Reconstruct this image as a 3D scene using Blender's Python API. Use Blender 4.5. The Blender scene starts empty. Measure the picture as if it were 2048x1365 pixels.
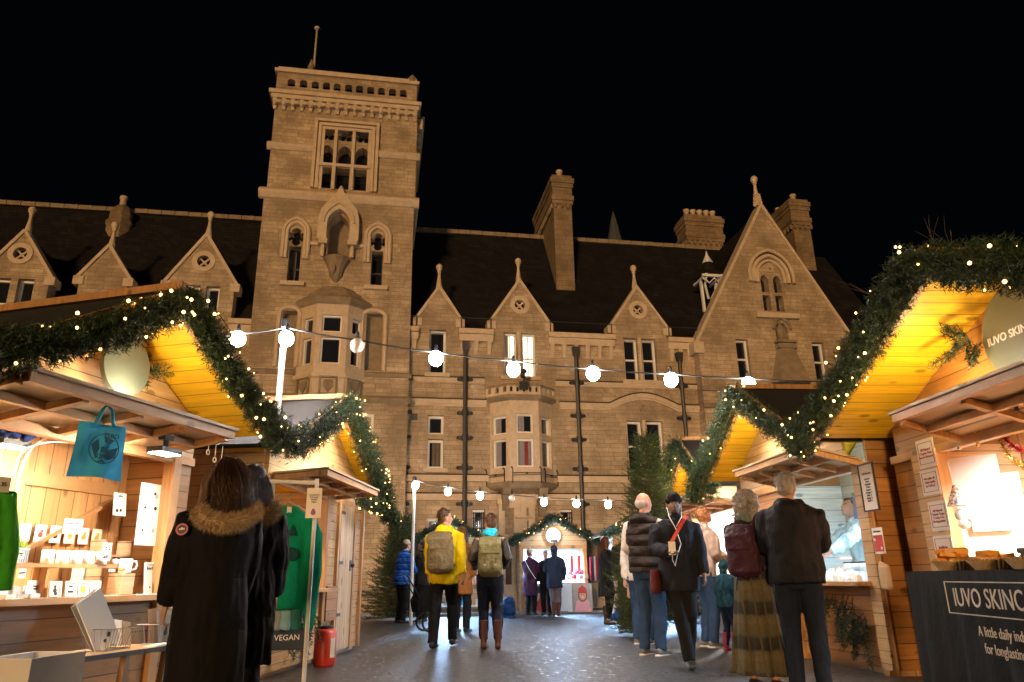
import bpy, math, random
import numpy as np
from mathutils import Vector, Matrix, noise as mnoise
from mathutils.geometry import tessellate_polygon
random.seed(7); rng = np.random.default_rng(7)
S = bpy.context.scene; COL = S.collection
R = math.radians; PI = math.pi

# ------------------------------------------------------------------ camera
HC = 0.92                                   # camera height
CX, CY = 1024.0, 682.5                      # photo centre (2048 x 1365)
HZ, ZX, ZY = 1157.0, 955.0, -3800.0         # horizon row, zenith vanishing point
FP_ = math.sqrt((HZ-CY)*(CY-ZY))
_u = np.array([ZX-CX, CY-ZY, -FP_]); _u /= np.linalg.norm(_u)
_f = np.array([0, 0, -1.0]); _f -= _u*_f.dot(_u); _f /= np.linalg.norm(_f)
_r = np.cross(_f, _u)
MC = np.array([_r, _f, _u])
cam = bpy.data.cameras.new('camera'); co = bpy.data.objects.new('camera', cam); COL.objects.link(co)
m4 = Matrix([list(MC[0])+[0], list(MC[1])+[0], list(MC[2])+[HC], [0, 0, 0, 1]])
co.matrix_world = m4
cam.sensor_width = 36; cam.lens = FP_/2048*36; cam.clip_end = 2000; cam.clip_start = 0.05
S.camera = co
S.render.resolution_x = 1024; S.render.resolution_y = 682

def ray(px, py): return MC @ np.array([px-CX, CY-py, -FP_])
def G(px, py, z=0.0):                       # point on the level z seen at a photo pixel
    d = ray(px, py); t = (z-HC)/d[2]; return Vector((d[0]*t, d[1]*t, z))
def A(px, py, y):                           # point at distance y seen at a photo pixel
    d = ray(px, py); t = y/d[1]; return Vector((d[0]*t, y, d[2]*t+HC))

# ------------------------------------------------------------------ world, sun, exposure
W = bpy.data.worlds.new('World'); S.world = W; W.use_nodes = True
bg = W.node_tree.nodes['Background']; bg.inputs[0].default_value = (0.10, 0.13, 0.22, 1); bg.inputs[1].default_value = 0.0025
sun = bpy.data.lights.new('street_glow', 'SUN'); sun.energy = 0.72; sun.angle = R(6); sun.color = (1, .60, .27)
so = bpy.data.objects.new('street_glow', sun); COL.objects.link(so)
so.rotation_euler = (Vector((0.22, 1, -0.085)).to_track_quat('-Z', 'Y')).to_euler()   # low, from behind the camera
S.view_settings.view_transform = 'Standard'; S.view_settings.look = 'None'
S.view_settings.exposure = 1.55; S.view_settings.gamma = 1.0

# ------------------------------------------------------------------ mesh builder
class MB:
    def __init__(s): s.v = []; s.f = []; s.m = []
    def add(s, vs, fs, m=0):
        n = len(s.v); s.v.extend([tuple(v) for v in vs]); s.f.extend([tuple(i+n for i in f) for f in fs]); s.m.extend([m]*len(fs)); return s
    def box(s, x0, x1, y0, y1, z0, z1, m=0):
        v = [(x0,y0,z0),(x1,y0,z0),(x1,y1,z0),(x0,y1,z0),(x0,y0,z1),(x1,y0,z1),(x1,y1,z1),(x0,y1,z1)]
        return s.add(v, [(0,3,2,1),(4,5,6,7),(0,1,5,4),(1,2,6,5),(2,3,7,6),(3,0,4,7)], m)
    def beam(s, p, q, w, h, up=(0,0,1), m=0):
        p = Vector(p); q = Vector(q); d = (q-p).normalized(); up = Vector(up)
        a = d.cross(up)
        if a.length < 1e-4: a = d.cross(Vector((0,1,0)))
        a.normalize(); b = a.cross(d); a *= w/2; b *= h/2
        v = [p-a-b, p+a-b, p+a+b, p-a+b, q-a-b, q+a-b, q+a+b, q-a+b]
        return s.add(v, [(0,1,2,3),(7,6,5,4),(1,0,4,5),(2,1,5,6),(3,2,6,7),(0,3,7,4)], m)
    def tube(s, pts, r, n=8, m=0, cap=True):
        pts = [Vector(p) for p in pts]; k = len(pts)
        rs = r if isinstance(r, (list, tuple)) else [r]*k
        t0 = (pts[1]-pts[0]).normalized(); a = t0.orthogonal().normalized(); vs = []
        for i in range(k):
            t = (pts[min(i+1,k-1)]-pts[max(i-1,0)]).normalized()
            a = (a-t*a.dot(t)); a = a.normalized() if a.length > 1e-6 else t.orthogonal().normalized(); b = t.cross(a)
            for j in range(n):
                c = 2*PI*j/n; vs.append(pts[i]+(a*math.cos(c)+b*math.sin(c))*rs[i])
        fs = [(i*n+j, i*n+(j+1)%n, (i+1)*n+(j+1)%n, (i+1)*n+j) for i in range(k-1) for j in range(n)]
        if cap: fs += [tuple(range(n))[::-1], tuple(range((k-1)*n, k*n))]
        return s.add(vs, fs, m)
    def loft(s, pts, rad, side=(1,0,0), n=14, m=0):      # closed body of elliptic rings: rad = [(across, deep)]
        pts = [Vector(p) for p in pts]; k = len(pts); side = Vector(side); vs = []
        for i in range(k):
            t = (pts[min(i+1,k-1)]-pts[max(i-1,0)]).normalized()
            a = side-t*side.dot(t)
            if a.length < .05: a = t.orthogonal()
            a.normalize(); b = t.cross(a)
            rx, ry = rad[i] if isinstance(rad[i], (tuple, list)) else (rad[i], rad[i])
            for j in range(n):
                c = 2*PI*j/n; vs.append(pts[i]+a*math.cos(c)*rx+b*math.sin(c)*ry)
        fs = [(i*n+j, i*n+(j+1)%n, (i+1)*n+(j+1)%n, (i+1)*n+j) for i in range(k-1) for j in range(n)]
        fs += [tuple(range(n))[::-1], tuple(range((k-1)*n, k*n))]
        return s.add(vs, fs, m)
    def lathe(s, prof, c=(0,0,0), n=16, m=0, ph=0):      # prof = [(r, z)]
        c = Vector(c); k = len(prof)
        vs = [c+Vector((r*math.cos(2*PI*j/n+ph), r*math.sin(2*PI*j/n+ph), z)) for r, z in prof for j in range(n)]
        fs = [(i*n+j, i*n+(j+1)%n, (i+1)*n+(j+1)%n, (i+1)*n+j) for i in range(k-1) for j in range(n)]
        fs += [tuple(range(n))[::-1], tuple(range((k-1)*n, k*n))]
        return s.add(vs, fs, m)
    def ell(s, c, r, n=12, k=8, m=0, mat=None):
        if not isinstance(r, (tuple, list)): r = (r, r, r)
        c = Vector(c); vs = []
        for i in range(k+1):
            th = PI*i/k
            for j in range(n):
                p = Vector((r[0]*math.sin(th)*math.cos(2*PI*j/n), r[1]*math.sin(th)*math.sin(2*PI*j/n), r[2]*math.cos(th)))
                if mat: p = mat @ p
                vs.append(c+p)
        fs = [(i*n+j, (i+1)*n+j, (i+1)*n+(j+1)%n, i*n+(j+1)%n) for i in range(k) for j in range(n)]
        return s.add(vs, fs, m)
    def prism(s, outer, y0, y1, holes=(), m=0, back=True, hm=None):   # outline in x,z; front at y0
        loops = [list(outer)]+[list(h) for h in holes]
        tri = tessellate_polygon([[Vector((p[0], p[1], 0)) for p in l] for l in loops])
        flat = [p for l in loops for p in l]; n = len(flat)
        vs = [(p[0], y0, p[1]) for p in flat]+[(p[0], y1, p[1]) for p in flat]
        fs = []
        for t in tri:
            a, b, c = t
            ar = (flat[b][0]-flat[a][0])*(flat[c][1]-flat[a][1])-(flat[c][0]-flat[a][0])*(flat[b][1]-flat[a][1])
            if ar < 0: a, b, c = c, b, a
            fs.append((a, b, c))
            if back: fs.append((n+c, n+b, n+a))
        s.add(vs, fs, m)
        o = 0; base = len(s.v)-2*n
        for li, l in enumerate(loops):
            k = len(l); area = sum(l[i][0]*l[(i+1)%k][1]-l[(i+1)%k][0]*l[i][1] for i in range(k))
            flip = (area > 0) == (li > 0)
            for i in range(k):
                a, b = base+o+i, base+o+(i+1)%k
                q = (a, a+n, b+n, b) if not flip else (b, b+n, a+n, a)
                s.f.append(q); s.m.append(m if (li == 0 or hm is None) else hm)
            o += k
        return s
    def build(s, name, mats, parent=None, smooth=False, loc=None, rot=None):
        me = bpy.data.meshes.new(name); me.from_pydata(s.v, [], s.f)
        for mt in (mats if isinstance(mats, (list, tuple)) else [mats]): me.materials.append(mt)
        if len(set(s.m)) > 1: me.polygons.foreach_set('material_index', s.m)
        if smooth: me.polygons.foreach_set('use_smooth', [True]*len(s.f))
        me.update(); return link(name, me, parent, loc, rot)

def link(name, me, parent=None, loc=None, rot=None):
    o = bpy.data.objects.new(name, me); COL.objects.link(o)
    if parent is not None: o.parent = parent
    if loc is not None: o.location = loc
    if rot is not None: o.rotation_euler = (0, 0, rot) if not isinstance(rot, (tuple, list)) else rot
    return o
def tag(o, label=None, cat=None, group=None, kind=None):
    if label: o['label'] = label
    if cat: o['category'] = cat
    if group: o['group'] = group
    if kind: o['kind'] = kind
    return o
def thing(name, label, cat, loc=(0,0,0), rz=0, group=None):
    o = bpy.data.objects.new(name, None); COL.objects.link(o); o.location = loc; o.rotation_euler = (0, 0, rz)
    o.empty_display_size = .1
    return tag(o, label, cat, group)
def dup(o, loc=None, rz=None, label=None, parent=None):
    c = o.copy(); COL.objects.link(c)
    if loc is not None: c.location = loc
    if rz is not None: c.rotation_euler = (0, 0, rz)
    if label: c['label'] = label
    if parent is not None: c.parent = parent
    for ch in [k for k in COL.objects if k.parent == o]: dup(ch, parent=c)
    return c
def remesh(mb, name, mats, parent, voxel=.015, smooth=3, disp=0, dscale=6, keep=None):
    me = bpy.data.meshes.new('tmp'); me.from_pydata(mb.v, [], mb.f)
    t = bpy.data.objects.new('tmp', me); COL.objects.link(t)
    a = t.modifiers.new('r', 'REMESH'); a.mode = 'VOXEL'; a.voxel_size = voxel
    if smooth: b = t.modifiers.new('s', 'SMOOTH'); b.factor = .5; b.iterations = smooth
    dg = bpy.context.evaluated_depsgraph_get(); dg.update()
    new = bpy.data.meshes.new_from_object(t.evaluated_get(dg)); bpy.data.objects.remove(t)
    new.name = name; new.materials.clear()
    for mt in (mats if isinstance(mats, (list, tuple)) else [mats]): new.materials.append(mt)
    if disp:
        n = len(new.vertices); co_ = np.empty(n*3, 'f'); new.vertices.foreach_get('co', co_); co_ = co_.reshape(-1, 3)
        no = np.empty(n*3, 'f'); new.vertices.foreach_get('normal', no); no = no.reshape(-1, 3)
        sx, sy, sz = dscale if isinstance(dscale, tuple) else (dscale,)*3
        d = np.array([mnoise.noise((p[0]*sx, p[1]*sy, p[2]*sz))+.5*mnoise.noise((p[0]*sx*2.3, p[1]*sy*2.3, p[2]*sz*2.3+7)) for p in co_.tolist()], 'f')
        co_ += no*d[:, None]*disp; new.vertices.foreach_set('co', co_.ravel())
    new.polygons.foreach_set('use_smooth', [True]*len(new.polygons)); new.update()
    return link(name, new, parent)

# ------------------------------------------------------------------ materials
class NT:
    def __init__(s, name):
        s.mat = bpy.data.materials.new(name); s.mat.use_nodes = True; s.t = s.mat.node_tree; s.b = s.t.nodes['Principled BSDF']
    def n(s, typ, **kw):
        nd = s.t.nodes.new('ShaderNode'+typ)
        for k, v in kw.items():
            if k.startswith('i_'): s.set(nd, k[2:].replace('_', ' '), v)
            else: setattr(nd, k, v)
        return nd
    def set(s, nd, key, v):
        i = nd.inputs[int(key)] if key.isdigit() else nd.inputs[key]
        if isinstance(v, bpy.types.NodeSocket): s.t.links.new(v, i)
        elif isinstance(v, (tuple, list)) and len(v) == 3 and i.type == 'RGBA': i.default_value = (*v, 1)
        else: i.default_value = v
    def math(s, op, a, b=0.0, c=0.0):
        nd = s.n('Math', operation=op); s.set(nd, '0', a); s.set(nd, '1', b)
        if c is not None and len(nd.inputs) > 2: s.set(nd, '2', c)
        return nd.outputs[0]
    def mix(s, fac, a, b, typ='MIX'):
        nd = s.n('Mix', data_type='RGBA', blend_type=typ); s.set(nd, '0', fac); s.set(nd, '6', a); s.set(nd, '7', b); return nd.outputs[2]
    def ramp(s, fac, stops):
        nd = s.n('ValToRGB'); s.set(nd, '0', fac); e = nd.color_ramp.elements
        while len(e) < len(stops): e.new(.5)
        for x, (p, c) in zip(e, stops):
            x.position = p; x.color = (c, c, c, 1) if not isinstance(c, (tuple, list)) else (*c, 1)
        return nd.outputs[0]
    def obj(s):
        t = s.n('TexCoord'); return t.outputs['Object']
    def noise(s, vec, scale, detail=3, rough=.55):
        nd = s.n('TexNoise', i_Scale=scale, i_Detail=detail, i_Roughness=rough); s.set(nd, 'Vector', vec); return nd.outputs[0]
    def mapv(s, vec, scale):
        nd = s.n('Mapping'); s.set(nd, 'Vector', vec); nd.inputs['Scale'].default_value = scale; return nd.outputs[0]
    def bump(s, h, strength=.3, dist=.01):
        nd = s.n('Bump', i_Strength=strength, i_Distance=dist); s.set(nd, 'Height', h); s.set(s.b, 'Normal', nd.outputs[0])
    def out(s, col=None, rough=None, **kw):
        if col is not None: s.set(s.b, 'Base Color', col)
        if rough is not None: s.set(s.b, 'Roughness', rough)
        for k, v in kw.items(): s.set(s.b, k.replace('_', ' '), v)
        return s.mat

def plain(name, col, rough=.6, var=.18, sc=9, metal=0.0, bump=0.0, spec=.5, bs=60):
    t = NT(name); v = t.obj(); n = t.noise(v, sc, 4)
    lo = tuple(c*(1-var) for c in col); hi = tuple(min(1, c*(1+var)) for c in col)
    c = t.mix(n, lo, hi)
    if bump: t.bump(t.noise(v, bs, 3), bump, .004)
    return t.out(c, rough, Metallic=metal, Specular_IOR_Level=spec)
def cloth(name, col, rough=.85, fold=.35, sc=(9, 9, 4), weave=240, sheen=.0):
    t = NT(name); v = t.obj(); f = t.noise(t.mapv(v, sc), 1.0, 4, .6); w = t.noise(v, weave, 2)
    lo = tuple(c*.72 for c in col); hi = tuple(min(1, c*1.25) for c in col)
    h = t.math('MULTIPLY_ADD', w, .12, f)
    t.bump(h, fold, .05)
    return t.out(t.mix(t.noise(v, 14, 4), lo, hi), rough, Sheen_Weight=sheen, Specular_IOR_Level=.22)
def quilt(name, col, rows=11.0, rough=.55, st=.9):
    t = NT(name); v = t.obj(); sp = t.n('SeparateXYZ'); t.set(sp, '0', v)
    z = t.math('MULTIPLY_ADD', t.noise(v, 3, 2), .35, t.math('MULTIPLY', sp.outputs[2], rows))
    q = t.math('ABSOLUTE', t.math('SINE', t.math('MULTIPLY', z, PI)))
    q = t.math('POWER', q, .45)
    h = t.math('MULTIPLY_ADD', t.noise(v, 22, 3), .35, q)
    t.bump(h, st, .03); return t.out(t.mix(t.noise(v, 6), tuple(c*.8 for c in col), tuple(c*1.2 for c in col)), rough, Specular_IOR_Level=.2)
def emit(name, col, st):
    t = NT(name); return t.out((0, 0, 0), .5, Emission_Color=(*col, 1), Emission_Strength=st)
def wood(name, col, across='z', board=.12, rough=.55, gap=.06, knots=True, dark=.35, var=.22):
    t = NT(name); v = t.obj(); sp = t.n('SeparateXYZ'); t.set(sp, '0', v)
    ax = {'x': 0, 'y': 1, 'z': 2}[across]
    a = t.math('DIVIDE', sp.outputs[ax], board); fr = t.math('FRACT', a); fl = t.math('FLOOR', a)
    wn = t.n('TexWhiteNoise', noise_dimensions='1D'); t.set(wn, 'W', fl)
    sc = [2.2, 2.2, 2.2]; sc[ax] = 34
    off = t.n('VectorMath', operation='ADD'); t.set(off, '0', v)
    cb = t.n('CombineXYZ'); 
    for i in range(3):
        if i != ax: t.set(cb, str(i), t.math('MULTIPLY', wn.outputs[0], 9.0))
    t.set(off, '1', cb.outputs[0]); vv = off.outputs[0]
    g = t.noise(t.mapv(vv, sc), 1.0, 5, .6)
    s2 = [5, 5, 5]; s2[ax] = 11
    vo = t.n('TexVoronoi'); t.set(vo, 'Vector', t.mapv(vv, s2)); vo.inputs['Scale'].default_value = .55
    kn = t.ramp(vo.outputs['Distance'], [(.11, 1.0), (.19, 0.0)])
    c = t.mix(t.ramp(g, [(.3, 0.0), (.72, 1.0)]), tuple(x*(1-var*1.5) for x in col), tuple(min(1, x*(1+var*.7)) for x in col))
    c = t.mix(t.math('MULTIPLY', wn.outputs[0], .62), c, tuple(x*.62 for x in col))
    if knots: c = t.mix(t.math('MULTIPLY', kn, .75), c, tuple(x*.22 for x in col))
    gm = t.math('LESS_THAN', fr, gap)
    if gap: c = t.mix(t.math('MULTIPLY', gm, 1-dark*.4), c, tuple(x*.12 for x in col))
    h = t.math('MULTIPLY_ADD', g, .15, t.math('SUBTRACT', 1.0, gm)); t.bump(h, .5, .006)
    return t.out(c, rough)
def stone(name, c1, c2, mort, bw=.5, rh=.2, stain=.55, bstr=.55):
    t = NT(name); v = t.obj(); sp = t.n('SeparateXYZ'); t.set(sp, '0', v)
    u = t.math('ADD', sp.outputs[0], sp.outputs[1])
    cb = t.n('CombineXYZ'); t.set(cb, '0', u)
    rn = t.n('TexWhiteNoise', noise_dimensions='1D'); t.set(rn, 'W', t.math('FLOOR', t.math('DIVIDE', sp.outputs[2], rh)))
    t.set(cb, '0', t.math('MULTIPLY_ADD', rn.outputs[0], 1.3, u)); t.set(cb, '1', sp.outputs[2])
    vec = cb.outputs[0]
    def br(w, h):
        b = t.n('TexBrick', offset=.5, squash=1.0); t.set(b, 'Vector', vec)
        b.inputs['Scale'].default_value = 1.0; b.inputs['Brick Width'].default_value = w; b.inputs['Row Height'].default_value = h
        b.inputs['Mortar Size'].default_value = .006; b.inputs['Mortar Smooth'].default_value = .25; b.inputs['Bias'].default_value = -.1
        t.set(b, 'Color1', c1); t.set(b, 'Color2', c2); t.set(b, 'Mortar', mort); return b
    A1 = br(bw, rh); B1 = br(bw*.52, rh/2)
    sel = t.math('GREATER_THAN', t.noise(vec, 1.9, 1), .62)
    c = t.mix(sel, A1.outputs[0], B1.outputs[0])
    fac = t.n('Mix', data_type='FLOAT'); t.set(fac, '0', sel); t.set(fac, '2', A1.outputs[1]); t.set(fac, '3', B1.outputs[1])
    n1 = t.noise(v, 1.1, 6, .65); n2 = t.noise(v, 16, 5, .7)
    c = t.mix(t.ramp(n1, [(.38, stain), (.66, 0.0)]), c, tuple(x*.42 for x in c2))
    c = t.mix(t.ramp(n2, [(.3, .5), (.7, 0.0)]), c, tuple(x*.5 for x in c2))
    h = t.math('SUBTRACT', t.math('MULTIPLY', n2, .5), fac.outputs[0]); t.bump(h, bstr, .02)
    return t.out(c, .9, Specular_IOR_Level=.2)
def speckle(name, cols, sc, rough=.6):
    t = NT(name); v = t.obj(); vo = t.n('TexVoronoi'); vo.inputs['Scale'].default_value = sc; t.set(vo, 'Vector', v)
    sp = t.n('SeparateXYZ'); t.set(sp, '0', vo.outputs['Color'])
    k = len(cols); return t.out(t.ramp(sp.outputs[0], [(i/k, c) for i, c in enumerate(cols)]), rough)
def plaid(name):
    t = NT(name); v = t.obj(); sp = t.n('SeparateXYZ'); t.set(sp, '0', v)
    zd = t.math('MULTIPLY_ADD', t.noise(v, 7, 3), .07, sp.outputs[2]); z = t.math('FRACT', t.math('MULTIPLY', zd, 3.4)); an = t.math('FRACT', t.math('MULTIPLY', t.math('ADD', sp.outputs[0], sp.outputs[1]), 9.0))
    n = t.noise(v, 120, 3)
    base = t.ramp(z, [(0, (.11, .09, .042)), (.22, (.09, .075, .038)), (.30, (.010, .009, .008)), (.60, (.02, .018, .014)), (.70, (.07, .065, .035)), (.9, (.09, .07, .035))])
    c = t.mix(t.math('GREATER_THAN', an, .84), base, (.07, .055, .025)); c = t.mix(t.math('MULTIPLY', t.math('GREATER_THAN', n, .55), .55), c, (.035, .03, .018))
    return t.out(c, .9)
# ------------------------------------------------------------------ shared materials
M_stone = stone('bath_stone', (.70,.54,.365), (.46,.34,.215), (.19,.135,.08), .46, .135, .8, .5)
M_trim = plain('dressed_stone', (.54,.42,.29), .9, .3, 5, bump=.5, bs=14, spec=.2)
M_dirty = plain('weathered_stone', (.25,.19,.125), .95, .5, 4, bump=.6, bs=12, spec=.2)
M_shadow_dirt = plain('shadow_dirt_stone', (.045,.036,.026), .95, .4, 6)  # strip on string courses: shadow line painted in, together with dirt on top
M_tile = stone('roof_tiles', (.026,.023,.024), (.010,.010,.011), (.004,.004,.004), .26, .17, .5, 1.0)
M_white = plain('white_paint', (.72,.70,.66), .45, .06)
M_glass = NT('dark_glass').out((.012,.014,.020), .07, Specular_IOR_Level=.8)
M_lead = plain('lead_grey_iron', (.028,.030,.036), .5, .3, 8)
M_iron = plain('black_iron', (.012,.012,.013), .5, .2)
M_dark = plain('dark_void', (.006,.006,.007), .9, .1)
M_curt = plain('grey_curtain', (.20,.19,.19), .9, .35, 20)
M_redcurt = plain('red_curtain', (.22,.03,.03), .9, .3, 20)
M_lit = emit('lit_room', (1, .80, .52), 1.15)

# ------------------------------------------------------------------ ground
t = NT('wet_asphalt'); v = t.obj()
n1 = t.noise(v, 55, 4, .8); n2 = t.noise(v, 1.7, 6, .65); n3 = t.noise(v, 120, 3, .7)
c = t.mix(t.ramp(n1, [(.42, 0.0), (.60, 1.0)]), (.010,.009,.008), (.050,.041,.037))
c = t.mix(t.ramp(n2, [(.4, 0.0), (.6, .6)]), c, (.022,.019,.018))
t.bump(t.math('MULTIPLY_ADD', n3, .5, n1), .85, .014)
M_asphalt = t.out(c, t.ramp(t.noise(v, 11, 6, .7), [(.3, .22), (.7, .50)]))
b = MB(); k = 60; b.add([(-220,-60,0),(220,-60,0),(220,420,0),(-220,420,0)], [(0,1,2,3)])
tag(b.build('road', M_asphalt), kind='structure')
b = MB(); th0 = math.atan2(0.1767, 0.9843)
b.box(-30, 40, -1.6, 6, -.05, .07)
o = b.build('pavement', plain('paving_slabs', (.20,.18,.16), .7, .3, 3, bump=.3, bs=20), loc=(1.0, 22.2, 0), rot=th0); tag(o, kind='structure')

# ------------------------------------------------------------------ college building (local frame: x along the front, y back, z up)
P0 = np.array([1.0, 22.2, 0.0]); EV = np.array([math.cos(th0), math.sin(th0), 0]); NB = np.array([-EV[1], EV[0], 0])
def fp(px, py, off=0.0):
    d = ray(px, py); o_ = np.array([0, 0, HC]); t_ = ((P0-o_)@NB+off)/(d@NB); q = o_+d*t_; return float((q-P0)@EV), float(q[2])
def rect(x0, y0, x1, y1, off=0.0):          # photo box -> u0,u1,z0,z1 on the plane at depth off
    ym = (y0+y1)/2; xm = (x0+x1)/2
    return fp(x0, ym, off)[0], fp(x1, ym, off)[0], fp(xm, y1, off)[1], fp(xm, y0, off)[1]
BLD = thing('college_building', 'long honey-coloured stone college building with square tower and dormers behind the market', 'building', (1.0, 22.2, 0), th0)
def rloop(r): return [(r[0], r[2]), (r[1], r[2]), (r[1], r[3]), (r[0], r[3])]
def arch(u0, u1, z0, zs, k=7, pt=.75):       # pointed arch outline, springing at zs
    w = u1-u0; c = (u0+u1)/2; pts = [(u0, z0), (u1, z0)]
    rr = w*pt
    zt = math.sqrt(max(rr*rr-(rr-w/2)**2, 1e-6))
    for i in range(k+1):
        a = (i/k)*math.acos((rr-w/2)/rr); pts.append((u1-rr+rr*math.cos(a), zs+rr*math.sin(a)))
    for i in range(k-1, -1, -1):
        a = (i/k)*math.acos((rr-w/2)/rr); pts.append((u0+rr-rr*math.cos(a), zs+rr*math.sin(a)))
    return pts
def window(r, off, rec=.16, fr=.07, bars=(), vb=0, arch_top=None, glass=None, fm=None, curtain=None, parent=None, name='window'):
    u0, u1, z0, z1 = r; d0 = off+rec; P = BLD if parent is None else parent
    m = MB()
    out = rloop((u0-.01, u1+.01, z0-.01, z1+.01)); inn = rloop((u0+fr, u1-fr, z0+fr, z1-fr))
    m.prism(out, d0, d0+.07, [inn])
    for zb in bars: m.box(u0+fr-.005, u1-fr+.005, d0+.006, d0+.06, zb-.028, zb+.028)
    for i in range(vb):
        x = u0+(u1-u0)*(i+1)/(vb+1); m.box(x-.018, x+.018, d0+.012, d0+.055, z0+fr-.004, z1-fr+.004)
    w = m.build(name, fm or M_white, P)
    g = MB(); g.box(u0-.008, u1+.008, d0+.075, d0+.09, z0-.008, z1+.008); g.build('pane', glass or M_glass, w)
    if curtain:
        for a, c_ in curtain:
            cm = MB(); x0 = u0+(u1-u0)*a[0]; x1 = u0+(u1-u0)*a[1]; k = max(6, int((x1-x0)/.03)); pts = []
            for i in range(k+1): pts.append((x0+(x1-x0)*i/k, d0+.062+.010*math.sin(i*1.9)))
            vs = [(x, y, z0+fr) for x, y in pts]+[(x, y, z1-fr) for x, y in pts]
            cm.add(vs, [(i, i+1, i+k+2, i+k+1) for i in range(k)]); cm.build('curtain', c_, w)
    return w
def finial(u, z, d=0.0, s=1.0, m=None, name='finial', parent=None):
    f = MB(); f.lathe([(.16*s, -.35*s), (.13*s, 0), (.075*s, .35*s), (.06*s, .62*s), (.10*s, .66*s), (.07*s, .70*s), (.14*s, .80*s), (.155*s, .90*s), (.11*s, 1.0*s), (.02*s, 1.06*s)], (u, d, z), 10)
    return f.build(name, m or M_trim, BLD if parent is None else parent, True)
def course(u0, u1, z, off, h=.14, proud=.10, mat=None, segs=None):
    m = MB(); pts = segs or [(u0, z), (u1, z)]
    for (a, za), (b_, zb) in zip(pts[:-1], pts[1:]):
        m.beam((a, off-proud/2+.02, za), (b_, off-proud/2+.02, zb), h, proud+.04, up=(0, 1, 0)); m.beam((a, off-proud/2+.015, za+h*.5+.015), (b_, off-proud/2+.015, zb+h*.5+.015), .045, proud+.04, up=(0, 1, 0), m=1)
        m.beam((a, off-proud*.3+.02, za-h*.75), (b_, off-proud*.3+.02, zb-h*.75), h*.5, proud*.6+.04, up=(0, 1, 0))
    return m.build('string_course', [mat or M_trim, M_shadow_dirt], BLD)

UT0, UT1 = -8.91, -4.24          # tower edges
TOFF = -.3; ZE = 8.34; UW = 5.23
# gable data: (apex px, left corner px, right corner px)
def gab(apex, l, r, off=0.0):
    a = fp(*apex, off); p = fp(*l, off); q = fp(*r, off); z = (p[1]+q[1])/2; c_ = (p[0]+q[0])/2
    return (p[0], z), (c_, a[1]), (q[0], z)
DR = [gab((878,575), (836,639), (919,640)), gab((1038,562), (984,645), (1096,648)), gab((1270,575), (1224,655), (1332,657))]
DL = [gab((47,462), (-38,551), (100,555)), gab((221,492), (160,553), (256,560)), gab((417,470), (334,562), (469,572))]
w_px = [(858,660,892,747), (1008,666,1034,753), (1044,667,1072,754), (1249,677,1277,761), (1286,679,1314,763),
        (856,831,888,869), (855,879,887,937), (1256,842,1287,943), (1296,843,1329,945),
        (945,1019,970,1078), (1121,1019,1146,1078), (852,1036,880,1095)]
WR = [rect(*p) for p in w_px]
WR[1] = WR[1][:3]+(WR[0][3]+.02,); WR[2] = WR[2][:2]+WR[1][2:]; WR[4] = WR[4][:2]+WR[3][2:]; WR[8] = WR[8][:2]+WR[7][2:]
def circ(c_, r, k=16, ph=0): return [(c_[0]+r*math.cos(2*PI*i/k+ph), c_[1]+r*math.sin(2*PI*i/k+ph)) for i in range(k)]
# main front wall, right of the tower, dormer gables growing out of it
outl = [(UT1, -.3), (UW+.1, -.3), (UW+.1, ZE)]
for g in reversed(DR): outl += [(g[2][0], ZE), g[2], g[1], g[0], (g[0][0], ZE)]
outl += [(UT1, ZE)]
RO = [(DR[1][1][0], DR[1][0][1]+.62), (DR[2][1][0], DR[2][0][1]+.62)]
m = MB(); m.prism(outl, 0, .55, [rloop(r) for r in WR]+[circ(c_, .17) for c_ in RO]); m.build('wall', M_stone, BLD)
# left wing wall
LW = [rect(*p) for p in [(-20,556,18,600), (33,558,66,600), (186,581,224,640), (370,571,398,620), (410,573,438,620)]]
outl = [(-22, -.3), (UT0, -.3), (UT0, ZE)]
for g in reversed(DL): outl += [(g[2][0], ZE), g[2], g[1], g[0], (g[0][0], ZE)]
outl += [(-22, ZE)]
LW = [(r[0], r[1], 7.2 if i in (2,) else 7.9, r[3]) for i, r in enumerate(LW)]
LW = [(r[0], r[1], r[2], r[3]) for r in LW]
LO = [(DL[0][1][0], DL[0][0][1]+.72), (DL[2][1][0], DL[2][0][1]+.72)]
m = MB(); m.prism(outl, 0, .55, [rloop(r) for r in LW]+[circ(c_, .19) for c_ in LO]); m.build('wall', M_stone, BLD)
for i, c_ in enumerate(RO+LO):
    r_ = .17 if i < 2 else .19
    m = MB(); m.prism(circ(c_, r_+.15), -.035, .02, [circ(c_, r_+.002)])
    for a in (PI/4, 3*PI/4):
        m.beam((c_[0]-r_*math.cos(a), .1, c_[1]-r_*math.sin(a)), (c_[0]+r_*math.cos(a), .1, c_[1]+r_*math.sin(a)), .045, .05)
    m.prism(circ(c_, .06, 10), .085, .115)
    o = m.build('roundel', M_trim, BLD); g_ = MB(); g_.prism(circ(c_, r_+.01), .2, .22); g_.build('pane', M_glass, o)
LITG = M_lit
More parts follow.
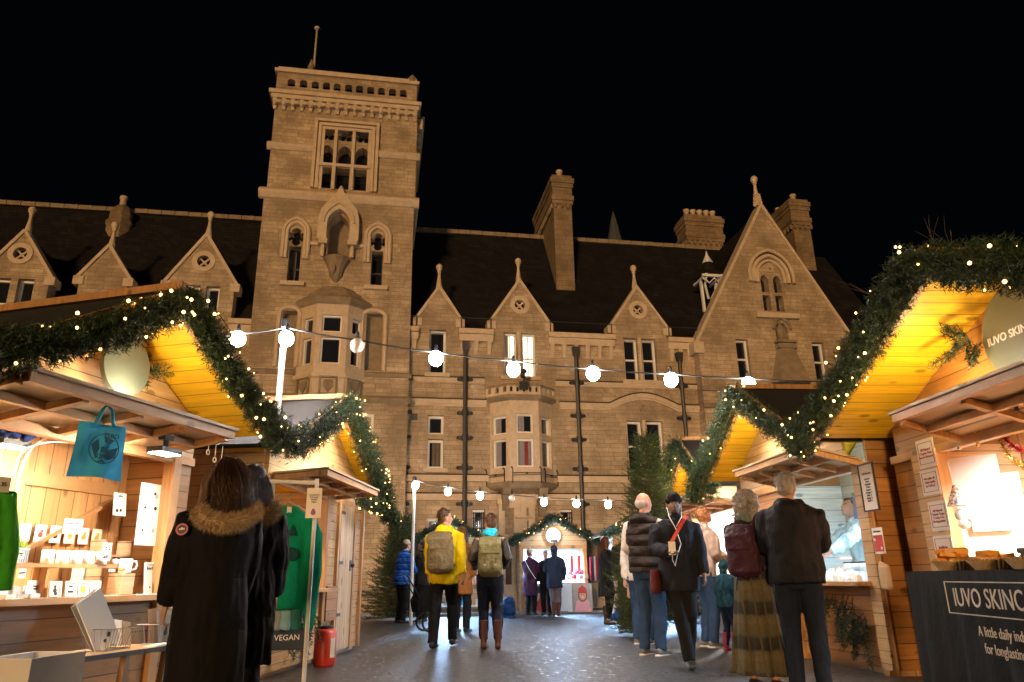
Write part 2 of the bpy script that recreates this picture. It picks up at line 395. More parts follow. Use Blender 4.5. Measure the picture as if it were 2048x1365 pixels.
for i, r in enumerate(WR):
    kw = {}
    zm = (r[2]+r[3])/2
    if i in (0, 3, 4): kw['bars'] = (zm,)
    if i in (1, 2): kw.update(bars=(zm-.1,), vb=1, glass=M_lit)
    if i == 1: kw['curtain'] = [((.02, .42), M_curt)]
    if i in (7, 8): kw.update(bars=(r[2]+(r[3]-r[2])*.5,), curtain=[((.8, .98), M_curt)] if i == 7 else None)
    if i == 6: kw['curtain'] = [((.3, .98), plain('olive_blind', (.10, .085, .055), .9, .3))]
    if i in (9, 10, 11): kw['fr'] = .09
    window(r, 0, **kw)
    if i in (9, 10):
        m = MB()
        for k in range(6):
            x = r[0]+(r[1]-r[0])*(k+.7)/6.2; m.tube([(x, .05, r[2]), (x, .05, r[3]-.12)], .014, 5); m.ell((x, .05, r[3]-.1), .03, 6, 4)
        for z in (r[2]+.3, r[3]-.25): m.beam((r[0], .05, z), (r[1], .05, z), .02, .025)
        m.build('window_bars', M_iron, BLD)
for i, r in enumerate(LW): window(r, 0, bars=() if i == 2 else ((r[2]+r[3])/2,), glass=M_lit if i == 2 else None)
# stone mullions with capitals between paired lights, sills and label moulds
m = MB()
for a, b_ in ((1, 2), (3, 4), (7, 8)):
    x = (WR[a][1]+WR[b_][0])/2; z0, z1 = WR[a][2], WR[a][3]; w = (WR[b_][0]-WR[a][1])/2
    m.lathe([(w*.8, z0), (w*.62, z0+.3), (w*.6, z1-.4), (w*1.1, z1-.2), (w*1.0, z1+.02)], (x, .02, 0), 10)
m.build('mullion', M_trim, BLD)
for r in WR[:1]+[(WR[1][0], WR[2][1], WR[1][2], 0), (WR[3][0], WR[4][1], WR[3][2], 0), (WR[6][0], WR[6][1], WR[6][2], 0)]:
    m = MB(); m.box(r[0]-.12, r[1]+.12, -.09, .1, r[2]-.12, r[2]-.005); m.build('sill', M_trim, BLD)
# gable copings, finials and small roofs behind the dormers
for g in DR+DL:
    m = MB(); (x0, z0), (xa, za), (x1, z1) = g
    m.beam((x0-.12, .2, z0-.08), (xa, .2, za+.02), .5, .09, up=(0, 0, 1)); m.beam((x1+.12, .203, z1-.08), (xa, .203, za+.02), .5, .09, up=(0, 0, 1))
    m.box(x0-.16, x0+.12, -.05, .4, z0-.24, z0+.02); m.box(x1-.12, x1+.16, -.05, .4, z1-.24, z1+.02)
    m.build('coping', M_trim, BLD)
    finial(xa, za+.12, .15, .72)
    m = MB(); yb = 4.2
    m.prism([(x0, z0-.5), (x1, z1-.5), (x1, z1-.02), (xa, za-.03), (x0, z0-.02)], .5, 3.4); m.build('dormer_roof', M_tile, BLD)
# main roofs
m = MB(); zr = 13.5; ye = .5; yr = 3.6
for u0, u1 in ((UT1+.02, 13.0), (-24, UT0-.02)):
    m.add([(u0, ye-.35, ZE-.05), (u1, ye-.35, ZE-.05), (u1, yr, zr), (u0, yr, zr), (u0, 2*yr, ZE), (u1, 2*yr, ZE)], [(0,1,2,3), (3,2,5,4)])
m.build('roof', M_tile, BLD)
m = MB()
for u0, u1 in ((UT1+.02, 8.6), (-24, UT0-.02)):
    k = int((u1-u0)/.45)
    for i in range(k):
        a = u0+(u1-u0)*i/k; m.beam((a, yr, zr+.04), (a+(u1-u0)/k-.02, yr, zr+.04+.01*random.random()), .3, .16)
m.build('ridge_tiles', M_dirty, BLD)
# parapet strips between dormers with corbels and rail
segs = [(UT1, DR[0][0][0]), (DR[0][2][0], DR[1][0][0]), (DR[1][2][0], DR[2][0][0]), (DR[2][2][0], UW+.05), (DL[2][2][0], UT0), (DL[1][2][0], DL[2][0][0]), (DL[0][2][0], DL[1][0][0])]
for (a, b_) in segs:
    m = MB(); m.box(a-.03, b_+.03, -.22, .3, ZE-.12, ZE+.04); m.box(a-.02, b_+.02, -.13, .1, ZE-.34, ZE-.12)
    k = max(1, int((b_-a)/.36))
    for i in range(k+1):
        x = a+.1+(b_-a-.2)*i/k
        m.add([(x-.07, -.14, ZE-.34), (x+.07, -.14, ZE-.34), (x+.07, .01, ZE-.34), (x-.07, .01, ZE-.34), (x-.05, -.02, ZE-.74), (x+.05, -.02, ZE-.74), (x+.05, .01, ZE-.74), (x-.05, .01, ZE-.74)],
              [(0,4,5,1), (1,5,6,2), (0,3,7,4), (4,7,6,5)])
    m.build('parapet', M_trim, BLD)
    m = MB(); n_ = max(2, int((b_-a)/1.1)+1)
    for i in range(n_): x = a+.05+(b_-a-.1)*i/(n_-1); m.tube([(x, -.1, ZE), (x, -.1, ZE+.42)], .018, 6)
    m.tube([(a, -.1, ZE+.42), (b_, -.1, ZE+.42)], .014, 6)
    if b_ > UT0: m.build('roof_rail', M_lead, BLD)
# string courses
S1 = [fp(760,756), fp(1000,762), fp(1390,774)]; zs1 = sum(p[1] for p in S1)/3
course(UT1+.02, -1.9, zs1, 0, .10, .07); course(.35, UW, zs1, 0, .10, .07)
z2 = 6.05; ac = (WR[7][0]+WR[8][1])/2
ap = [(.45, z2), (ac-1.15, z2)]+[(ac-1.15+2.3*i/12, z2+.36*math.sin(PI*i/12)) for i in range(1, 12)]+[(ac+1.15, z2), (UW, z2)]
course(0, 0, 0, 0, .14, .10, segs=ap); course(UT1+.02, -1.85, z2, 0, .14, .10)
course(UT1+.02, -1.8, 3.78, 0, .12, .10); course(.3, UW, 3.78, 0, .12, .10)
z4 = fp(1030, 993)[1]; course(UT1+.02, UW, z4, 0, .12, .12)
m = MB(); m.box(UT1+.02, UW, -.1, .02, -.2, .75); m.build('plinth', M_trim, BLD)
m = MB(); 
for i in range(3):
    a = 2*PI*i/3+PI/2; m.prism(circ((ac+.08*math.cos(a), z2-.05+.08*math.sin(a)), .06, 8), -.03, .02)
m.build('carved_boss', M_dirty, BLD)
# vent grille
r = rect(822, 828, 835, 841); m = MB(); m.box(r[0], r[1], -.03, .03, r[2], r[3]); m.build('vent_grille', M_lead, BLD)
# drainpipes with hopper heads and brackets
for px0, ztop in ((806, 7.9), (929, 7.9), (1156, 7.85), (1368, 7.8)):
    u = fp(px0 if px0 != 806 else 806, 860)[0]; m = MB()
    m.tube([(u, -.13, -.1), (u, -.13, ztop)], .065, 8)
    m.add([(u-.11, -.24, ztop+.06), (u+.11, -.24, ztop+.06), (u+.11, -.02, ztop+.06), (u-.11, -.02, ztop+.06), (u-.08, -.2, ztop-.22), (u+.08, -.2, ztop-.22), (u+.08, -.05, ztop-.22), (u-.08, -.05, ztop-.22)], [(0,1,2,3), (0,4,5,1), (1,5,6,2), (2,6,7,3), (3,7,4,0)])
    for z in (6.75, 5.7, 4.95, 4.05, 3.0, 2.2, .9):
        if z < ztop:
            m.box(u-.2, u+.2, -.09, -.01, z-.055, z+.055); m.lathe([(.09, z-.1), (.1, z), (.09, z+.1)], (u, -.13, 0), 8)
            m.ell((u-.2, -.08, z), .055, 6, 4); m.ell((u+.2, -.08, z), .055, 6, 4)
    m.build('drainpipe', M_lead, BLD)
# ---- canted bay window above the door
def bay(uc, wf, ws, dep, off, z0, z1, wins, tops, mat=None, name='bay_window'):
    # plan: front facet half width wf, total half width ws, depth dep
    P = [(uc-ws, off), (uc-wf, off-dep), (uc+wf, off-dep), (uc+ws, off)]
    root = None
    for i in range(3):
        (x0, y0), (x1, y1) = P[i], P[i+1]; L = math.hypot(x1-x0, y1-y0); an = math.atan2(y1-y0, x1-x0)
        m = MB(); m.prism([(0, z0), (L, z0), (L, z1), (0, z1)], 0, .12, [rloop((L*a, L*b_, c_, d_)) for a, b_, c_, d_ in wins[i]])
        f = m.build('facet' if root else name, mat or M_trim, BLD if root is None else root, loc=(x0, y0, 0) if root is None else None)
        if root is None: root = f; f.rotation_euler = (0, 0, an); rm = Matrix.Translation((x0, y0, 0)) @ Matrix.Rotation(an, 4, 'Z')
        else: f.matrix_local = rm.inverted() @ (Matrix.Translation((x0, y0, 0)) @ Matrix.Rotation(an, 4, 'Z'))
        for a, b_, c_, d_ in wins[i]:
            w = window((L*a, L*b_, c_, d_), 0, rec=.07, fr=.05, parent=None, curtain=[((.0, .5), M_curt), ((.5, .72), M_redcurt), ((.72, 1), M_curt)] if tops == 1 and i == 1 and c_ < 5 else ([((.1, .5), M_curt)] if tops == 1 else None))
            w.location = (x0, y0, 0); w.rotation_euler = (0, 0, an)
    return root, P
def fan(P, off, zs_, name, mat, back=.5):      # stack of canted slabs: zs_ = [(z, grow)]
    m = MB(); vs = []; k = len(P)
    cx = (P[0][0]+P[-1][0])/2
    for z, g in zs_:
        for x, y in P: vs.append((cx+(x-cx)*g, off+(y-off)*g-(0.0), z))
    n = len(zs_)
    fs = [(i*k+j, i*k+j+1, (i+1)*k+j+1, (i+1)*k+j) for i in range(n-1) for j in range(k-1)]
    fs += [tuple(range(k)), tuple(range((n-1)*k, n*k))]
    m.add(vs, fs); return m.build(name, mat, BLD)
zb0, zb1 = fp(1048, 962, -.5)[1], fp(1048, 800, -.5)[1]
uc = (fp(1034, 880, -.5)[0]+fp(1065, 880, -.5)[0])/2-.0
c0 = rect(1034, 828, 1065, 866, -.5); c1 = rect(1034, 878, 1065, 934, -.5)
wf = .44; Lf = 2*wf
def fr_(r): return ((r[0]-(uc-wf))/Lf, (r[1]-(uc-wf))/Lf, r[2], r[3])
u_, l_ = fr_(c0), fr_(c1); sd = [(.12, .80, u_[2]-.02, u_[3]-.05), (.12, .80, l_[2], l_[3])]
_, PB = bay(uc, wf, .97, .5, 0, zb0, zb1, [sd, [(u_[0]-.02, u_[1]+.02, u_[2], u_[3]), (u_[0]-.02, u_[1]+.02, l_[2], l_[3])], [(.20, .88, u_[2]-.02, u_[3]-.05), (.20, .88, l_[2], l_[3])]], 1)
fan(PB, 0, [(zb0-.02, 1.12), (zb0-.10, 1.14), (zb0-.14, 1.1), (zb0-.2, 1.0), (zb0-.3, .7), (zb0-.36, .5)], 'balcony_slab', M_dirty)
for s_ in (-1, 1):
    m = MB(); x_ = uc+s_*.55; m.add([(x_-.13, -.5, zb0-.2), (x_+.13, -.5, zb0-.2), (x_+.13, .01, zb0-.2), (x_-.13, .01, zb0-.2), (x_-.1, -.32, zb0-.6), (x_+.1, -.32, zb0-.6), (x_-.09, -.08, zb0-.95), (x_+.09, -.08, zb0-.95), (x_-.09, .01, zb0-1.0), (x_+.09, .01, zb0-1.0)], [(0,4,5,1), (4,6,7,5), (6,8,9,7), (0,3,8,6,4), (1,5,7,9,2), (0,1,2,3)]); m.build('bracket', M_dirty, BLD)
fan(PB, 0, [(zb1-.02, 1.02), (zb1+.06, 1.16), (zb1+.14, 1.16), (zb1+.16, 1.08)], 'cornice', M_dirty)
def arcade(P, z0, z1, k):
    mm = MB(); 
    for i in range(3):
        (x0, y0), (x1, y1) = P[i], P[i+1]; L = math.hypot(x1-x0, y1-y0); n_ = k[i]; hs = []
        for j in range(n_):
            a = L*(j+.28)/n_; b_ = L*(j+.72)/n_; hs.append(arch(a, b_, z0+.08, z0+.2, 4))
        q = MB(); q.prism([(0, z0), (L, z0), (L, z1), (0, z1)], 0, .1, hs); an = math.atan2(y1-y0, x1-x0); ca, sa = math.cos(an), math.sin(an)
        mm.add([(x0+x*ca-y*sa, y0+x*sa+y*ca, z) for x, y, z in q.v], q.f)
    return mm
arcade([(uc+(x-uc)*1.12, y*1.12) for x, y in PB], zb1+.16, zb1+.42, (3, 5, 3)).build('parapet', M_trim, BLD)
fan(PB, 0, [(zb1+.165, .95), (zb1+.2, .92), (zb1+.4, .9)], 'parapet_back', M_dark)
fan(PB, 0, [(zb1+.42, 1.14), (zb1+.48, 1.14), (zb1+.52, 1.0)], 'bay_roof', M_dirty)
m = MB()   # dark floodlight on the bay parapet
m.box(uc-.16, uc+.1, -.72, -.60, zb1+.28, zb1+.52); m.tube([(uc-.03, -.66, zb1+.5), (uc-.01, -.67, zb1+.78)], .03, 6); m.ell((uc-.05, -.67, zb1+.85), (.13, .1, .08), 8, 6); m.ell((uc-.06, -.7, zb1+.68), (.08, .08, .06), 8, 6)
m.build('floodlight', M_iron, BLD)
def railing(P, z, h=.32):
    m = MB()
    for i in range(len(P)-1):
        (x0, y0), (x1, y1) = P[i], P[i+1]
        for t_ in (0, 1): 
            x = x0+(x1-x0)*t_; y = y0+(y1-y0)*t_; m.tube([(x, y, z), (x, y, z+h), (x-.03, y-.04, z+h+.06), (x-.06, y-.06, z+h+.02)], .016, 5)
        m.tube([(x0, y0, z+h*.72), (x1, y1, z+h*.72)], .012, 5)
        m.tube([(x0, y0, z+h*.55), (x1, y1, z+h*.62)], .009, 5); m.ell((x0*.5+x1*.5, y0*.5+y1*.5, z+h*.7), (.05, .03, .03), 6, 4)
    return m
Pb = [(uc+(x-uc)*1.12, y*1.15) for x, y in PB]
q = [((Pb[0][0], -.04), (Pb[1][0]-.12, Pb[1][1]+.15)), ((uc-.42, -.74), (uc+.42, -.74)), ((Pb[2][0]+.12, Pb[2][1]+.15), (Pb[3][0], -.04))]
mm = MB()
for a, b_ in q:
    r_ = railing([a, b_], zb0-.1, .42); mm.add(r_.v, r_.f)
mm.build('window_railing', M_iron, BLD)
r_ = railing([(WR[7][0]-.1, -.14), (WR[8][1]+.1, -.14)], WR[7][2]-.3, .34); r_.build('window_railing', M_iron, BLD)
# doorway pilasters and carved panels below the bay
m = MB(); z_ = zb0-.25
for px in (1002, 1062): u = fp(px, 1040)[0]; m.box(u-.09, u+.09, -.16, .01, -.1, z4-.1); m.box(u-.13, u+.13, -.2, .01, z4-.25, z4-.1)
u0 = fp(1028, 1040)[0]; u1 = fp(1062, 1040)[0]
m.box(u0-.25, u1+.1, -.22, .01, z4+.15, z_-.5); m.box(u0-.02, u1-.15, -.14, .01, z4-1.3, z4-.2)
for i in range(9): m.ell((u0+.05+(u1-u0)*i/9, -.2, z4-.62), (.05, .05, .05), 6, 4)
m.box(u0-.05, u1+.05, -.19, -.1, z4-.72, z4-.66); m.box(u0+.15, u1-.2, -.26, -.2, z4+.25, z_-.62)
m.build('door_surround', M_trim, BLD)
ud = fp(1010, 1050)[0]
m = MB(); m.prism(arch(ud-.45, ud+.3, 0, 1.75, 8, .55), -.03, .02, [arch(ud-.33, ud+.18, .02, 1.7, 8, .55)]); m.build('door_arch', M_trim, BLD)
m = MB(); m.prism(arch(ud-.32, ud+.17, .03, 1.7, 8, .55), -.012, .02); m.build('door', plain('oak_door', (.07, .035, .015), .6, .3), BLD)
# ------------------------------------------------------------------ tower
T = TOFF
def zt(px, py): return fp(px, py, T)[1]
zA = zt(677, 391)            # ledge under the belfry stage
zC = zt(690, 199)            # cornice top
zP = zt(690, 152)            # parapet top
lr = [rect(*p, T) for p in [(576,493,600,563), (742,503,765,573)]]
tri = [rect(*p, T) for p in [(637,333,662,375), (671,335,698,378), (708,338,734,381), (640,287,667,325), (676,290,703,328), (711,293,738,332)]]
for k in (1, 2): tri[k] = tri[k][:2]+tri[0][2:]
for k in (4, 5): tri[k] = tri[k][:2]+tri[3][2:]
qf = [fp(656, 267, T), fp(692, 269.5, T), fp(727, 273, T)]
qf = [(q[0], qf[1][1]) for q in qf]
def quat(c_, r, k=6, ph=0.0):                # quatrefoil outline
    pts = []
    for i in range(4):
        a0 = PI/2*i+ph; cx = c_[0]+r*.52*math.cos(a0); cz = c_[1]+r*.52*math.sin(a0)
        for j in range(k+1):
            a = a0-PI*.62+PI*1.24*j/k; pts.append((cx+r*.5*math.cos(a), cz+r*.5*math.sin(a)))
    return pts
lrz = (lr[0][2]+lr[1][2])/2, (lr[0][3]+lr[1][3])/2
lr = [(r[0], r[1], lrz[0], lrz[1]) for r in lr]
lq = [(sum(r[:2])/2, fp(593, 474, T)[1]) for r in lr]
nu0, nu1 = fp(657, 470, T)[0], fp(697, 470, T)[0]; nz0, nzs, = zt(678, 518), zt(678, 455)
niche = arch(nu0, nu1, nz0, nzs, 6, .8)
bl = [rect(562, 622, 590, 735, T), rect(729, 628, 763, 742, T)]
H1 = [rloop(r) for r in lr]+[quat(c_, .3) for c_ in lq]+[niche]+[rloop(r) for r in bl]
m = MB(); m.prism([(UT0, -.3), (UT1, -.3), (UT1, zA), (UT0, zA)], T, T+.7, H1)
m.box(UT1-.6, UT1-.02, T+.701, 5, -.3, zA-.003); m.box(UT0+.02, UT0+.6, T+.701, 5, -.3, zA-.003)
m.build('tower_wall', M_stone, BLD)
H2 = [rloop(r) for r in tri[:3]]+[arch(r[0], r[1], r[2], r[3]-.3, 4, .65) for r in tri[3:]]+[quat(c_, .27, ph=PI/4) for c_ in qf]
U0, U1 = UT0+.05, UT1+.03
m = MB(); m.prism([(U0, zA), (U1, zA), (U1, zC-.1), (U0, zC-.1)], T+.05, T+.7, H2)
m.box(U1-.6, U1-.002, T+.701, 5, zA, zC-.1); m.box(U0+.002, U0+.6, T+.701, 5, zA, zC-.1)
m.build('tower_wall', M_stone, BLD)
g_ = MB(); g_.box(U0+1.2, U1-1.2, T+.5, T+.52, tri[0][2]-.1, qf[0][1]+.4); g_.build('belfry_panes', M_glass, BLD)
for r in lr:
    window((r[0], r[1], r[2], r[3]), T, rec=.3, fr=.035, bars=(r[2]+(r[3]-r[2])*.45,), fm=M_lead, curtain=[((.1, .55), plain('net_curtain', (.09, .085, .08), .9, .3))] if r is lr[0] else None)
g_ = MB()
for c_ in lq: g_.box(c_[0]-.3, c_[0]+.3, T+.35, T+.37, c_[1]-.3, c_[1]+.3)
g_.build('pane', M_glass, BLD)
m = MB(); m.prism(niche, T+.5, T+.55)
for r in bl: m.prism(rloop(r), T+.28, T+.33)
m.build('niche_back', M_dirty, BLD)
def ledge(z, off, h=.2, proud=.13, u0=UT0, u1=UT1, mat=None, gap=None):
    m = MB(); sp = [(u0-proud, u1+proud)] if not gap else [(u0-proud, gap[0]), (gap[1], u1+proud)]
    for a, b_ in sp:
        pr = [(off-proud, z-h*.45), (off-proud, z-h*.1), (off+.02, z+h*.5), (off+.02, z-h*1.1), (off-proud*.35, z-h)]
        vs = [(a, y, q) for y, q in pr]+[(b_, y, q) for y, q in pr]; k = len(pr)
        m.add(vs, [(i, (i+1)%k, (i+1)%k+k, i+k) for i in range(k)]+[tuple(range(k))[::-1], tuple(range(k, 2*k))])
    m.box(u1, u1+proud*.9, off+.021, 5, z-h, z+.02)
    return m.build('ledge', mat or M_trim, BLD)
ledge(zA, T, .26, .16)
fu0, fu1 = fp(626, 300, T)[0], fp(757, 300, T)[0]; fz0, fz1 = tri[0][2]-.05, fp(692, 243, T)[1]
ledge(fp(585, 289, T)[1], T+.05, .2, .12, U0, U1, gap=(fu0, fu1))
# belfry window surround, mouldings and mullions
m = MB()
for i, gr in enumerate((0, .13, .24)):
    a = (fu0+gr, fu1-gr, fz0, fz1-gr)
    m.box(a[0], a[0]+.1, T-.08+i*.05, T+.06, fz0, a[3]); m.box(a[1]-.1, a[1], T-.08+i*.05, T+.06, fz0, a[3]); m.box(a[0]+.001, a[1]-.001, T-.082+i*.05, T+.06, a[3]-.1, a[3])
for k in range(2):
    x = (tri[k][1]+tri[k+1][0])/2; m.box(x-.05, x+.05, T-.03, T+.2, fz0, fz1-.3)
zt_ = (tri[0][3]+tri[3][2])/2; m.box(tri[0][0]-.1, tri[2][1]+.1, T-.033, T+.15, zt_-.05, zt_+.05)
m.build('window_surround', M_trim, BLD)
# corbelled cornice and pierced parapet
m = MB(); m.box(UT0-.14, UT1+.14, T-.22, T+.6, zC-.12, zC+.02); m.box(UT0-.07, UT1+.07, T-.15, T+.6, zC-.26, zC-.12); m.box(UT1, UT1+.3, T+.6, 5, zC-.3, zC)
k = 17
for i in range(k):
    x = UT0+.05+(UT1-UT0-.1)*i/(k-1)
    m.add([(x-.07, T-.13, zC-.26), (x+.07, T-.13, zC-.26), (x+.07, T+.04, zC-.26), (x-.07, T+.04, zC-.26), (x-.05, T-.0, zC-.6), (x+.05, T-.0, zC-.6), (x+.05, T+.04, zC-.6), (x-.05, T+.04, zC-.6)], [(0,4,5,1), (1,5,6,2), (0,3,7,4), (4,7,6,5)])
    m.ell((x, T-.07, zC-.42), (.07, .06, .08), 7, 5)
    if i < k-1: xm = x+(UT1-UT0-.1)/(k-1)/2; m.lathe([(.10, zC-.42), (.10, zC-.3)], (xm, T-.02, 0), 8)
for j in range(14): y = T+.3+j*.35; m.box(UT1, UT1+.22, y, y+.16, zC-.7, zC-.3)
m.build('corbel_cornice', M_trim, BLD)
hs = []
hx = [(583.5, 167), (607.5, 170), (631, 173), (653, 176), (674.5, 179), (697.5, 180), (719, 183.5), (741.5, 185), (763, 187), (785, 189.5), (806.5, 192)]
hz = zt(695, 180)
for x, y in hx: u = fp(x, y, T)[0]; hs.append([(u-.12, hz-.12), (u+.12, hz-.12), (u+.12, hz+.10), (u+.07, hz+.16), (u-.07, hz+.16), (u-.12, hz+.10)])
m = MB(); m.prism([(UT0+.04, zC), (UT1-.02, zC), (UT1-.02, zP-.16), (UT0+.04, zP-.16)], T-.06, T+.2, hs)
m.box(UT1-.25, UT1-.022, T+.201, 4.8, zC, zP-.16); m.build('tower_parapet', M_stone, BLD)
m = MB(); m.box(UT0-.04, UT1+.06, T-.14, T+.28, zP-.16, zP-.04); m.box(UT0+.06, UT1-.03, T-.08, T+.22, zP-.04, zP+.06); m.box(UT1-.2, UT1+.05, T+.281, 4.9, zP-.16, zP); m.build('coping', M_trim, BLD)
m = MB(); m.box(UT0+.3, UT1-.3, T+.6, T+.65, zC-.1, zC+.75); m.box(UT0+.3, UT1-.3, T+.6, 4.8, zC-.1, zC); m.build('tower_roof', M_dark, BLD)
for (px, py, y_) in ((617, 145, .2), (825, 160, .1)):
    u = fp(px, py, T)[0]; m = MB(); k_ = 1.0 if px < 700 else .4; m.lathe([(.22, zP-.1), (.22, zP+.12), (.14, zP+.2), (.1, zP+.5*k_), (.13, zP+.6*k_), (.02, zP+.95*k_)], (u, T+.55 if px < 700 else T+.1, 0), 8); m.build('pinnacle', M_dirty, BLD)
# niche gablet, hoods, brackets
m = MB(); gc = (nu0+nu1)/2; ga = fp(681, 377, T-.25)[1]; gz = fp(681, 440, T-.25)[1]
outer = [(nu0-.32, nzs-.55), (nu0-.32, gz), (gc-.55, gz+.35), (gc, ga), (gc+.55, gz+.35), (nu1+.32, gz), (nu1+.32, nzs-.55), (nu1+.04, nzs-.55)]
inn = arch(nu0-.04, nu1+.04, nzs-.55, nzs, 6, .8)[2:]
m.prism(outer+inn+[(nu0-.04, nzs-.55)], T-.28, T+.01)
m.tube([(x, T-.29, z) for x, z in arch(nu0-.16, nu1+.16, nzs-.5, nzs+.02, 6, .8)[2:]], .05, 6)
for x in (nu0-.14, nu1+.14): m.tube([(x, T-.12, nz0), (x, T-.12, nzs-.7)], .07, 8); m.box(x-.14, x+.14, T-.3, T+.01, nzs-.7, nzs-.54); 
m.lathe([(.1, ga-.3), (.13, ga-.05), (.02, ga+.15)], (gc, T-.14, 0), 8)
m.build('niche_gablet', M_trim, BLD)
m = MB(); m.lathe([(.05, nz0-.8), (.2, nz0-.6), (.24, nz0-.4), (.34, nz0-.16), (.42, nz0-.05), (.38, nz0)], (gc, T, 0), 12)
m.ell((gc-.1, T-.24, nz0-.42), (.12, .1, .2), 8, 6); m.build('niche_bracket', M_dirty, BLD)
for i, r in enumerate(lr):
    m = MB(); a, b_ = r[0]-.2, r[1]+.2; zt2 = lq[i][1]+.15
    for gr, pr in ((0, .14), (.1, .09)): 
        pts = arch(a+gr, b_-gr, zt2-.5, zt2-.0, 6, .62)[2:]; pts = [(b_-gr, zt2-.9)]+pts+[(a+gr, zt2-.9)]
        m.tube([(x, T-pr*.4, z) for x, z in pts], .065, 6)
    m.box(r[0]-.18, r[1]+.18, T-.1, T+.01, r[2]-.14, r[2]-.01)
    m.build('hood_mould', M_trim, BLD)
zl = fp(690, 492, T)[1]
m = MB()
for a, b_ in ((lr[0][1]+.22, nu0-.2), (nu1+.2, lr[1][0]-.22)): m.box(a, b_, T-.07, T+.01, zl-.05, zl+.05)
m.build('string_course', M_trim, BLD)
# oriel window of the tower
ou = (fp(596, 700, T-.5)[0]+fp(724, 700, T-.5)[0])/2; OD = .5
z0o, z1o = fp(650, 748, T-OD)[1], fp(660, 607, T-OD)[1]
a1 = rect(644, 630, 671, 664, T-OD); a2 = rect(640, 674, 668, 727, T-OD); wo = .45
def f2(r): return ((r[0]-(ou-wo))/(2*wo), (r[1]-(ou-wo))/(2*wo), r[2], r[3])
p1_, p2_ = f2(a1), f2(a2); p1_ = (min(p1_[0], p2_[0]), max(p1_[1], p2_[1]))+p1_[2:]
mid = [(.18, .82, p1_[2], p1_[3]), (.18, .82, p2_[2], p2_[3])]; sdw = [(.26, .80, p1_[2], p1_[3]-.05), (.26, .80, p2_[2], p2_[3])]
_, PO = bay(ou, wo, .98, OD, T, z0o, z1o, [sdw, mid, sdw], 0)
def fanT(zs_, name, mat): 
    m = MB(); vs = []
    for z, g in zs_:
        for x, y in PO: vs.append((ou+(x-ou)*g, T+(y-T)*g, z))
    n = len(zs_); m.add(vs, [(i*4+j, i*4+j+1, (i+1)*4+j+1, (i+1)*4+j) for i in range(n-1) for j in range(3)]+[tuple(range((n-1)*4, n*4)), (3,2,1,0)])
    return m.build(name, mat, BLD)
fanT([(z1o-.02, 1.0), (z1o+.04, 1.1), (z1o+.2, 1.16), (z1o+.26, 1.05), (z1o+.28, 1.0), (z1o+.34, .94), (z1o+.38, .84), (z1o+.48, .8), (z1o+.52, .66), (z1o+.62, .6), (z1o+.66, .45)], 'bay_roof', M_dirty)
zk = fp(660, 802, T-.4)[1]
fanT([(zk-.1, .5), (zk+.05, 1.05), (zk+.16, 1.08), (zk+.2, .98), (z0o-.12, .98), (z0o-.08, 1.08), (z0o+.02, 1.08)], 'corbel', M_trim)
m = MB()   # carved shield panels
zs0 = (zk+.2+z0o-.12)/2
for i in range(3):
    (x0, y0), (x1, y1) = PO[i], PO[i+1]; L = math.hypot(x1-x0, y1-y0); an = math.atan2(y1-y0, x1-x0); q = MB(); c_ = L*.5
    q.prism([(c_-.26, zs0-.28), (c_+.26, zs0-.28), (c_+.26, zs0+.28), (c_-.26, zs0+.28)], -.05, .02, [[(c_-.2, zs0-.22), (c_+.2, zs0-.22), (c_+.2, zs0+.22), (c_-.2, zs0+.22)]])
    q.prism([(c_, zs0-.2), (c_+.14, zs0-.02), (c_+.14, zs0+.17), (c_-.14, zs0+.17), (c_-.14, zs0-.02)], -.04, .02)
    ca, sa = math.cos(an), math.sin(an); m.add([(x0+x*ca-y*sa, y0+x*sa+y*ca, z) for x, y, z in q.v], q.f)
m.build('shield_panel', M_dirty, BLD)
m = MB()
for r in bl:
    a, b_ = r[0]-.1, r[1]+.1; pts = [(b_, r[2]), (b_, r[3]-.1)]+[((a+b_)/2+(b_-a)/2*math.cos(PI*i/8), r[3]-.1+.2*math.sin(PI*i/8)) for i in range(9)]+[(a, r[3]-.1), (a, r[2])]
    m.tube([(x, T-.05, z) for x, z in pts], .075, 6)
m.build('hood_mould', M_trim, BLD)
zq = fp(780, 748, T)[1]
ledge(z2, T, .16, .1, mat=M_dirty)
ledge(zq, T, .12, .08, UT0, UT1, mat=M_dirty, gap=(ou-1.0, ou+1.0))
r = rect(724, 830, 746, 892, T); 
window(r, T, rec=-.02, fr=.07, bars=((r[2]+r[3])/2,))
# flagpole
ub, zb = fp(627, 147, T+1.4); ut, ztp = fp(634, 60, T+1.4)
fpole = MB(); fpole.tube([(ub, T+1.4, zP-1.2), (ub, T+1.4, ztp)], [.055, .035], 8); fpole.ell((ub, T+1.4, ztp+.06), (.11, .11, .08), 8, 6)
tag(fpole.build('flagpole', plain('flagpole_paint', (.5, .42, .34), .5), None, True, loc=(1.0, 22.2, 0), rot=th0), 'thin white flagpole standing bare on top of the tower', 'flagpole')

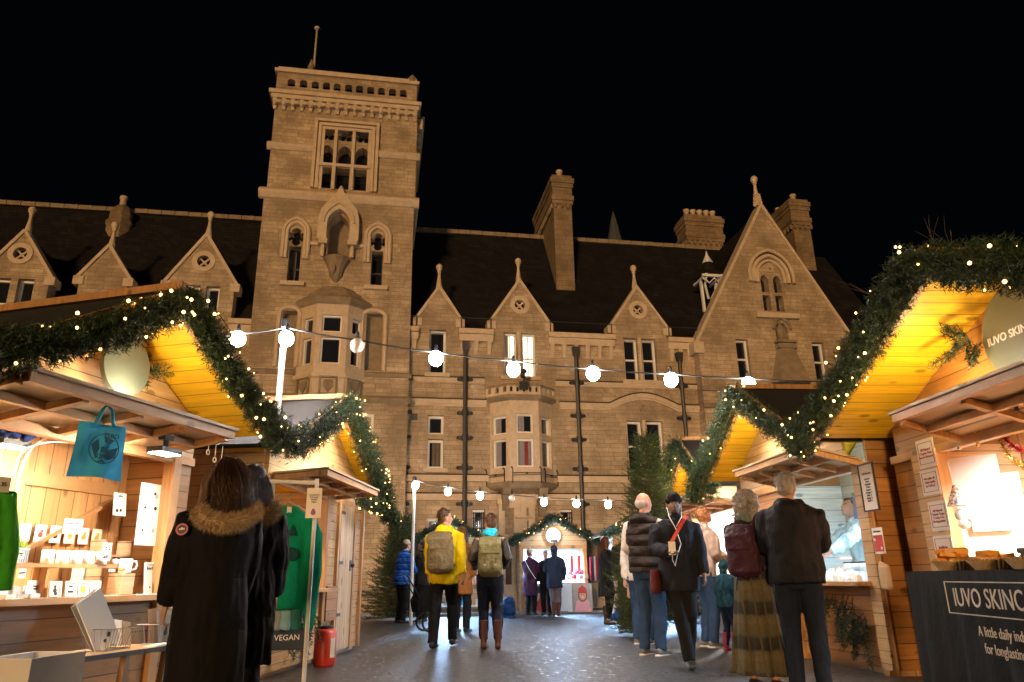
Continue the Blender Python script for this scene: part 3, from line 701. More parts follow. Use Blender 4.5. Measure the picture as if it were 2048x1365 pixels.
# ------------------------------------------------------------------ gabled wing on the right
WO = -.45
apx = fp(1521, 412, WO); gl = fp(1396, 684, WO); gr_ = fp(1706, 650, WO)
uw0, uw1 = gl[0], 2*apx[0]-gl[0]; 
slope = (apx[1]-gl[1])/(apx[0]-gl[0])
WG = [rect(*p, WO) for p in [(1475,679,1500,756), (1628,684,1650,757)]]
WG[1] = (WG[1][0], WG[1][0]+WG[0][1]-WG[0][0], WG[0][2], WG[0][3])
L4 = [rect(*p, WO) for p in [(1525,548,1541,585), (1546,548,1560,585), (1529,591,1544,622), (1549,592,1563,622)]]
lw = (L4[0][1]-L4[0][0]+L4[2][1]-L4[2][0])/2; uc1 = (L4[0][0]+L4[2][1]+L4[1][0]+L4[3][1])/4
za0, za1, zb0_, zb1_ = L4[2][2], L4[2][3], L4[0][2], L4[0][3]
lts = []
for s_ in (-1, 1):
    c_ = uc1+s_*(lw/2+.09); lts.append((c_-lw/2, c_+lw/2))
hol = [rloop((a, b_, za0, za1)) for a, b_ in lts]+[arch(a, b_, zb0_, zb1_-.25, 4, .7) for a, b_ in lts]
nr = rect(1552, 650, 1577, 686, WO); hol.append(arch(nr[0], nr[1], nr[2], nr[3]-.2, 5, .7))
m = MB(); m.prism([(uw0, -.3), (uw1, -.3), (uw1, gl[1]), apx, (uw0, gl[1])], WO, WO+.5, [rloop(r) for r in WG]+hol); m.box(uw0+.02, uw0+.3, WO+.501, .02, -.3, gl[1]-.1)
m.build('wall', M_stone, BLD)
for r in WG: window(r, WO, bars=((r[2]+r[3])/2,), fr=.06)
g_ = MB(); g_.box(uc1-.6, uc1+.6, WO+.3, WO+.32, za0-.1, zb1_+.2); g_.build('pane', M_glass, BLD)
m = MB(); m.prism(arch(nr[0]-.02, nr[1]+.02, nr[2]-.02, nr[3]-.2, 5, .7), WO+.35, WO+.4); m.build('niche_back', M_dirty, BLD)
m = MB(); yb = WO
m.beam((uw0-.15, WO+.2, gl[1]-.15), (apx[0], WO+.2, apx[1]+.04), .52, .10, up=(0, 0, 1)); m.beam((uw1+.15, WO+.203, gl[1]-.15), (apx[0], WO+.203, apx[1]+.04), .52, .10, up=(0, 0, 1))
m.box(uw0-.2, uw0+.15, WO-.1, WO+.45, gl[1]-.4, gl[1]-.02); m.build('coping', M_trim, BLD)
f = finial(apx[0], apx[1]+.42, WO+.2, .85)
m = MB(); 
for i in range(5): m.ell((apx[0]+.12-.015*i, WO+.15, apx[1]+.1+i*.1), (.08, .08, .07), 6, 5); m.ell((apx[0]-.12+.015*i, WO+.15, apx[1]+.1+i*.1), (.08, .08, .07), 6, 5)
m.build('crocket', M_trim, BLD)
m = MB(); m.add([(uw0+.1, WO+.5, gl[1]-.1), (apx[0], WO+.5, apx[1]-.15), (uw1-.1, WO+.5, gl[1]-.1), (uw0+.1, 9, gl[1]-.1), (apx[0], 9, apx[1]-.15), (uw1-.1, 9, gl[1]-.1)], [(0,3,4,1), (1,4,5,2)])
m.build('roof', M_tile, BLD)
m = MB()   # arch mould of the gable window, sill, mullion shafts
for gr, w_ in ((.12, .06), (.26, .07), (.42, .06)):
    pts = arch(lts[0][0]-gr, lts[1][1]+gr, zb0_, zb1_-.1, 7, .6)[2:]; m.tube([(x, WO-.03-gr*.2, z) for x, z in [(lts[1][1]+gr, zb1_-.35)]+pts+[(lts[0][0]-gr, zb1_-.35)]], w_, 6)
m.prism(circ((uc1, zb1_+.18), .13), WO-.045, WO-.01, [quat((uc1, zb1_+.18), .09, 4)])
m.box(lts[0][0]-.35, lts[1][1]+.45, WO-.14, WO+.02, za0-.28, za0-.1)
m.build('window_surround', M_trim, BLD)
m = MB(); cx_ = (nr[0]+nr[1])/2; 
m.lathe([(.14, nr[2]), (.12, nr[2]+.3), (.15, nr[2]+.5), (.1, nr[2]+.62), (.05, nr[2]+.66)], (cx_, WO+.1, 0), 8); m.ell((cx_, WO+.08, nr[2]+.76), (.085, .085, .11), 8, 6); m.ell((cx_+.1, WO+.05, nr[2]+.4), (.06, .06, .16), 6, 5)
m.build('statue', M_dirty, BLD)
zq0, zq1 = fp(1570, 768, WO)[1], fp(1563, 700, WO)[1]
m = MB(); m.add([(cx_-.62, WO-.02, zq0), (cx_-.45, WO-.4, zq0), (cx_+.55, WO-.4, zq0), (cx_+.75, WO-.02, zq0), (cx_-.3, WO-.02, zq1), (cx_-.2, WO-.2, zq1), (cx_+.25, WO-.2, zq1), (cx_+.32, WO-.02, zq1)], [(0,1,5,4), (1,2,6,5), (2,3,7,6), (4,5,6,7)])
m.box(cx_-.32, cx_+.34, WO-.24, WO+.01, zq1, zq1+.16); m.box(cx_-.24, cx_+.26, WO-.18, WO+.01, zq1+.16, nr[2]-.05); m.box(nr[0]-.12, nr[1]+.12, WO-.26, WO+.01, nr[2]-.05, nr[2]+.03)
m.tube([(x, WO-.04, z) for x, z in arch(nr[0]-.08, nr[1]+.08, nr[2], nr[3]-.18, 6, .7)[2:]], .06, 6)
m.build('statue_pedestal', M_dirty, BLD)
zw = fp(1410, 776, WO)[1]
m = MB(); m.box(uw0-.06, uw1, WO-.1, WO+.02, zw-.1, zw+.06); m.box(uw0-.05, uw1, WO-.09, WO+.02, z2-.08, z2+.06); m.build('string_course', M_dirty, BLD)
# ------------------------------------------------------------------ chimneys
M_chim = stone('chimney_stone', (.40,.29,.18), (.28,.2,.12), (.12,.08,.05), .4, .2, .7)
def chimney(u0, u1, d0, d1, z0, z1, pots, oct_=False):
    m = MB()
    if oct_:
        c_ = ((u0+u1)/2, (d0+d1)/2, 0); r_ = (u1-u0)/2
        h_ = z1-z0; m.lathe([(r_*1.1, z0-.8), (r_*1.1, z0+.40*h_), (r_*1.25, z0+.48*h_), (r_*1.2, z0+.56*h_), (r_*1.0, z0+.6*h_), (r_*.98, z0+.8*h_), (r_*.7, z0+.95*h_), (r_*.5, z1)], c_, 8, ph=PI/8)
    else:
        m.box(u0, u1, d0, d1, z0, z1-1.2)
        zz = z1-1.2
        for i, (g, h) in enumerate(((.05, .14), (.08, .20), (.03, .34), (.07, .18), (.11, .2), (.04, .14))): m.box(u0-g, u1+g, d0-g, d1+g, zz, zz+h); zz += h
        n_ = max(2, int((d1-d0+u1-u0)/.3))
        for i in range(int((u1-u0)/.24)+1): x = u0+.05+i*.24; m.ell((x, d0-.06, z1-1.28), (.07, .07, .12), 6, 5)
        for i in range(int((d1-d0)/.24)+1): y = d0+.05+i*.24; m.ell((u0-.06, y, z1-1.28), (.07, .07, .12), 6, 5)
    c_ = m.build('chimney', M_chim, BLD)
    for (x, y) in pots: p = MB(); p.lathe([(.12, z1-.1), (.11, z1+.28), (.14, z1+.3), (.13, z1+.38), (.09, z1+.38)], (x, y, 0), 8); p.build('chimney_pot', M_trim, c_, True)
d_ = 1.7
a, zb_ = fp(1113, 570, d_); b2 = fp(1150, 570, d_)[0]; ztop = fp(1124, 352, d_)[1]
chimney(a, b2, d_, d_+3.2, zb_-.4, ztop, [((a+b2)/2, d_+.3), ((a+b2)/2, d_+1.2), ((a+b2)/2, d_+2.2)])
d_ = 4.2; a, z0_ = fp(1377, 500, d_); b2 = fp(1448, 500, d_)[0]; ztop = fp(1410, 432, d_)[1]
chimney(a, b2, d_, d_+.9, z0_-.8, ztop, [(a+.2+i*(b2-a-.4)/4, d_+.3) for i in range(5)])
d_ = 3.0; a = fp(1590, 480, d_)[0]; b2 = fp(1624, 480, d_)[0]; ztop = fp(1600, 400, d_)[1]
chimney(a, b2, d_, d_+3.0, 9.5, ztop, [((a+b2)/2, d_+.3), ((a+b2)/2, d_+1.5)])
d_ = 2.7; a = fp(206, 460, d_)[0]; b2 = fp(252, 460, d_)[0]; z0_ = fp(228, 478, d_)[1]; ztop = fp(238, 404, d_)[1]
chimney(a, b2, d_, d_+b2-a, z0_, ztop, [((a+b2)/2, d_+.35)], True)
# white timber bellcote on the roof slope
d_ = .9; u = fp(1420, 600, d_)[0]; zl0, zl1, zl2, zl3 = fp(1420, 625, d_)[1], fp(1420, 562, d_)[1], fp(1418, 535, d_)[1], fp(1415, 512, d_)[1]
m = MB()
for s_ in (-.28, .28):
    m.beam((u+s_*.9, d_, zl0), (u+s_, d_, zl1), .09, .09); m.tube([(u+s_*.2, d_-.02, zl0+.5), (u+s_*.9, d_-.25, zl0+.95), (u+s_, d_-.5, zl1)], .045, 6)
m.beam((u-.45, d_-.5, zl1-.02), (u+.45, d_-.5, zl1-.02), .09, .09); m.beam((u-.3, d_-.55, zl1), (u-.3, d_+.5, zl1), .09, .09); m.beam((u+.3, d_-.55, zl1), (u+.3, d_+.5, zl1), .09, .09)
m.tube([(u-.45, d_-.5, zl1-.1), (u-.2, d_-.5, zl1-.3), (u, d_-.5, zl1-.1), (u+.2, d_-.5, zl1-.3), (u+.45, d_-.5, zl1-.1)], .03, 5)
bc = m.build('bellcote', M_white, BLD)
m = MB(); m.lathe([(.5, zl1+.04), (.3, zl1+.3), (.17, zl2+.1)], (u, d_-.1, 0), 8); m.build('roof', M_tile, bc)
m = MB(); m.lathe([(.2, zl2+.1), (.08, zl2+.35), (.04, zl3), (.01, zl3+.15)], (u, d_-.1, 0), 8); m.build('spirelet', M_white, bc)
# far church spire behind the roof
m = MB(); q = A(1226, 422, 95); q2 = A(1226, 480, 95); M_spire = plain('spire_stone', (.06,.065,.07), .9)
m.lathe([(1.5, q2.z-6), (1.3, q2.z-1), (.9, q2.z+.6), (.4, q.z-1.4), (.0, q.z)], (q.x, 95, 0), 8)
tag(m.build('church_spire', M_spire), 'dim pointed church spire far behind the long roof ridge', 'spire')
# ------------------------------------------------------------------ stall materials
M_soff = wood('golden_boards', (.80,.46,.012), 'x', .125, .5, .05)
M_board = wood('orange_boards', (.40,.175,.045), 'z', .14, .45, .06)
M_boardv = wood('upright_boards', (.56,.29,.11), 'x', .14, .5, .05)
M_boardpale = wood('pale_boards', (.62,.42,.24), 'z', .135, .5, .06)
M_boardmid = wood('honey_boards', (.58,.36,.17), 'z', .11, .5, .06)
M_whitewall = plain('white_lining', (.75,.74,.72), .7, .05)
M_frame = wood('pine_frame', (.50,.26,.10), 'y', .9, .5, 0.0)
M_ply = wood('warm_ply', (.55,.25,.10), 'x', .6, .6, .012)
M_oak = wood('counter_wood', (.45,.25,.11), 'y', .2, .4, .04)
M_felt = plain('roof_felt', (.022,.021,.022), .85, .4, 20, bump=.4, bs=90)
M_fir = NT('fir_needles'); v = M_fir.obj(); M_fir = M_fir.out(M_fir.mix(M_fir.noise(v, 9, 3), (.009,.026,.011), (.050,.085,.036)), .55, Specular_IOR_Level=.35)
M_fir2 = NT('tree_needles'); v = M_fir2.obj(); M_fir2 = M_fir2.out(M_fir2.mix(M_fir2.noise(v, 5, 3), (.012,.030,.010), (.065,.088,.026)), .6, Specular_IOR_Level=.3)
M_bark = plain('bark', (.07,.045,.025), .9, .4, 20, bump=.5)
M_core = plain('garland_core', (.010,.020,.009), .95, .3)
M_wire = plain('green_wire', (.01,.018,.01), .6)
M_fairy = emit('fairy_glow', (1, .52, .13), 6)
M_bulb = emit('festoon_glow', (1, .93, .88), 60)
M_plast = plain('black_plastic', (.015,.015,.017), .4)
M_led = emit('led_panel', (1, .96, .9), 30)
M_ledblue = emit('led_panel_cool', (.62, .85, 1), 30)
M_paper = plain('white_paper', (.78,.75,.70), .6, .05)
M_ink = plain('black_ink', (.02,.02,.022), .6, .1)
M_redink = plain('red_ink', (.30,.05,.04), .6, .1)
M_chrome = plain('steel_wire', (.30,.29,.28), .35, .1, metal=.9)
M_whitep = plain('white_plastic', (.75,.75,.75), .35, .04)

def fast_mesh(name, V, F, mats, parent=None):
    me = bpy.data.meshes.new(name); V = np.asarray(V, 'f'); F = np.asarray(F, 'i'); k = F.shape[1]
    me.vertices.add(len(V)); me.vertices.foreach_set('co', V.ravel()); me.loops.add(F.size); me.loops.foreach_set('vertex_index', F.ravel())
    me.polygons.add(len(F)); me.polygons.foreach_set('loop_start', np.arange(0, F.size, k, dtype='i')); me.polygons.foreach_set('loop_total', np.full(len(F), k, 'i'))
    for mt in (mats if isinstance(mats, (list, tuple)) else [mats]): me.materials.append(mt)
    me.update(calc_edges=True); return link(name, me, parent)
def unit(a): return a/np.maximum(np.linalg.norm(a, axis=-1, keepdims=True), 1e-9)
def sprigs(B, X, L, nn=14, nl=.045, w=.003, spread=1.0, flat=False):
    B = np.asarray(B, float); X = unit(np.asarray(X, float)); N = len(B); L = np.broadcast_to(L, (N,))
    k = (np.arange(nn)+.5)/nn; P = B[:, None]+X[:, None]*(L[:, None]*k)[:, :, None]
    h = rng.normal(size=(N, 3)); a = unit(np.cross(X, h)); b_ = np.cross(X, a)
    ph = rng.uniform(0, 2*PI, (N, nn)); 
    if flat: ph = np.where(rng.random((N, nn)) < .5, 0, PI)+rng.normal(0, .5, (N, nn))
    rad = a[:, None]*np.cos(ph)[..., None]+b_[:, None]*np.sin(ph)[..., None]
    D = unit(X[:, None]*rng.uniform(.35, 1.0, (N, nn, 1))+rad*spread)
    s_ = unit(np.cross(D, rng.normal(size=D.shape)))*w
    ln = nl*rng.uniform(.7, 1.2, (N, nn, 1))
    V = np.stack([P-s_, P+s_, P+D*ln], 2).reshape(-1, 3)
    return V, np.arange(len(V)).reshape(-1, 3)
def path_sample(pts, n):
    P = np.array([list(p) for p in pts], float); d = np.linalg.norm(np.diff(P, axis=0), axis=1); c_ = np.concatenate([[0], np.cumsum(d)])
    t_ = np.sort(rng.uniform(0, c_[-1], n)); Q = np.stack([np.interp(t_, c_, P[:, i]) for i in range(3)], 1)
    Q2 = np.stack([np.interp(np.minimum(t_+.05, c_[-1]+0), c_, P[:, i]) for i in range(3)], 1); Q1 = np.stack([np.interp(t_-.05, c_, P[:, i]) for i in range(3)], 1)
    return Q, unit(Q2-Q1), c_[-1]
def garland(pts, rad, dens, label, group, lights=0, lightlab='', nl=.05, w=.0035, mat=None):
    root = thing('garland', label, 'garland', pts[0], 0, group); o_ = np.array(list(pts[0]))
    pp = [Vector(p)-Vector(pts[0]) for p in pts]
    L = sum((pp[i+1]-pp[i]).length for i in range(len(pp)-1))
    m = MB(); m.tube(pp, rad*.35, 7); m.build('garland_stem', M_core, root)
    Q, Tn, _ = path_sample(pp, int(L*dens)); h = rng.normal(size=Q.shape); r1 = unit(h-Tn*np.sum(h*Tn, 1, keepdims=True))
    lump = 1+.28*np.array([mnoise.noise((q[0]*3+5, q[1]*3, q[2]*3)) for q in Q.tolist()])[:, None]
    Bp = Q+r1*rad*.28*lump; X = r1*.9+Tn*rng.uniform(-.5, .9, (len(Q), 1))+rng.normal(0, .25, Q.shape)+np.array([0, 0, -.15])
    V, F = sprigs(Bp, X, rad*.75*lump[:, 0]*rng.uniform(.6, 1.15, len(Q)), 15, nl, w)
    fast_mesh('needles', V, F, mat or M_fir, root)
    if lights:
        lt = thing('fairy_lights', lightlab, 'fairy lights', pts[0], 0, 'strings of fairy lights in the garlands')
        Q, Tn, _ = path_sample(pp, lights); h = rng.normal(size=Q.shape); r1 = unit(h-Tn*np.sum(h*Tn, 1, keepdims=True)); C_ = Q+r1*rad*rng.uniform(.75, 1.1, (lights, 1))
        wr = MB(); wr.tube([Vector(c_) for c_ in C_], .003, 4); wr.build('wire', M_wire, lt)
        bm_ = MB(); bm_.ell((0,0,0), .0088, 8, 6); b0 = bm_.build('bulb', M_fairy, lt, True); b0.location = C_[0]
        for c_ in C_[1:]:
            b2_ = b0.copy(); COL.objects.link(b2_); b2_.location = c_; s_ = random.choice((.6, .8, 1, 1.35)); b2_.scale = (s_,)*3
    return root
def text(name, body, size, mat, parent, loc=(0,0,0), rot=(PI/2, 0, 0), align='CENTER', ext=.0015, spacing=1.0, shear=0.0, bold=0.0):
    cu = bpy.data.curves.new('t', 'FONT'); cu.body = body; cu.size = size; cu.align_x = align; cu.align_y = 'CENTER'; cu.extrude = ext; cu.space_character = spacing; cu.shear = shear; cu.offset = bold; cu.resolution_u = 3
    t_ = bpy.data.objects.new('t', cu); COL.objects.link(t_); dg = bpy.context.evaluated_depsgraph_get(); dg.update()
    me = bpy.data.meshes.new_from_object(t_.evaluated_get(dg)); bpy.data.objects.remove(t_); me.name = name; me.materials.clear(); me.materials.append(mat)
    return link(name, me, parent, loc, rot)
def lamp(typ, loc, power, col, parent=None, size=.1, aim=None, spot=None, name='lamp_light'):
    l = bpy.data.lights.new(name, typ); l.energy = power; l.color = col
    if typ == 'AREA': l.shape = 'SQUARE'; l.size = size
    else: l.shadow_soft_size = size
    if spot: l.spot_size = R(spot); l.spot_blend = .5
    o_ = bpy.data.objects.new(name, l); COL.objects.link(o_); o_.location = loc
    if parent is not None: o_.parent = parent
    if aim is not None: o_.rotation_euler = Vector(aim).to_track_quat('-Z', 'Y').to_euler()
    return o_

class Stall:
    def __init__(s, Lp, Rp, oh, ze=2.2, zr=3.1, D=2.1, lab='', group='wooden market chalets', xo=None, zc=.84, zo=1.95, wl=None, wr=None, Db=None, awx=None, aw=(.8, .12), board=None, inner=None, gablelamp=10, lampx=0, lampcol=(1, .80, .42), sign=None, awn=True):
        Lp = Vector((*Lp, 0)); Rp = Vector((*Rp, 0)); d = (Rp-Lp); s.hw = d.length/2; d.normalize(); s.n = Vector((-d.y, d.x, 0)); s.d = d
        s.o = (Lp+Rp)/2+s.n*oh; s.rz = math.atan2(d.y, d.x); s.oh = oh; s.ze = ze; s.zr = zr; s.D = D
        s.M = Matrix.Translation(s.o) @ Matrix.Rotation(s.rz, 4, 'Z'); s.Mi = s.M.inverted()
        t_ = s.root = thing('market_stall', lab, 'market stall', s.o, s.rz, group)
        hw = s.hw; wh = s.wh = hw-.22; wl = wl or wh; wr = wr or wh; Db = Db or D; bm_ = board or M_board; inn = inner or M_boardv
        sl = (zr-ze)/hw; s.sl = sl; zw = ze+sl*.22-.04; s.zw = zw
        xa, xb = xo or (-wh+.06, wh-.06); s.xa, s.xb = xa, xb; s.zc = zc; s.zo = zo
        for sg in (-1, 1):
            m = MB(); q = [(sg*hw, ze), (0, zr), (0, zr+.03), (sg*hw, ze+.03)]
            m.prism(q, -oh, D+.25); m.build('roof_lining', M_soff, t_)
            m = MB(); q = [(sg*(hw+.04), ze+.032-sl*.04), (0, zr+.032), (0, zr+.075), (sg*(hw+.04), ze+.075-sl*.04)]
            m.prism(q, -oh-.03, D+.3); m.build('roof', M_felt, t_)
            m = MB(); m.beam((sg*(hw+.03), -oh-.045, ze-.02), (0, -oh-.045, zr+.03), .028, .13, up=(0, 0, 1)); m.build('bargeboard', M_frame, t_)
            m = MB(); m.beam((sg*hw*.97, -oh+.03, ze-.035+sl*.03*hw), (0, -oh+.03, zr-.045), .05, .06, up=(0, 0, 1)); m.build('rafter', M_frame, t_)
        m = MB(); m.box(-.07, .07, -oh-.06, D+.3, zr+.06, zr+.12); m.build('ridge_board', M_frame, t_)
        # gable triangle, side walls, back wall, front below the counter
        m = MB(); m.prism([(-wh, zo), (wh, zo), (wh, zw), (0, zr-.02), (-wh, zw)], 0, .04); m.build('gable', M_boardpale if board is None else board, t_)
        m = MB(); m.box(-wl, wr, -.03, .046, zo-.04, zo+.03); m.build('header', M_frame, t_)
        m = MB(); m.box(-wl, -wl+.04, .045, D, .05, zw); m.build('side_wall', bm_, t_)
        m = MB(); m.box(wr-.04, wr, .045, D, .05, zw); m.build('side_wall', bm_, t_)
        m = MB(); m.prism([(-wl+.04, .05), (wr-.04, .05), (wr-.04, zw), (0, zr-.05), (-wl+.04, zw)], Db-.04, Db); m.build('back_wall', inn, t_)
        m = MB(); m.box(xa, xb, 0, .04, .05, zc-.04); m.build('front_wall', bm_, t_)
        if xa > -wl+.12: m = MB(); m.box(-wl, xa, 0.001, .044, .05, zo); m.build('front_wall', bm_, t_)
        if xb < wr-.12: m = MB(); m.box(xb, wr, 0.001, .044, .05, zo); m.build('front_wall', bm_, t_)
        for x in (xa, xb):
            m = MB(); m.box(x-.045, x+.045, -.045, .06, .0, zo); m.build('post', M_frame, t_)
        m = MB(); m.box(xa-.02, xb+.02, -.22, min(.38, Db-.05), zc-.04, zc); m.build('counter', M_oak, t_)
        m = MB(); m.box(-wl+.04, wr-.04, .05, D-.04, .0, .06); m.build('floor', M_oak, t_)
        if awn:
            a0, a1 = awx or (xa-.12, xb+.12); ay, az = aw; az = zo+.02+az; m = MB(); e = .02
            m.add([(a0, -ay, az), (a1, -ay, az), (a1, -.02, zo+.04), (a0, -.02, zo+.04), (a0, -ay, az+.022), (a1, -ay, az+.022), (a1, -.02, zo+.062), (a0, -.02, zo+.062)], [(0,1,2,3), (7,6,5,4), (0,4,5,1), (1,5,6,2), (2,6,7,3), (3,7,4,0)])
            a_ = m.build('awning', M_boardpale, t_)
            m = MB(); zf = lambda y: zo+.04+(az-zo-.04)*(-y-.02)/(ay-.02)-.035
            m.beam((a0+.02, -ay+.05, zf(-ay)), (a1-.02, -ay+.05, zf(-ay)), .06, .06); m.beam((a0+.02, -ay*.5, zf(-ay*.5)), (a1-.02, -ay*.5, zf(-ay*.5)), .05, .055); m.build('awning_rail', M_frame, a_)
            m = MB(); n_ = 4
            for i in range(n_+1): x = a0+.02+(a1-a0-.04)*i/n_; m.beam((x, -.05, zf(-.05)-.002), (x, -ay+.1, zf(-ay+.1)-.002), .055, .05)
            m.build('awning_rib', M_frame, a_)
        if gablelamp:
            f = MB(); f.box(-.09, .09, -.30, -.24, zo+.12, zo+.20); f.tube([(0, -.27, zo+.04), (0, -.27, zo+.12)], .015, 6)
            fo = f.build('gable_lamp', M_plast, t_); g_ = MB(); g_.box(-.08, .08, -.295, -.245, zo+.2005, zo+.204); g_.build('lamp_lens', M_led, fo)
            lamp('POINT', (lampx, -.36, zo+.30), gablelamp, lampcol, t_, .05)
    def w(s, x, y, z): return s.M @ Vector((x, y, z))
    def at(s, px, py, y):           # local x, z of a photo pixel on the local plane y
        o_ = s.Mi @ Vector((0, 0, HC)); d = s.Mi.to_3x3() @ Vector(ray(px, py)); t_ = (y-o_.y)/d.y; q = o_+d*t_; return q.x, q.z
    def path(s, sag=.05, ext=(.1, .1), drop=(.1, .1), rise=.02, y=-.1):
        hw = s.hw; yy = -s.oh+y; pts = []
        if ext[0]: pts.append(s.w(-hw-ext[0], yy, s.ze-drop[0]))
        for i in range(9): a = i/8; pts.append(s.w(-hw*(1-a), yy, s.ze+(s.zr-s.ze)*a+rise-sag*math.sin(PI*a)))
        for i in range(1, 9): a = i/8; pts.append(s.w(hw*a, yy, s.zr-(s.zr-s.ze)*a+rise-sag*math.sin(PI*a)))
        if ext[1]: pts.append(s.w(hw+ext[1], yy, s.ze-drop[1]))
        return pts

L1 = Stall((-2.92, 3.95), (-2.23, 6.6), .62, zr=3.02, lab='nearest wooden stall on the left, selling mugs and cards', xo=(-1.09, .92), awx=(-1.3, .66), Db=.68)
L2 = Stall((-2.34, 7.35), (-2.06, 11.1), .22, lab='second wooden stall on the left with a plank door beside its counter', xo=(-1.6, .24), wr=1.95, wl=1.7, aw=(.62, .06), awx=(-1.6, .5), board=M_boardmid)
R1 = Stall((2.95, 7.2), (3.25, 2.85), .72, lab='nearest wooden stall on the right with paper notices and red tinsel', board=M_board, xo=(-1.36, 1.9), awx=(-.98, 2.2), aw=(.62, .2), Db=1.3, wl=2.03, lampx=-.6, gablelamp=13)
R2 = Stall((2.72, 10.6), (3.05, 7.45), .45, lab='second wooden stall on the right, lit bluish inside, two shoppers at its counter', inner=wood('whitewashed_boards', (.60,.58,.50), 'z', .16, .5, .04), aw=(.62, .16), xo=(-.05, 1.62), awx=(-.1, 1.75), wr=1.72, Db=1.5)
R3 = Stall((2.85, 14.1), (3.0, 11.2), .45, lab='third wooden stall on the right, glaring white inside, behind the curly haired woman', inner=M_whitewall, gablelamp=14, Db=1.2)
for (c_, lab, k) in (((1.07, 20.55), 'far middle stall with lit round sign, selling bobble hats in front of the college', 0), ((-1.80, 20.6), 'far left stall behind the man in the yellow jacket', 1), ((3.35, 18.4), 'far right stall behind the tall Christmas tree', 2)):
    s_ = Stall((c_[0]-1.15, c_[1]-.12), (c_[0]+1.15, c_[1]+.05), .35, ze=1.88, zr=2.48, D=1.15, lab=lab, zo=1.72, zc=.78, aw=(.4, .1), awn=False, inner=plain('white_lining%d' % k, (.70,.74,.76), .7), gablelamp=9, lampcol=(.62, .82, 1), board=M_boardpale)
    (F0, F1, F2) = (s_, None, None) if k == 0 else ((F0, s_, None) if k == 1 else (F0, F1, s_))
GG = 'fir garlands on the stall gables'
garland(L1.path(ext=(.25, .12), drop=(.1, .08), rise=-.02), .15, 620, 'thick fir garland over the nearest left stall gable', GG, 75, 'warm fairy lights wound through the nearest left garland')
garland(L2.path(ext=(.0, .4), drop=(.0, .4)), .17, 430, 'fir garland over the second left stall, drooping past its plank door', GG, 75, 'warm fairy lights on the second left stall garland')
garland([L2.w(L2.hw*.42, -.3, 1.98), L2.w(L2.hw*.7, -.34, 1.93), L2.w(L2.hw+.15, -.4, 1.9), L2.w(L2.hw+.35, -.45, 1.72)], .12, 400, 'short fir garland under the eaves above the plank door', GG, 22, 'short string of fairy lights above the plank door')
garland(R1.path(ext=(.2, .3), drop=(.1, .1)), .175, 640, 'thick fir garland over the nearest right stall gable', GG, 75, 'warm fairy lights wound through the nearest right garland')
garland(R2.path(ext=(.2, .1), drop=(.25, .05)), .17, 430, 'dark fir garland over the second right stall gable', GG, 26, 'sparse fairy lights on the second right stall garland')
garland(R3.path(ext=(.25, .3), drop=(.5, .1)), .17, 330, 'fir garland over the third right stall, hanging long on its far side', GG, 20, 'a few fairy lights on the third right stall garland')
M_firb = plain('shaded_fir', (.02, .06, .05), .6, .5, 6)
for s_, lab, lb in ((F0, 'fir garland arched over the far middle stall', 'fairy lights on the far middle stall'), (F1, 'fir garland arched over the far left stall', 'fairy lights on the far left stall'), (F2, 'fir garland over the far right stall', 'fairy lights on the far right stall')):
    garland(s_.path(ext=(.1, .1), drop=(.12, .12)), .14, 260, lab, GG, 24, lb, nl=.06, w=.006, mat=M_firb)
# ---- pale linings inside the right stalls
M_wash = wood('washed_lining', (.62,.61,.55), 'z', .16, .5, .04)
for s_, mt in ((R1, M_boardpale), (R2, M_wash), (R3, M_whitewall)):
    m = MB(); m.box(-s_.hw+.265 if s_ is not R1 else -1.98, -s_.hw+.28 if s_ is not R1 else -1.965, .05, (1.25 if s_ is R1 else 1.45 if s_ is R2 else 1.15), .07, 2.1); m.build('side_lining', mt, s_.root)
lamp('POINT', (.35, .95, 1.82), 20, (.55, .78, 1), R2.root, .1); lamp('POINT', (-.3, .6, 1.8), 45, (1, .95, .9), R3.root, .1)  # bare point lights; the bluish one is added to brighten its back wall
# ---- lights inside the stalls
def led(st, x, y, z, power, col, label, m=M_led, tilt=(0, .8, -1), vis=True, size=.22):
    t_ = thing('led_floodlight', label, 'floodlight', st.w(x, y, z), st.rz, 'floodlights in the stalls')
    m_ = MB(); m_.box(-size/2, size/2, -.07, .07, 0, .04); m_.tube([(0, 0, .04), (0, 0, .12)], .02, 6); m_.box(-.05, .05, -.03, .03, .1, .14); m_.build('housing', M_plast, t_)
    g_ = MB(); g_.box(-size/2+.01, size/2-.01, -.06, .06, -.006, -.002); g_.build('lens', m, t_)
    lamp('AREA', (0, 0, -.03), power, col, t_, size*.8, aim=tilt)
led(L1, .22, -.48, 1.86, 24, (1, .84, .66), 'black floodlight under the nearest left stall awning', tilt=(-.5, .7, -.8))
led(L1, -.4, .3, 1.86, 16, (1, .88, .74), 'floodlight over the mugs in the nearest left stall', tilt=(-.1, .5, -1))
led(L2, -.6, .5, 1.85, 32, (1, .80, .50), 'floodlight in the roof of the second left stall')
led(R1, -.5, .35, 1.88, 79, (1, .92, .82), 'bright floodlight at the header of the nearest right stall', tilt=(0, .6, -1))
led(R1, .6, .4, 1.88, 32, (1, .92, .82), 'second floodlight of the nearest right stall, out towards the camera', tilt=(0, .6, -1))
led(R2, 1.2, .3, 1.87, 5, (.55, .80, 1), 'small cool floodlight added to brighten the tins of the second right stall', m=M_ledblue, tilt=(0, -.05, -1), size=.12)  # added fixture, put here to brighten the tins
led(R2, .75, 1.15, 1.86, 70, (.40, .70, 1), 'bluish floodlight in the second right stall', m=M_ledblue, tilt=(0, -.55, -1))
led(R3, 0, .4, 1.86, 79, (1, .93, .85), 'glaring floodlight in the third right stall', tilt=(0, .7, -.8))
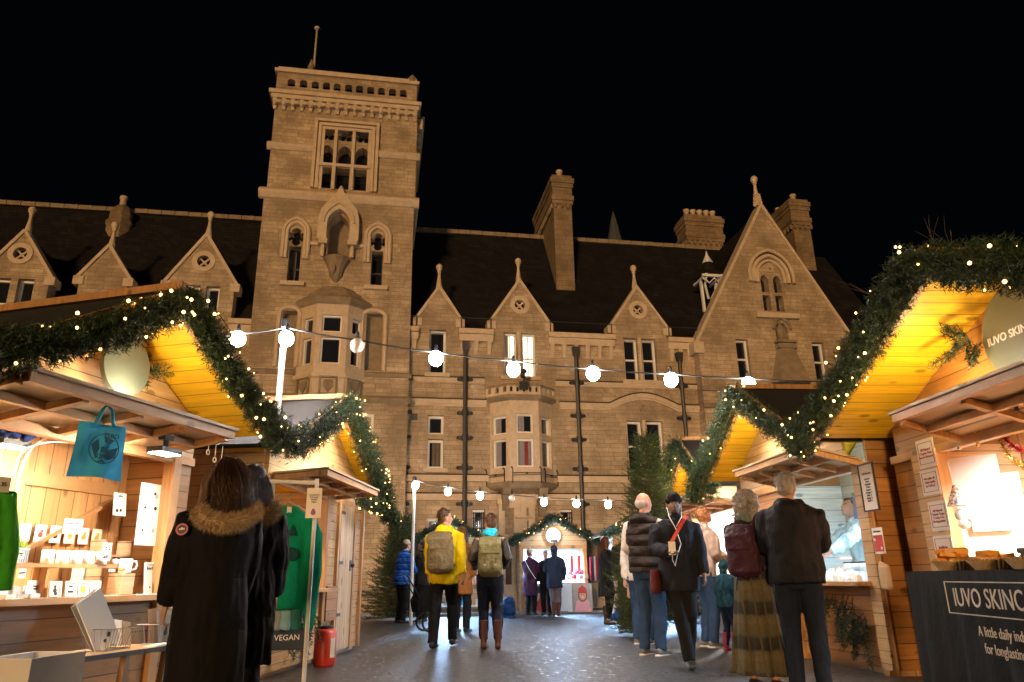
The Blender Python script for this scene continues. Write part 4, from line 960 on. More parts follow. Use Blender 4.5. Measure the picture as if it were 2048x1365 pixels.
for s_, lb in ((F0, 'cool floodlight in the far middle stall'), (F1, 'cool floodlight in the far left stall'), (F2, 'cool floodlight in the far right stall')):
    led(s_, 0, .35, 1.62, 130 if s_ is F0 else 320, (.32, .62, 1), lb, m=M_ledblue, tilt=(0, .15, -1))
    lamp('AREA', (0, -.25, 1.66), 32, (.36, .60, 1), s_.root, .5, aim=(0, -.9, -1))  # added area light without fixture, throwing blue onto goods and ground
# ---- festoon lights on poles
M_cable = plain('festoon_cable', (.05,.05,.05), .5)
M_pole = plain('white_pole', (.7,.7,.68), .4, .08)
def catenary(p, q, sag, n=14): return [p.lerp(q, i/n)-Vector((0, 0, sag*4*(i/n)*(1-i/n))) for i in range(n+1)]
def festoon(name, label, sup, bulbs, cable, power, r_, off=()):
    t_ = thing(name, label, 'string lights', sup[0], 0)
    o_ = Vector(sup[0]); m = MB()
    for a, b_ in zip(sup[:-1], sup[1:]): m.tube([p-o_ for p in catenary(a, b_, cable, 16)], .011, 5)
    m.build('cable', M_cable, t_)
    for i, p in enumerate(bulbs):
        h = MB(); h.lathe([(.02, .05), (.028, .09), (.022, .16), (.008, .18)], (0,0,0), 8); hh = h.build('lamp_holder', M_plast, t_, loc=p-o_)
        g_ = MB(); g_.ell((0, 0, -.01), (r_, r_, r_*1.12), 14, 10); on = i not in off
        g_.build('bulb', M_bulb if on else plain('clear_bulb', (.6,.58,.55), .1), hh, True)
        if on: lamp('POINT', p-o_, power, (1, .84, .69), t_, r_)
YB = 8.6
mainb = [(476,677,8.3), (573,676,8.4), (872,716,8.8), (1027,738,9.0), (1186,746,9.2), (1342,759,9.3), (1497,768,9.4)]
supp = [A(330, 700, 8.1), A(572, 655, 8.4), A(1186, 738, 9.1), A(1640, 762, 9.5)]
P_ = [A(*p) for p in mainb]+[A(714, 690, 8.6)]
cabl = [A(x, y, d) for x, y, d in ((380, 682, 8.1), (476, 668, 8.3), (572, 655, 8.4), (714, 680, 8.6), (872, 705, 8.8), (1027, 722, 9.0), (1186, 738, 9.2), (1342, 748, 9.3), (1497, 757, 9.4), (1660, 763, 9.5))]
festoon('festoon_lights', 'near string of large white festoon bulbs crossing the street above the stalls', cabl, P_, .015, 1150, .088, off=(7,))
farb = [(831,970,16.5), (896,983,16.6), (960,991,16.7), (1088,1004,17), (1153,1007,17.1), (1216,1009,17.2), (1024,996,16.8)]
cab2 = [A(x, y, d) for x, y, d in ((829, 961, 16.5), (896, 974, 16.6), (960, 983, 16.7), (1024, 990, 16.8), (1088, 995, 17), (1153, 998, 17.1), (1216, 1000, 17.2), (1300, 1003, 17.4))]
festoon('festoon_lights', 'far string of smaller festoon bulbs low in front of the college', cab2, [A(*p) for p in farb], .01, 120, .075, off=(6,))
def pole(px, pyt, y, label):
    p = A(px, pyt, y); m = MB(); m.tube([(0, 0, 0), (0, 0, p.z)], .035, 10); t_ = m.build('pole', M_pole)
    t_.location = (p.x, y, 0); tag(t_, label, 'pole')
    m = MB(); m.lathe([(.05, 0), (.05, .1), (.02, .12)], (0, 0, p.z), 8); m.build('pole_cap', M_plast, t_)
pole(570, 655, 8.55, 'tall white pole carrying the near festoon lights behind the left stalls')
pole(829, 964, 16.6, 'slim white pole at the left end of the far festoon lights')
# ------------------------------------------------------------------ goods and signs
def place(st, name, label, cat, x, y, z, group=None, rz=0): return thing(name, label, cat, st.w(x, y, z), st.rz+rz, group)
def col(n, c, r=.6): return plain(n, c, r, .1)
C_black = col('ink_black', (.015,.015,.018)); C_orange = col('print_orange', (.75,.30,.05)); C_red = col('print_red', (.45,.04,.03)); C_pink = col('print_pink', (.75,.35,.4)); C_grey = col('light_grey', (.45,.45,.46))
C_cream = col('cream', (.72,.66,.52)); C_blue = col('print_blue', (.12,.35,.55)); C_kraft = plain('brown_paper', (.42,.27,.15), .8, .15, 12, bump=.4, bs=14)
def flat(m, w, h, t_=.004, y=0): m.box(-w/2, w/2, y-t_, y, 0, h); return m
def lean(o, a=-.16): o.rotation_euler = (a, 0, o.rotation_euler[2]); return o
def discs(par, name, mat, pts, y=-.006):
    m = MB()
    for x, z, r in pts: m.prism(circ((x, z), r, 10), y, y+.003)
    return m.build(name, mat, par)
ft = L1
# round signs on the gables
def roundsign(st, x, y, z, r_, mat, txt, label, size, tm, tilt=0):
    t_ = place(st, 'round_sign', label, 'sign', x, y, z, 'round name signs on the stall gables'); m = MB(); m.prism(circ((0, 0), r_, 32), -.02, .02); m.build('sign_board', mat, t_)
    if txt: text('lettering', txt, size, tm, t_, (0, -.022, 0), align='CENTER', bold=.002)
    return t_
M_sig = plain('sign_grey_green', (.15,.155,.115), .45, .1)
roundsign(L1, .04, -.17, 2.53, .235, plain('sign_pale', (.10,.115,.105), .35, .1), '', 'pale round sign glaring in lamplight on the nearest left stall gable', .06, M_paper)
roundsign(R1, .02, -.12, 2.58, .36, M_sig, 'IUVO SKINCARE', 'grey green round sign reading IUVO SKINCARE on the nearest right gable', .085, M_paper)
roundsign(F0, 0, -.10, 2.02, .2, plain('sign_white', (.75,.75,.72), .5, .05), '', 'small white round sign on the far middle stall gable', .05, M_ink)
def greens(st, x, y, z, n, L, label, spreadx=.25, mat=None, down=True, nl=.045, grp='fir sprigs pinned to the stalls'):
    t_ = place(st, 'fir_sprig', label, 'foliage', x, y, z, grp); B = []; X = []; m = MB()
    for i in range(n):
        p = Vector((random.uniform(-spreadx, spreadx), -.02, random.uniform(-.03, .03))); d = Vector((random.uniform(-.7, .7), random.uniform(-.35, -.05), -1 if down else random.uniform(-1, .8))).normalized(); l = L*random.uniform(.5, 1)
        q_ = [p+d*l*k/6+Vector((.03*math.sin(k+i), -.01*k, 0)) for k in range(7)]; m.tube(q_, .004, 4)
        for k in range(1, 7):
            B.append(list(q_[k])); X.append(list(d+Vector((.3*random.uniform(-1, 1), 0, .3*random.uniform(-1, 1)))))
            for s_ in (-1, 1): B.append(list(q_[k])); X.append([d.x+s_*d.z*.9, d.y, d.z-s_*d.x*.9])
    m.build('twig', M_bark, t_); V, F = sprigs(B, X, .085, 16, nl, .003, flat=True); fast_mesh('needles', V, F, mat or M_fir, t_); return t_
x, z = L1.at(282, 735, -.05); greens(L1, x, -.03, z, 4, .13, 'green sprigs behind the pale round sign', .05, down=False)
x, z = R1.at(1935, 690, -.12); greens(R1, x, -.08, z, 6, .2, 'bright green sprigs beside the IUVO SKINCARE round sign', .06, down=False)
x, z = R2.at(1690, 1180, -.02); greens(R2, x-.1, -.03, z-.05, 9, .55, 'dark fir branches hanging below the second right counter', .35)
x, z = R2.at(1720, 1230, -.02); greens(R2, x, -.03, z, 6, .4, 'loose fir branch on the boards beside the near post of the second right stall', .15)
x, z = L2.at(575, 1240, -.02); greens(L2, x, -.03, .78, 12, .6, 'fir branches hanging below the second left counter behind the green sweatshirt', .5)
# --- tote bag hanging from the awning
def cloth_panel(w, h, nx, nz, f): 
    m = MB(); vs = [f(i/nx, j/nz) for j in range(nz+1) for i in range(nx+1)]
    m.add(vs, [(j*(nx+1)+i, j*(nx+1)+i+1, (j+1)*(nx+1)+i+1, (j+1)*(nx+1)+i) for j in range(nz) for i in range(nx)]); return m
ty = -.62; x, z = L1.at(200, 900, ty); tote = place(L1, 'tote_bag', 'bright blue cotton tote bag with a globe print reading BE KIND, hanging from the awning', 'tote bag', x, ty, z, rz=-.35)
M_tote = cloth('blue_cotton', (.06,.50,1.0), .8, .25, (5,5,5))
m = cloth_panel(1, 1, 12, 12, lambda u, v: ((u-.5)*(.30+.045*v), -.012*math.sin(u*9+v*3)-.02*v*math.sin(PI*u), .17-.36*v+.012*math.sin(PI*u)*v)); o = m.build('bag_front', M_tote, tote, True)
m2 = MB(); m2.v = [(x_, y_+.02, z_) for x_, y_, z_ in m.v]; m2.f = m.f; m2.m = m.m; m2.build('bag_back', M_tote, tote, True)
m = MB(); m.tube([(-.06, -.01, .16), (-.03, -.02, .26), (0, 0, .30), (.03, -.02, .26), (.06, -.01, .16)], .012, 6); m.build('handle', M_tote, tote, True)
M_glb = col('globe_blue', (.01,.10,.20)); gl_ = MB(); gl_.prism(circ((0, 0), .098, 26), -.052, -.049, [circ((0, 0), .092, 26)])
for pts in ([(-.085,.02),(-.05,-.06),(-.03,.0),(-.045,.06)], [(-.01,.085),(.06,.06),(.03,.03),(.0,.045)], [(.02,-.01),(.088,.02),(.075,-.05),(.03,-.07),(.01,-.04)], [(-.04,-.085),(.02,-.09),(.0,-.07)]): gl_.prism(pts, -.053, -.049)
gl_.build('globe_print', M_glb, tote)
text('lettering', 'ZERO', .038, M_glb, tote, (.035, -.055, .088), bold=.001); text('lettering', 'BE\nKIND', .046, M_glb, tote, (-.0, -.056, -.03), bold=.0015)
# --- cables
m = MB()
def wire(st, pts, y, r_, label, mat=None, name='cable'):
    P = [st.w(st.at(a, b_, y)[0], y, st.at(a, b_, y)[1]) for a, b_ in pts]; m = MB(); o_ = P[0]; 
    Q = []
    for i in range(len(P)-1):
        for k in range(4):
            t_ = k/4; p0, p1, p2, p3 = P[max(i-1, 0)], P[i], P[i+1], P[min(i+2, len(P)-1)]
            Q.append(.5*((2*p1)+(p2-p0)*t_+(2*p0-5*p1+4*p2-p3)*t_*t_+(3*p1-p0-3*p2+p3)*t_**3))
    Q.append(P[-1]); m.tube([q-o_ for q in Q], r_, 6); return tag(m.build(name, mat or M_whitep, None, True, loc=o_), label, 'cable')
wire(L1, [(30, 1005), (42, 940), (70, 890), (110, 872), (165, 860)], .3, .006, 'white cable looping down the left side of the nearest left stall')
wire(L1, [(28, 960), (45, 905), (95, 885), (160, 885), (230, 868), (280, 870), (296, 890)], .2, .006, 'white cable running behind the blue tote bag to the floodlight')
# --- hooped macrame rings
for px, py, r_ in ((402, 886, .014), (416, 905, .015), (429, 920, .015), (441, 935, .015)):
    x, z = L1.at(px, py, -.3); t_ = place(L1, 'hoop_ornament', 'small white hoop on a cord hanging under the far end of the awning', 'ornament', x, -.3, z, 'white hoops hanging under the awning end'); m = MB()
    k = [(.02*math.cos(a*PI/8), 0, .02*math.sin(a*PI/8)) for a in range(17)]; m.tube(k, .0045, 5); m.build('hoop', M_whitep, t_); m = MB(); m.tube([(0, 0, .02), (0, 0, 2.08-z)], .003, 4); m.build('cord', M_whitep, t_)
# blue cloth bundle, hanging green jumper at the left edge
x, z = L1.at(25, 868, .1); t_ = place(L1, 'cloth_bundle', 'crumpled dark blue cloth tucked under the awning at the left edge', 'cloth', x, .1, z); m = MB()
for i in range(7): m.ell((-.1+i*.04, .01*math.sin(i*2), .012*math.cos(i*3)), (.04, .03, .022+.006*(i%3)), 8, 6)
remesh(m, 'folds', cloth('navy_cloth', (.012,.03,.12)), t_, .008, 2, .006, 30)
gy = -.75; x, z = L1.at(-62, 1060, gy); t_ = place(L1, 'green_jumper', 'bright green jumper hanging at the left edge of the picture, with a paper tag', 'jumper', x, gy, z, rz=-.5); m = MB()
m.loft([(0, 0, -.3), (0, 0, 0), (0, 0, .2), (0, 0, .3)], [(.17, .05), (.17, .05), (.15, .045), (.05, .03)], n=16); m.loft([(.13, 0, .2), (.2, 0, -.1), (.2, 0, -.3)], [(.05, .04), (.045, .035), (.04, .03)])
remesh(m, 'knit', cloth('green_knit', (.06,.42,.03)), t_, .012, 2, .006, 14)
x, z = L1.at(4, 985, gy-.1); t_ = place(L1, 'price_tag', 'white paper tag pinned on the green jumper', 'price tag', x, gy-.1, z, rz=-.5); m = MB(); flat(m, .06, .08); m.build('card', M_paper, t_); text('lettering', '35', .03, M_ink, t_, (0, -.006, .04))
# shelf and mugs
sy = .12
x0s = L1.at(0, 1133, sy)[0]-.35; x1s, zs_ = L1.at(232, 1133, sy); zs_ = 1.02
t_ = place(L1, 'display_shelf', 'narrow wooden shelf standing on the counter under the row of mugs', 'shelf', (x0s+x1s)/2, sy, .84); wS = (x1s-x0s)/2; m = MB(); m.box(-wS, wS, -.07, .07, .20, .225); m.build('shelf_board', M_oak, t_)
for s_ in (-1, 1, 0): m = MB(); m.box(s_*(wS-.03)-.012, s_*(wS-.03)+.012, -.06, .06, 0, .20); m.build('bracket', M_oak, t_)
zs_ = .84+.225
M_cer = plain('white_ceramic', (.74,.73,.72), .2, .04)
def mug(st, x, y, z, mark, label, rz=0, s_=1.0):
    t_ = place(st, 'mug', label, 'mug', x, y, z, 'white printed mugs', rz); m = MB()
    m.lathe([(.036*s_, 0), (.041*s_, .004), (.042*s_, .094*s_), (.039*s_, .094*s_), (.038*s_, .012)], (0,0,0), 20); m.build('cup', M_cer, t_, True)
    h = MB(); h.tube([(.039*s_, 0, .075*s_), (.062*s_, 0, .078*s_), (.072*s_, 0, .055*s_), (.066*s_, 0, .03*s_), (.04*s_, 0, .02*s_)], .0065*s_, 6); h.build('handle', M_cer, t_, True)
    if mark: 
        d = MB()
        for (a, z_, r_) in mark[1]: 
            a -= .75; cx, cy = .0425*s_*math.sin(a), -.0425*s_*math.cos(a); d.ell((cx, cy, z_), (r_, .004+.002*random.random(), r_*1.2), 8, 6)
        d.build('print', mark[0], t_)
    return t_
marks = [(C_black, [(.2, .05, .012), (.3, .07, .008)], 'dark lettering'), (C_black, [(.5, .04, .010), (.55, .06, .008), (.5, .078, .006)], 'a black cat'), (C_grey, [(.3, .05, .004)], 'no visible print'), (C_orange, [(.6, .05, .018), (.62, .07, .012)], 'an orange cat'), (C_red, [(.2, .05, .012), (.7, .05, .014)], 'two little red figures')]
for i, px in enumerate((96, 126, 153, 178, 204)):
    x, z = L1.at(px, 1112, sy); mug(L1, x, sy, zs_, marks[i], 'white mug with %s, %s on the shelf' % (marks[i][2], ['first from the plant', 'second from the plant', 'middle of the row', 'fourth from the plant', 'last of the row'][i]), 1.2)
x, z = L1.at(252, 1125, 0); 
t_ = place(L1, 'display_block', 'small wooden block under the penguin mug', 'stand', x, .02, .84); m = MB(); m.box(-.07, .07, -.06, .06, 0, .16); m.build('block', M_boardpale, t_)
mug(L1, x, .0, 1.0, (C_orange, [(0, .03, .010), (.35, .03, .010), (-.35, .03, .010)]), 'large white mug with three orange figures, standing apart by the framed print', -.6, 1.15)
# planter with grass
x, z = L1.at(22, 1110, sy); t_ = place(L1, 'grass_planter', 'yellow green grass in a ribbed grey planter at the left end of the shelf', 'potted plant', x, sy, zs_)
m = MB(); m.box(-.085, .085, -.05, .05, 0, .085); m.box(-.09, .09, -.055, .055, .085, .1)
for i in range(10): m.box(-.08+i*.0175, -.072+i*.0175, -.054, -.049, .005, .082)
m.build('planter', plain('ribbed_zinc', (.33,.36,.37), .4, .15), t_)
B = np.stack([rng.uniform(-.075, .075, 260), rng.uniform(-.04, .04, 260), np.full(260, .1)], 1); X = np.stack([rng.normal(0, .35, 260), rng.normal(0, .35, 260), np.ones(260)], 1)
X = unit(X); s_ = unit(np.cross(X, rng.normal(size=X.shape)))*.0022; L_ = rng.uniform(.05, .11, (260, 1)); V = np.stack([B-s_, B+s_, B+X*L_], 1).reshape(-1, 3); fast_mesh('grass', V, np.arange(len(V)).reshape(-1, 3), plain('lime_grass', (.30,.42,.04), .6, .3), t_)
# cards and papers: (st, px, py(bottom), y, w, h, name, cat, label, lines, deco)
def card(st, px, py, y, w_, h_, name, cat, label, txt=None, ts=.02, deco=None, mat=None, t_=.004, rz=0, z=None, frame=None, lean_=-.12, group=None, ink=None):
    x, z_ = st.at(px, py, y); o_ = place(st, name, label, cat, x, y, z_ if z is None else z, group, rz); lean(o_, lean_)
    m = MB(); flat(m, w_, h_, t_); m.build('sheet', mat or M_paper, o_)
    if frame: 
        f = MB(); k = .012 if frame is not M_plast else .014; f.prism([(-w_/2-k, -k), (w_/2+k, -k), (w_/2+k, h_+k), (-w_/2-k, h_+k)], -t_-.008, .003, [[(-w_/2+.001, .001), (w_/2-.001, .001), (w_/2-.001, h_-.001), (-w_/2+.001, h_-.001)]]); f.build('frame', frame, o_)
    if txt: text('lettering', txt[0], ts, ink or M_ink, o_, (0, -t_-.003, txt[1]*h_))
    if deco:
        for mt, pts in deco: discs(o_, 'picture', mt, pts, -t_-.003)
    return o_
zc = .84
card(L1, 70, 1187, .1, .13, .115, 'greeting_card', 'card', 'pinkish card with small print behind the cat card', ('happy\nxmas', .6), .018, mat=plain('pink_paper', (.70,.60,.58), .6), z=zc)
cat_ = [(C_black, [(0, .045, .016), (0, .07, .011), (.008, .025, .014)])]
card(L1, 109, 1187, .02, .075, .095, 'greeting_card', 'card', 'small card with a black cat, left of the four cards', None, deco=cat_, z=zc, frame=M_cer, group='cards propped on the counter')
card(L1, 140, 1187, .02, .075, .095, 'greeting_card', 'card', 'small card with handwriting over three dark marks', ('Smile', .75), .018, [(C_black, [(-.015, .035, .008), (0, .035, .008), (.015, .035, .008)])], z=zc, frame=M_cer, group='cards propped on the counter')
card(L1, 165, 1186, .02, .075, .095, 'greeting_card', 'card', 'small card with an orange cat face', None, deco=[(C_orange, [(0, .045, .024), (-.014, .068, .008), (.014, .068, .008)])], z=zc, frame=M_cer, group='cards propped on the counter')
card(L1, 189, 1184, .02, .075, .095, 'greeting_card', 'card', 'small card with a tiny pink figure and writing', None, deco=[(C_pink, [(-.012, .05, .013), (-.012, .03, .008)]), (C_black, [(.016, .05, .004), (.016, .06, .004), (.018, .04, .004)])], z=zc, frame=M_cer, group='cards propped on the counter')
card(L1, 253, 1180, -.02, .10, .10, 'greeting_card', 'card', 'square card with three orange figures below the large mug', ('lunch', .8), .018, [(C_orange, [(-.025, .02, .011), (0, .02, .011), (.025, .02, .011)]), (C_black, [(-.025, .034, .006), (0, .034, .006), (.025, .034, .006)])], mat=C_cream, z=zc)
card(L1, 306, 1173, .02, .17, .235, 'framed_print', 'picture', 'white framed print reading lunch is on, with two little penguins', ('lunch is on', .86), .035, [(C_orange, [(.035, .035, .018)]), (C_cream, [(-.035, .035, .016)]), (C_black, [(.035, .055, .012), (-.035, .053, .008)])], mat=plain('print_grey', (.62,.62,.60), .5, .04), z=zc, frame=M_cer)
card(L1, 300, 1092, .06, .36, .50, 'poster_board', 'poster', 'large glaring white board of small prints by the far post', None, deco=[(C_black, [(-.02, .42, .012), (-.12, .30, .012), (0, .30, .016), (-.12, .12, .010)]), (C_pink, [(0, .12, .018)]), (C_grey, [(0, .40, .02), (.1, .3, .014), (.1, .12, .01)])], t_=.012, lean_=-.03)
card(L1, 238, 1032, .35, .14, .19, 'print', 'picture', 'white print with two small dark figures on top of the wooden rack', ('LOVE', .85), .02, [(C_black, [(-.03, .04, .014), (.01, .045, .012)])])
card(L1, 143, 1068, .3, .15, .11, 'paper_note', 'notice', 'curling handwritten paper note on the stall back wall', ('open daily\n10 - 6\ncards ok', .5), .022, lean_=.05, rz=-.2)
card(L1, 42, 1157, -.06, .055, .06, 'price_label', 'price label', 'paper label hanging from the shelf edge reading coasters', ('Coasters', .6), .011, lean_=0)
card(L1, 40, 1118, .02, .05, .05, 'price_label', 'price label', 'small label reading mug on the planter front', ('MUG\n£9', .55), .014, lean_=0)
card(L1, 210, 1122, .02, .085, .13, 'paper_sign', 'notice', 'white notice with a little red drawing beside the jars', ('Gift sets\n2 for £20', .68), .015, [(C_red, [(.005, .03, .014)]), (C_black, [(-.02, .025, .010)])], lean_=0)
card(L1, 223, 1144, -.08, .06, .02, 'price_label', 'price label', 'blank white strip label on the shelf end', None, lean_=0)
for i in range(9):
    x_ = -.95+i*.16; w_ = random.choice((.07, .09, .11)); card(L1, 0, 0, .22, w_, w_*1.25, 'greeting_card', 'card', 'small printed card standing in the back row on the nearest left counter', (random.choice(('joy', 'hello', 'love', 'xmas', 'hugs')), .72), .02, [(random.choice((C_black, C_red, C_orange, C_blue, C_pink)), [(random.uniform(-.01, .01), w_*.4, .016)])], mat=random.choice((C_kraft, C_cream, C_blue, C_pink, M_paper)), z=zc, group='back row of cards')
for i in range(12):
    o_ = place(L1, 'coaster', 'square printed coaster lying flat on the nearest left counter', 'coaster', -.7+i*.125+random.uniform(-.02, .02), -.13+random.uniform(-.03, .04), zc+.001, 'coasters on the counter', random.uniform(-.4, .4)); m = MB(); m.box(-.045, .045, -.045, .045, 0, .006); b_ = m.build('board', random.choice((C_kraft, C_cream, M_cer)), o_); m = MB(); m.box(-.022, .022, -.015, .02, .0062, .0072); m.build('picture', random.choice((C_black, C_red, C_blue)), o_)
for i in range(6):
    o_ = card(L1, 0, 0, .60, .10, .13, 'print', 'picture', 'small print pinned in the row high on the stall back wall', None, deco=[(random.choice((C_black, C_orange, C_red, C_blue)), [(0, .055, .022), (.01, .085, .012)])], mat=random.choice((M_paper, C_cream)), z=1.30+.0*i, lean_=0, group='prints pinned on the back wall'); o_.location = L1.w(.12+i*.14, .60, 1.24)
# rack with jars
x, z = L1.at(232, 1080, .25); t_ = place(L1, 'jar_rack', 'small open wooden rack for jars beside the mugs', 'rack', x, .28, zc); m = MB(); m.box(-.14, .14, -.07, .07, .29, .305); m.build('shelf_board', M_oak, t_)
m = MB(); m.box(-.14, .14, -.07, .07, .21, .225); m.build('shelf_board', M_oak, t_)
for s_ in (-1, 1): m = MB(); m.box(s_*.14-.008, s_*.14+.008, -.07, .07, 0, .42); m.build('side_panel', M_boardpale, t_)
x, z = L1.at(190, 1062, .3); t_ = place(L1, 'cardboard_box', 'plain card box behind the notice', 'box', x+.1, .42, zc); m = MB(); m.box(-.1, .1, -.04, .04, 0, .34); m.build('carton', C_cream, t_)
for i, px in enumerate((236, 254)):
    x, z = L1.at(px, 1090, .22); t_ = place(L1, 'jar', 'small white labelled jar with dark lid, %s of the pair on the rack' % ['left', 'right'][i], 'jar', x, .22, zc+.225, 'jars on the rack'); m = MB(); m.lathe([(.026, 0), (.028, .045), (.024, .052)], (0,0,0), 14); m.build('glass', M_cer, t_, True); m = MB(); m.lathe([(.027, .052), (.027, .062)], (0,0,0), 14); m.build('lid', C_black, t_)
# trestle table with wire baskets, crate
by = -.62
x, z = L1.at(190, 1300, by); zt_b = .52
t_ = place(L1, 'low_table', 'low rough wooden table in front of the nearest left counter, under the wire baskets', 'table', x+.1, by, 0); m = MB(); m.box(-.48, .42, -.2, .2, zt_b-.03, zt_b); m.build('tabletop', M_oak, t_)
for a in (-.42, .36):
    for c_ in (-.16, .16): m = MB(); m.beam((a*.9, c_, 0), (a, c_, zt_b-.03), .045, .045); m.build('leg', M_oak, t_)
def basket(px, label, w_, rz, contents):
    x, z = L1.at(px, 1300, by); t_ = place(L1, 'wire_basket', label, 'basket', x, by, zt_b, 'wire baskets of prints', rz); m = MB(); h = .13
    for (hx, hy, z_) in ((w_*.8, .07, .004), (w_, .095, h)):
        m.tube([(-hx, -hy, z_), (hx, -hy, z_), (hx, hy, z_), (-hx, hy, z_), (-hx, -hy, z_)], .0035, 5)
    for i in range(11):
        a = -1+i*.2
        for s_ in (-1, 1): m.tube([(a*w_*.8, s_*.07, .004), (a*w_, s_*.095, h)], .0018, 4)
    for i in range(5):
        a = -1+i*.5
        for s_ in (-1, 1): m.tube([(s_*w_*.8, a*.07, .004), (s_*w_, a*.095, h)], .0018, 4)
    m.build('wire_frame', M_chrome, t_); return x
xb_ = basket(215, 'wire basket with a big wrapped print sticking out', .15, .1, 0)
xc_ = basket(320, 'wire basket of small prints half hidden by the black coat', .14, -.05, 0)
def loose(x, y, z, w_, h_, rot, label, mat, name='wrapped_print', deco=None, t_=.006, grp='prints standing in the baskets'):
    o_ = place(L1, name, label, 'print', x, y, z, grp); o_.rotation_euler = (rot[0], rot[1], L1.rz+rot[2]); m = MB(); m.box(-w_/2, w_/2, -t_, 0, 0, h_); m.build('sheet', mat, o_)
    for mt, pts in deco or []: discs(o_, 'picture', mt, pts, -t_-.002)
for i, (a, c_, lb) in enumerate(((-.50, M_paper, 'large white wrapped print leaning out of the basket to the left, front one'), (-.56, C_grey, 'large white wrapped print just behind the front one'))):
    loose(xb_-.02, by-.02+i*.02, zt_b+.02, .20, .36, (-.15, a, 0), lb, c_, deco=[(C_black, [(.03, .07, .016), (-.01, .05, .012)])] if i == 0 else None)
for i, (c_, lb) in enumerate(((C_blue, 'print with blue top edge in the first basket'), (M_paper, 'white print in the first basket'), (C_kraft, 'brown backed print in the first basket'))): loose(xb_+.07+i*.025, by+.05-i*.04, zt_b+.02, .12, .17-.012*i, (-.2, .12, .3), lb, c_)
loose(xc_-.0, by+.03, zt_b+.01, .15, .23, (-.15, -.12, 0), 'brown backed print in the second basket', C_kraft); loose(xc_+.04, by+.0, zt_b+.01, .15, .21, (-.15, -.05, 0), 'print with a dark drawing in the second basket', C_grey, deco=[(C_black, [(.0, .06, .02), (.01, .085, .012)])])
x, z = L1.at(315, 1295, by-.1); t_ = place(L1, 'leaflets', 'white leaflets lying flat on the low table', 'paper', x-.04, by-.14, zt_b+.001); m = MB()
for i in range(4): m.box(-.09+i*.02, .03+i*.025, -.04, .05, i*.003, i*.003+.002)
m.build('sheets', M_paper, t_)
x, z = L1.at(75, 1300, -1.0); t_ = place(L1, 'white_crate', 'open white painted wooden crate at the lower left corner', 'crate', x-.02, -1.0, .22, rz=.15); m = MB(); w_, d_c, h_ = .2, .15, .36
m.box(-w_, w_, -d_c, -d_c+.015, .02, h_); m.box(-w_, w_, d_c-.015, d_c, .02, h_); m.box(-w_, -w_+.015, -d_c+.0151, d_c-.0151, .02, h_); m.box(w_-.015, w_, -d_c+.0151, d_c-.0151, .02, h_); m.box(-w_+.0151, w_-.0151, -d_c+.0151, d_c-.0151, .02, .05)
m.build('crate_body', plain('white_painted_wood', (.68,.66,.64), .5, .1), t_)
m = MB(); m.box(w_+.001, w_+.003, -.05, .05, h_*.5, h_*.58); m.build('hand_slot', C_black, t_)
t_ = place(L1, 'crate_stand', 'low wooden stand under the white crate', 'stand', x-.02, -1.0, 0); m = MB(); m.box(-.24, .24, -.17, .17, .19, .219); m.build('top', M_oak, t_)
for a in (-.2, .2): m = MB(); m.box(a-.02, a+.02, -.15, .15, 0, .19); m.build('leg', M_oak, t_)
x, z = L1.at(30, 1190, -.08); 
for i in range(3): 
    t_ = place(L1, 'card_tray', 'small open tray of white cards at the left end of the counter, %s of three' % ['left', 'middle', 'right'][i], 'tray', x-.1+i*.09, -.1, zc, 'trays of cards'); m = MB(); m.box(-.035, .035, -.06, .06, 0, .03); m.box(-.028, .028, .0, .01, .03, .075); m.box(-.028, .028, .02, .03, .03, .08); m.build('cards', [M_cer, C_grey, M_cer][i], t_)
# back wall door with brace, posts (parts of the stall)
m = MB(); m.box(.0, .05, .60, .639, .3, 1.95); m.build('stud', M_frame, L1.root); m = MB(); m.box(-1.0, -.95, .60, .639, .3, 1.95); m.build('stud', M_frame, L1.root); m = MB(); m.box(1.0, 1.05, .60, .639, .3, 1.95); m.build('stud', M_frame, L1.root)
m = MB(); m.beam((.1, .62, 1.15), (.95, .62, 1.62), .03, .08, up=(0, 1, 0)); m.build('door_brace', M_frame, L1.root); m = MB(); m.box(.06, .99, .61, .638, 1.66, 1.76); m.build('door_rail', M_frame, L1.root)
m = MB(); m.beam((-.95, .5, 2.0), (-.35, .2, 2.35), .05, .09); m.build('roof_brace', M_frame, L1.root)
# ---------------- L2: lintel boards, door, lamps
m = MB(); m.box(.84, 1.42, -.028, .0, .07, 2.02); m.build('door', wood('door_planks', (.60,.42,.25), 'x', .1, .5, .05), L2.root)
dr = [o_ for o_ in COL.objects if o_.parent == L2.root and o_.name.startswith('door')][0]
for z_ in (.5, 1.15, 1.8): m = MB(); m.box(.80, .98, -.034, -.0285, z_-.02, z_+.02); m.build('hinge', M_lead, dr)
m = MB(); m.ell((1.34, -.06, 1.12), .03, 8, 6); m.box(1.3, 1.38, -.036, -.0285, 1.05, 1.19); m.build('knob', M_plast, dr)
for x_ in (.74, 1.48, 1.9): m = MB(); m.box(x_-.035, x_+.035, -.04, .0, .05, 2.1); m.build('post', M_frame, L2.root)
m = MB(); m.box(.3, .7, -.06, .0, .45, .86); m.build('hatch_panel', M_board, L2.root)
for i, px in enumerate((541, 588, 608)):
    x, z = L2.at(px, 965+i*2, .4); t_ = place(L2, 'pendant_bulb', 'glowing pendant bulb inside the second left stall, %s of three' % ['left', 'middle', 'right'][i], 'light bulb', x, .4, z, 'pendant bulbs'); m = MB(); m.ell((0,0,0), (.03,.03,.04), 10, 8); m.build('bulb', emit('warm_bulb%d' % i, (1,.75,.4), 40), t_, True); m = MB(); m.tube([(0,0,.035), (0,0,.1), (0,0,.4)], .008, 5); m.build('cord', M_plast, t_)
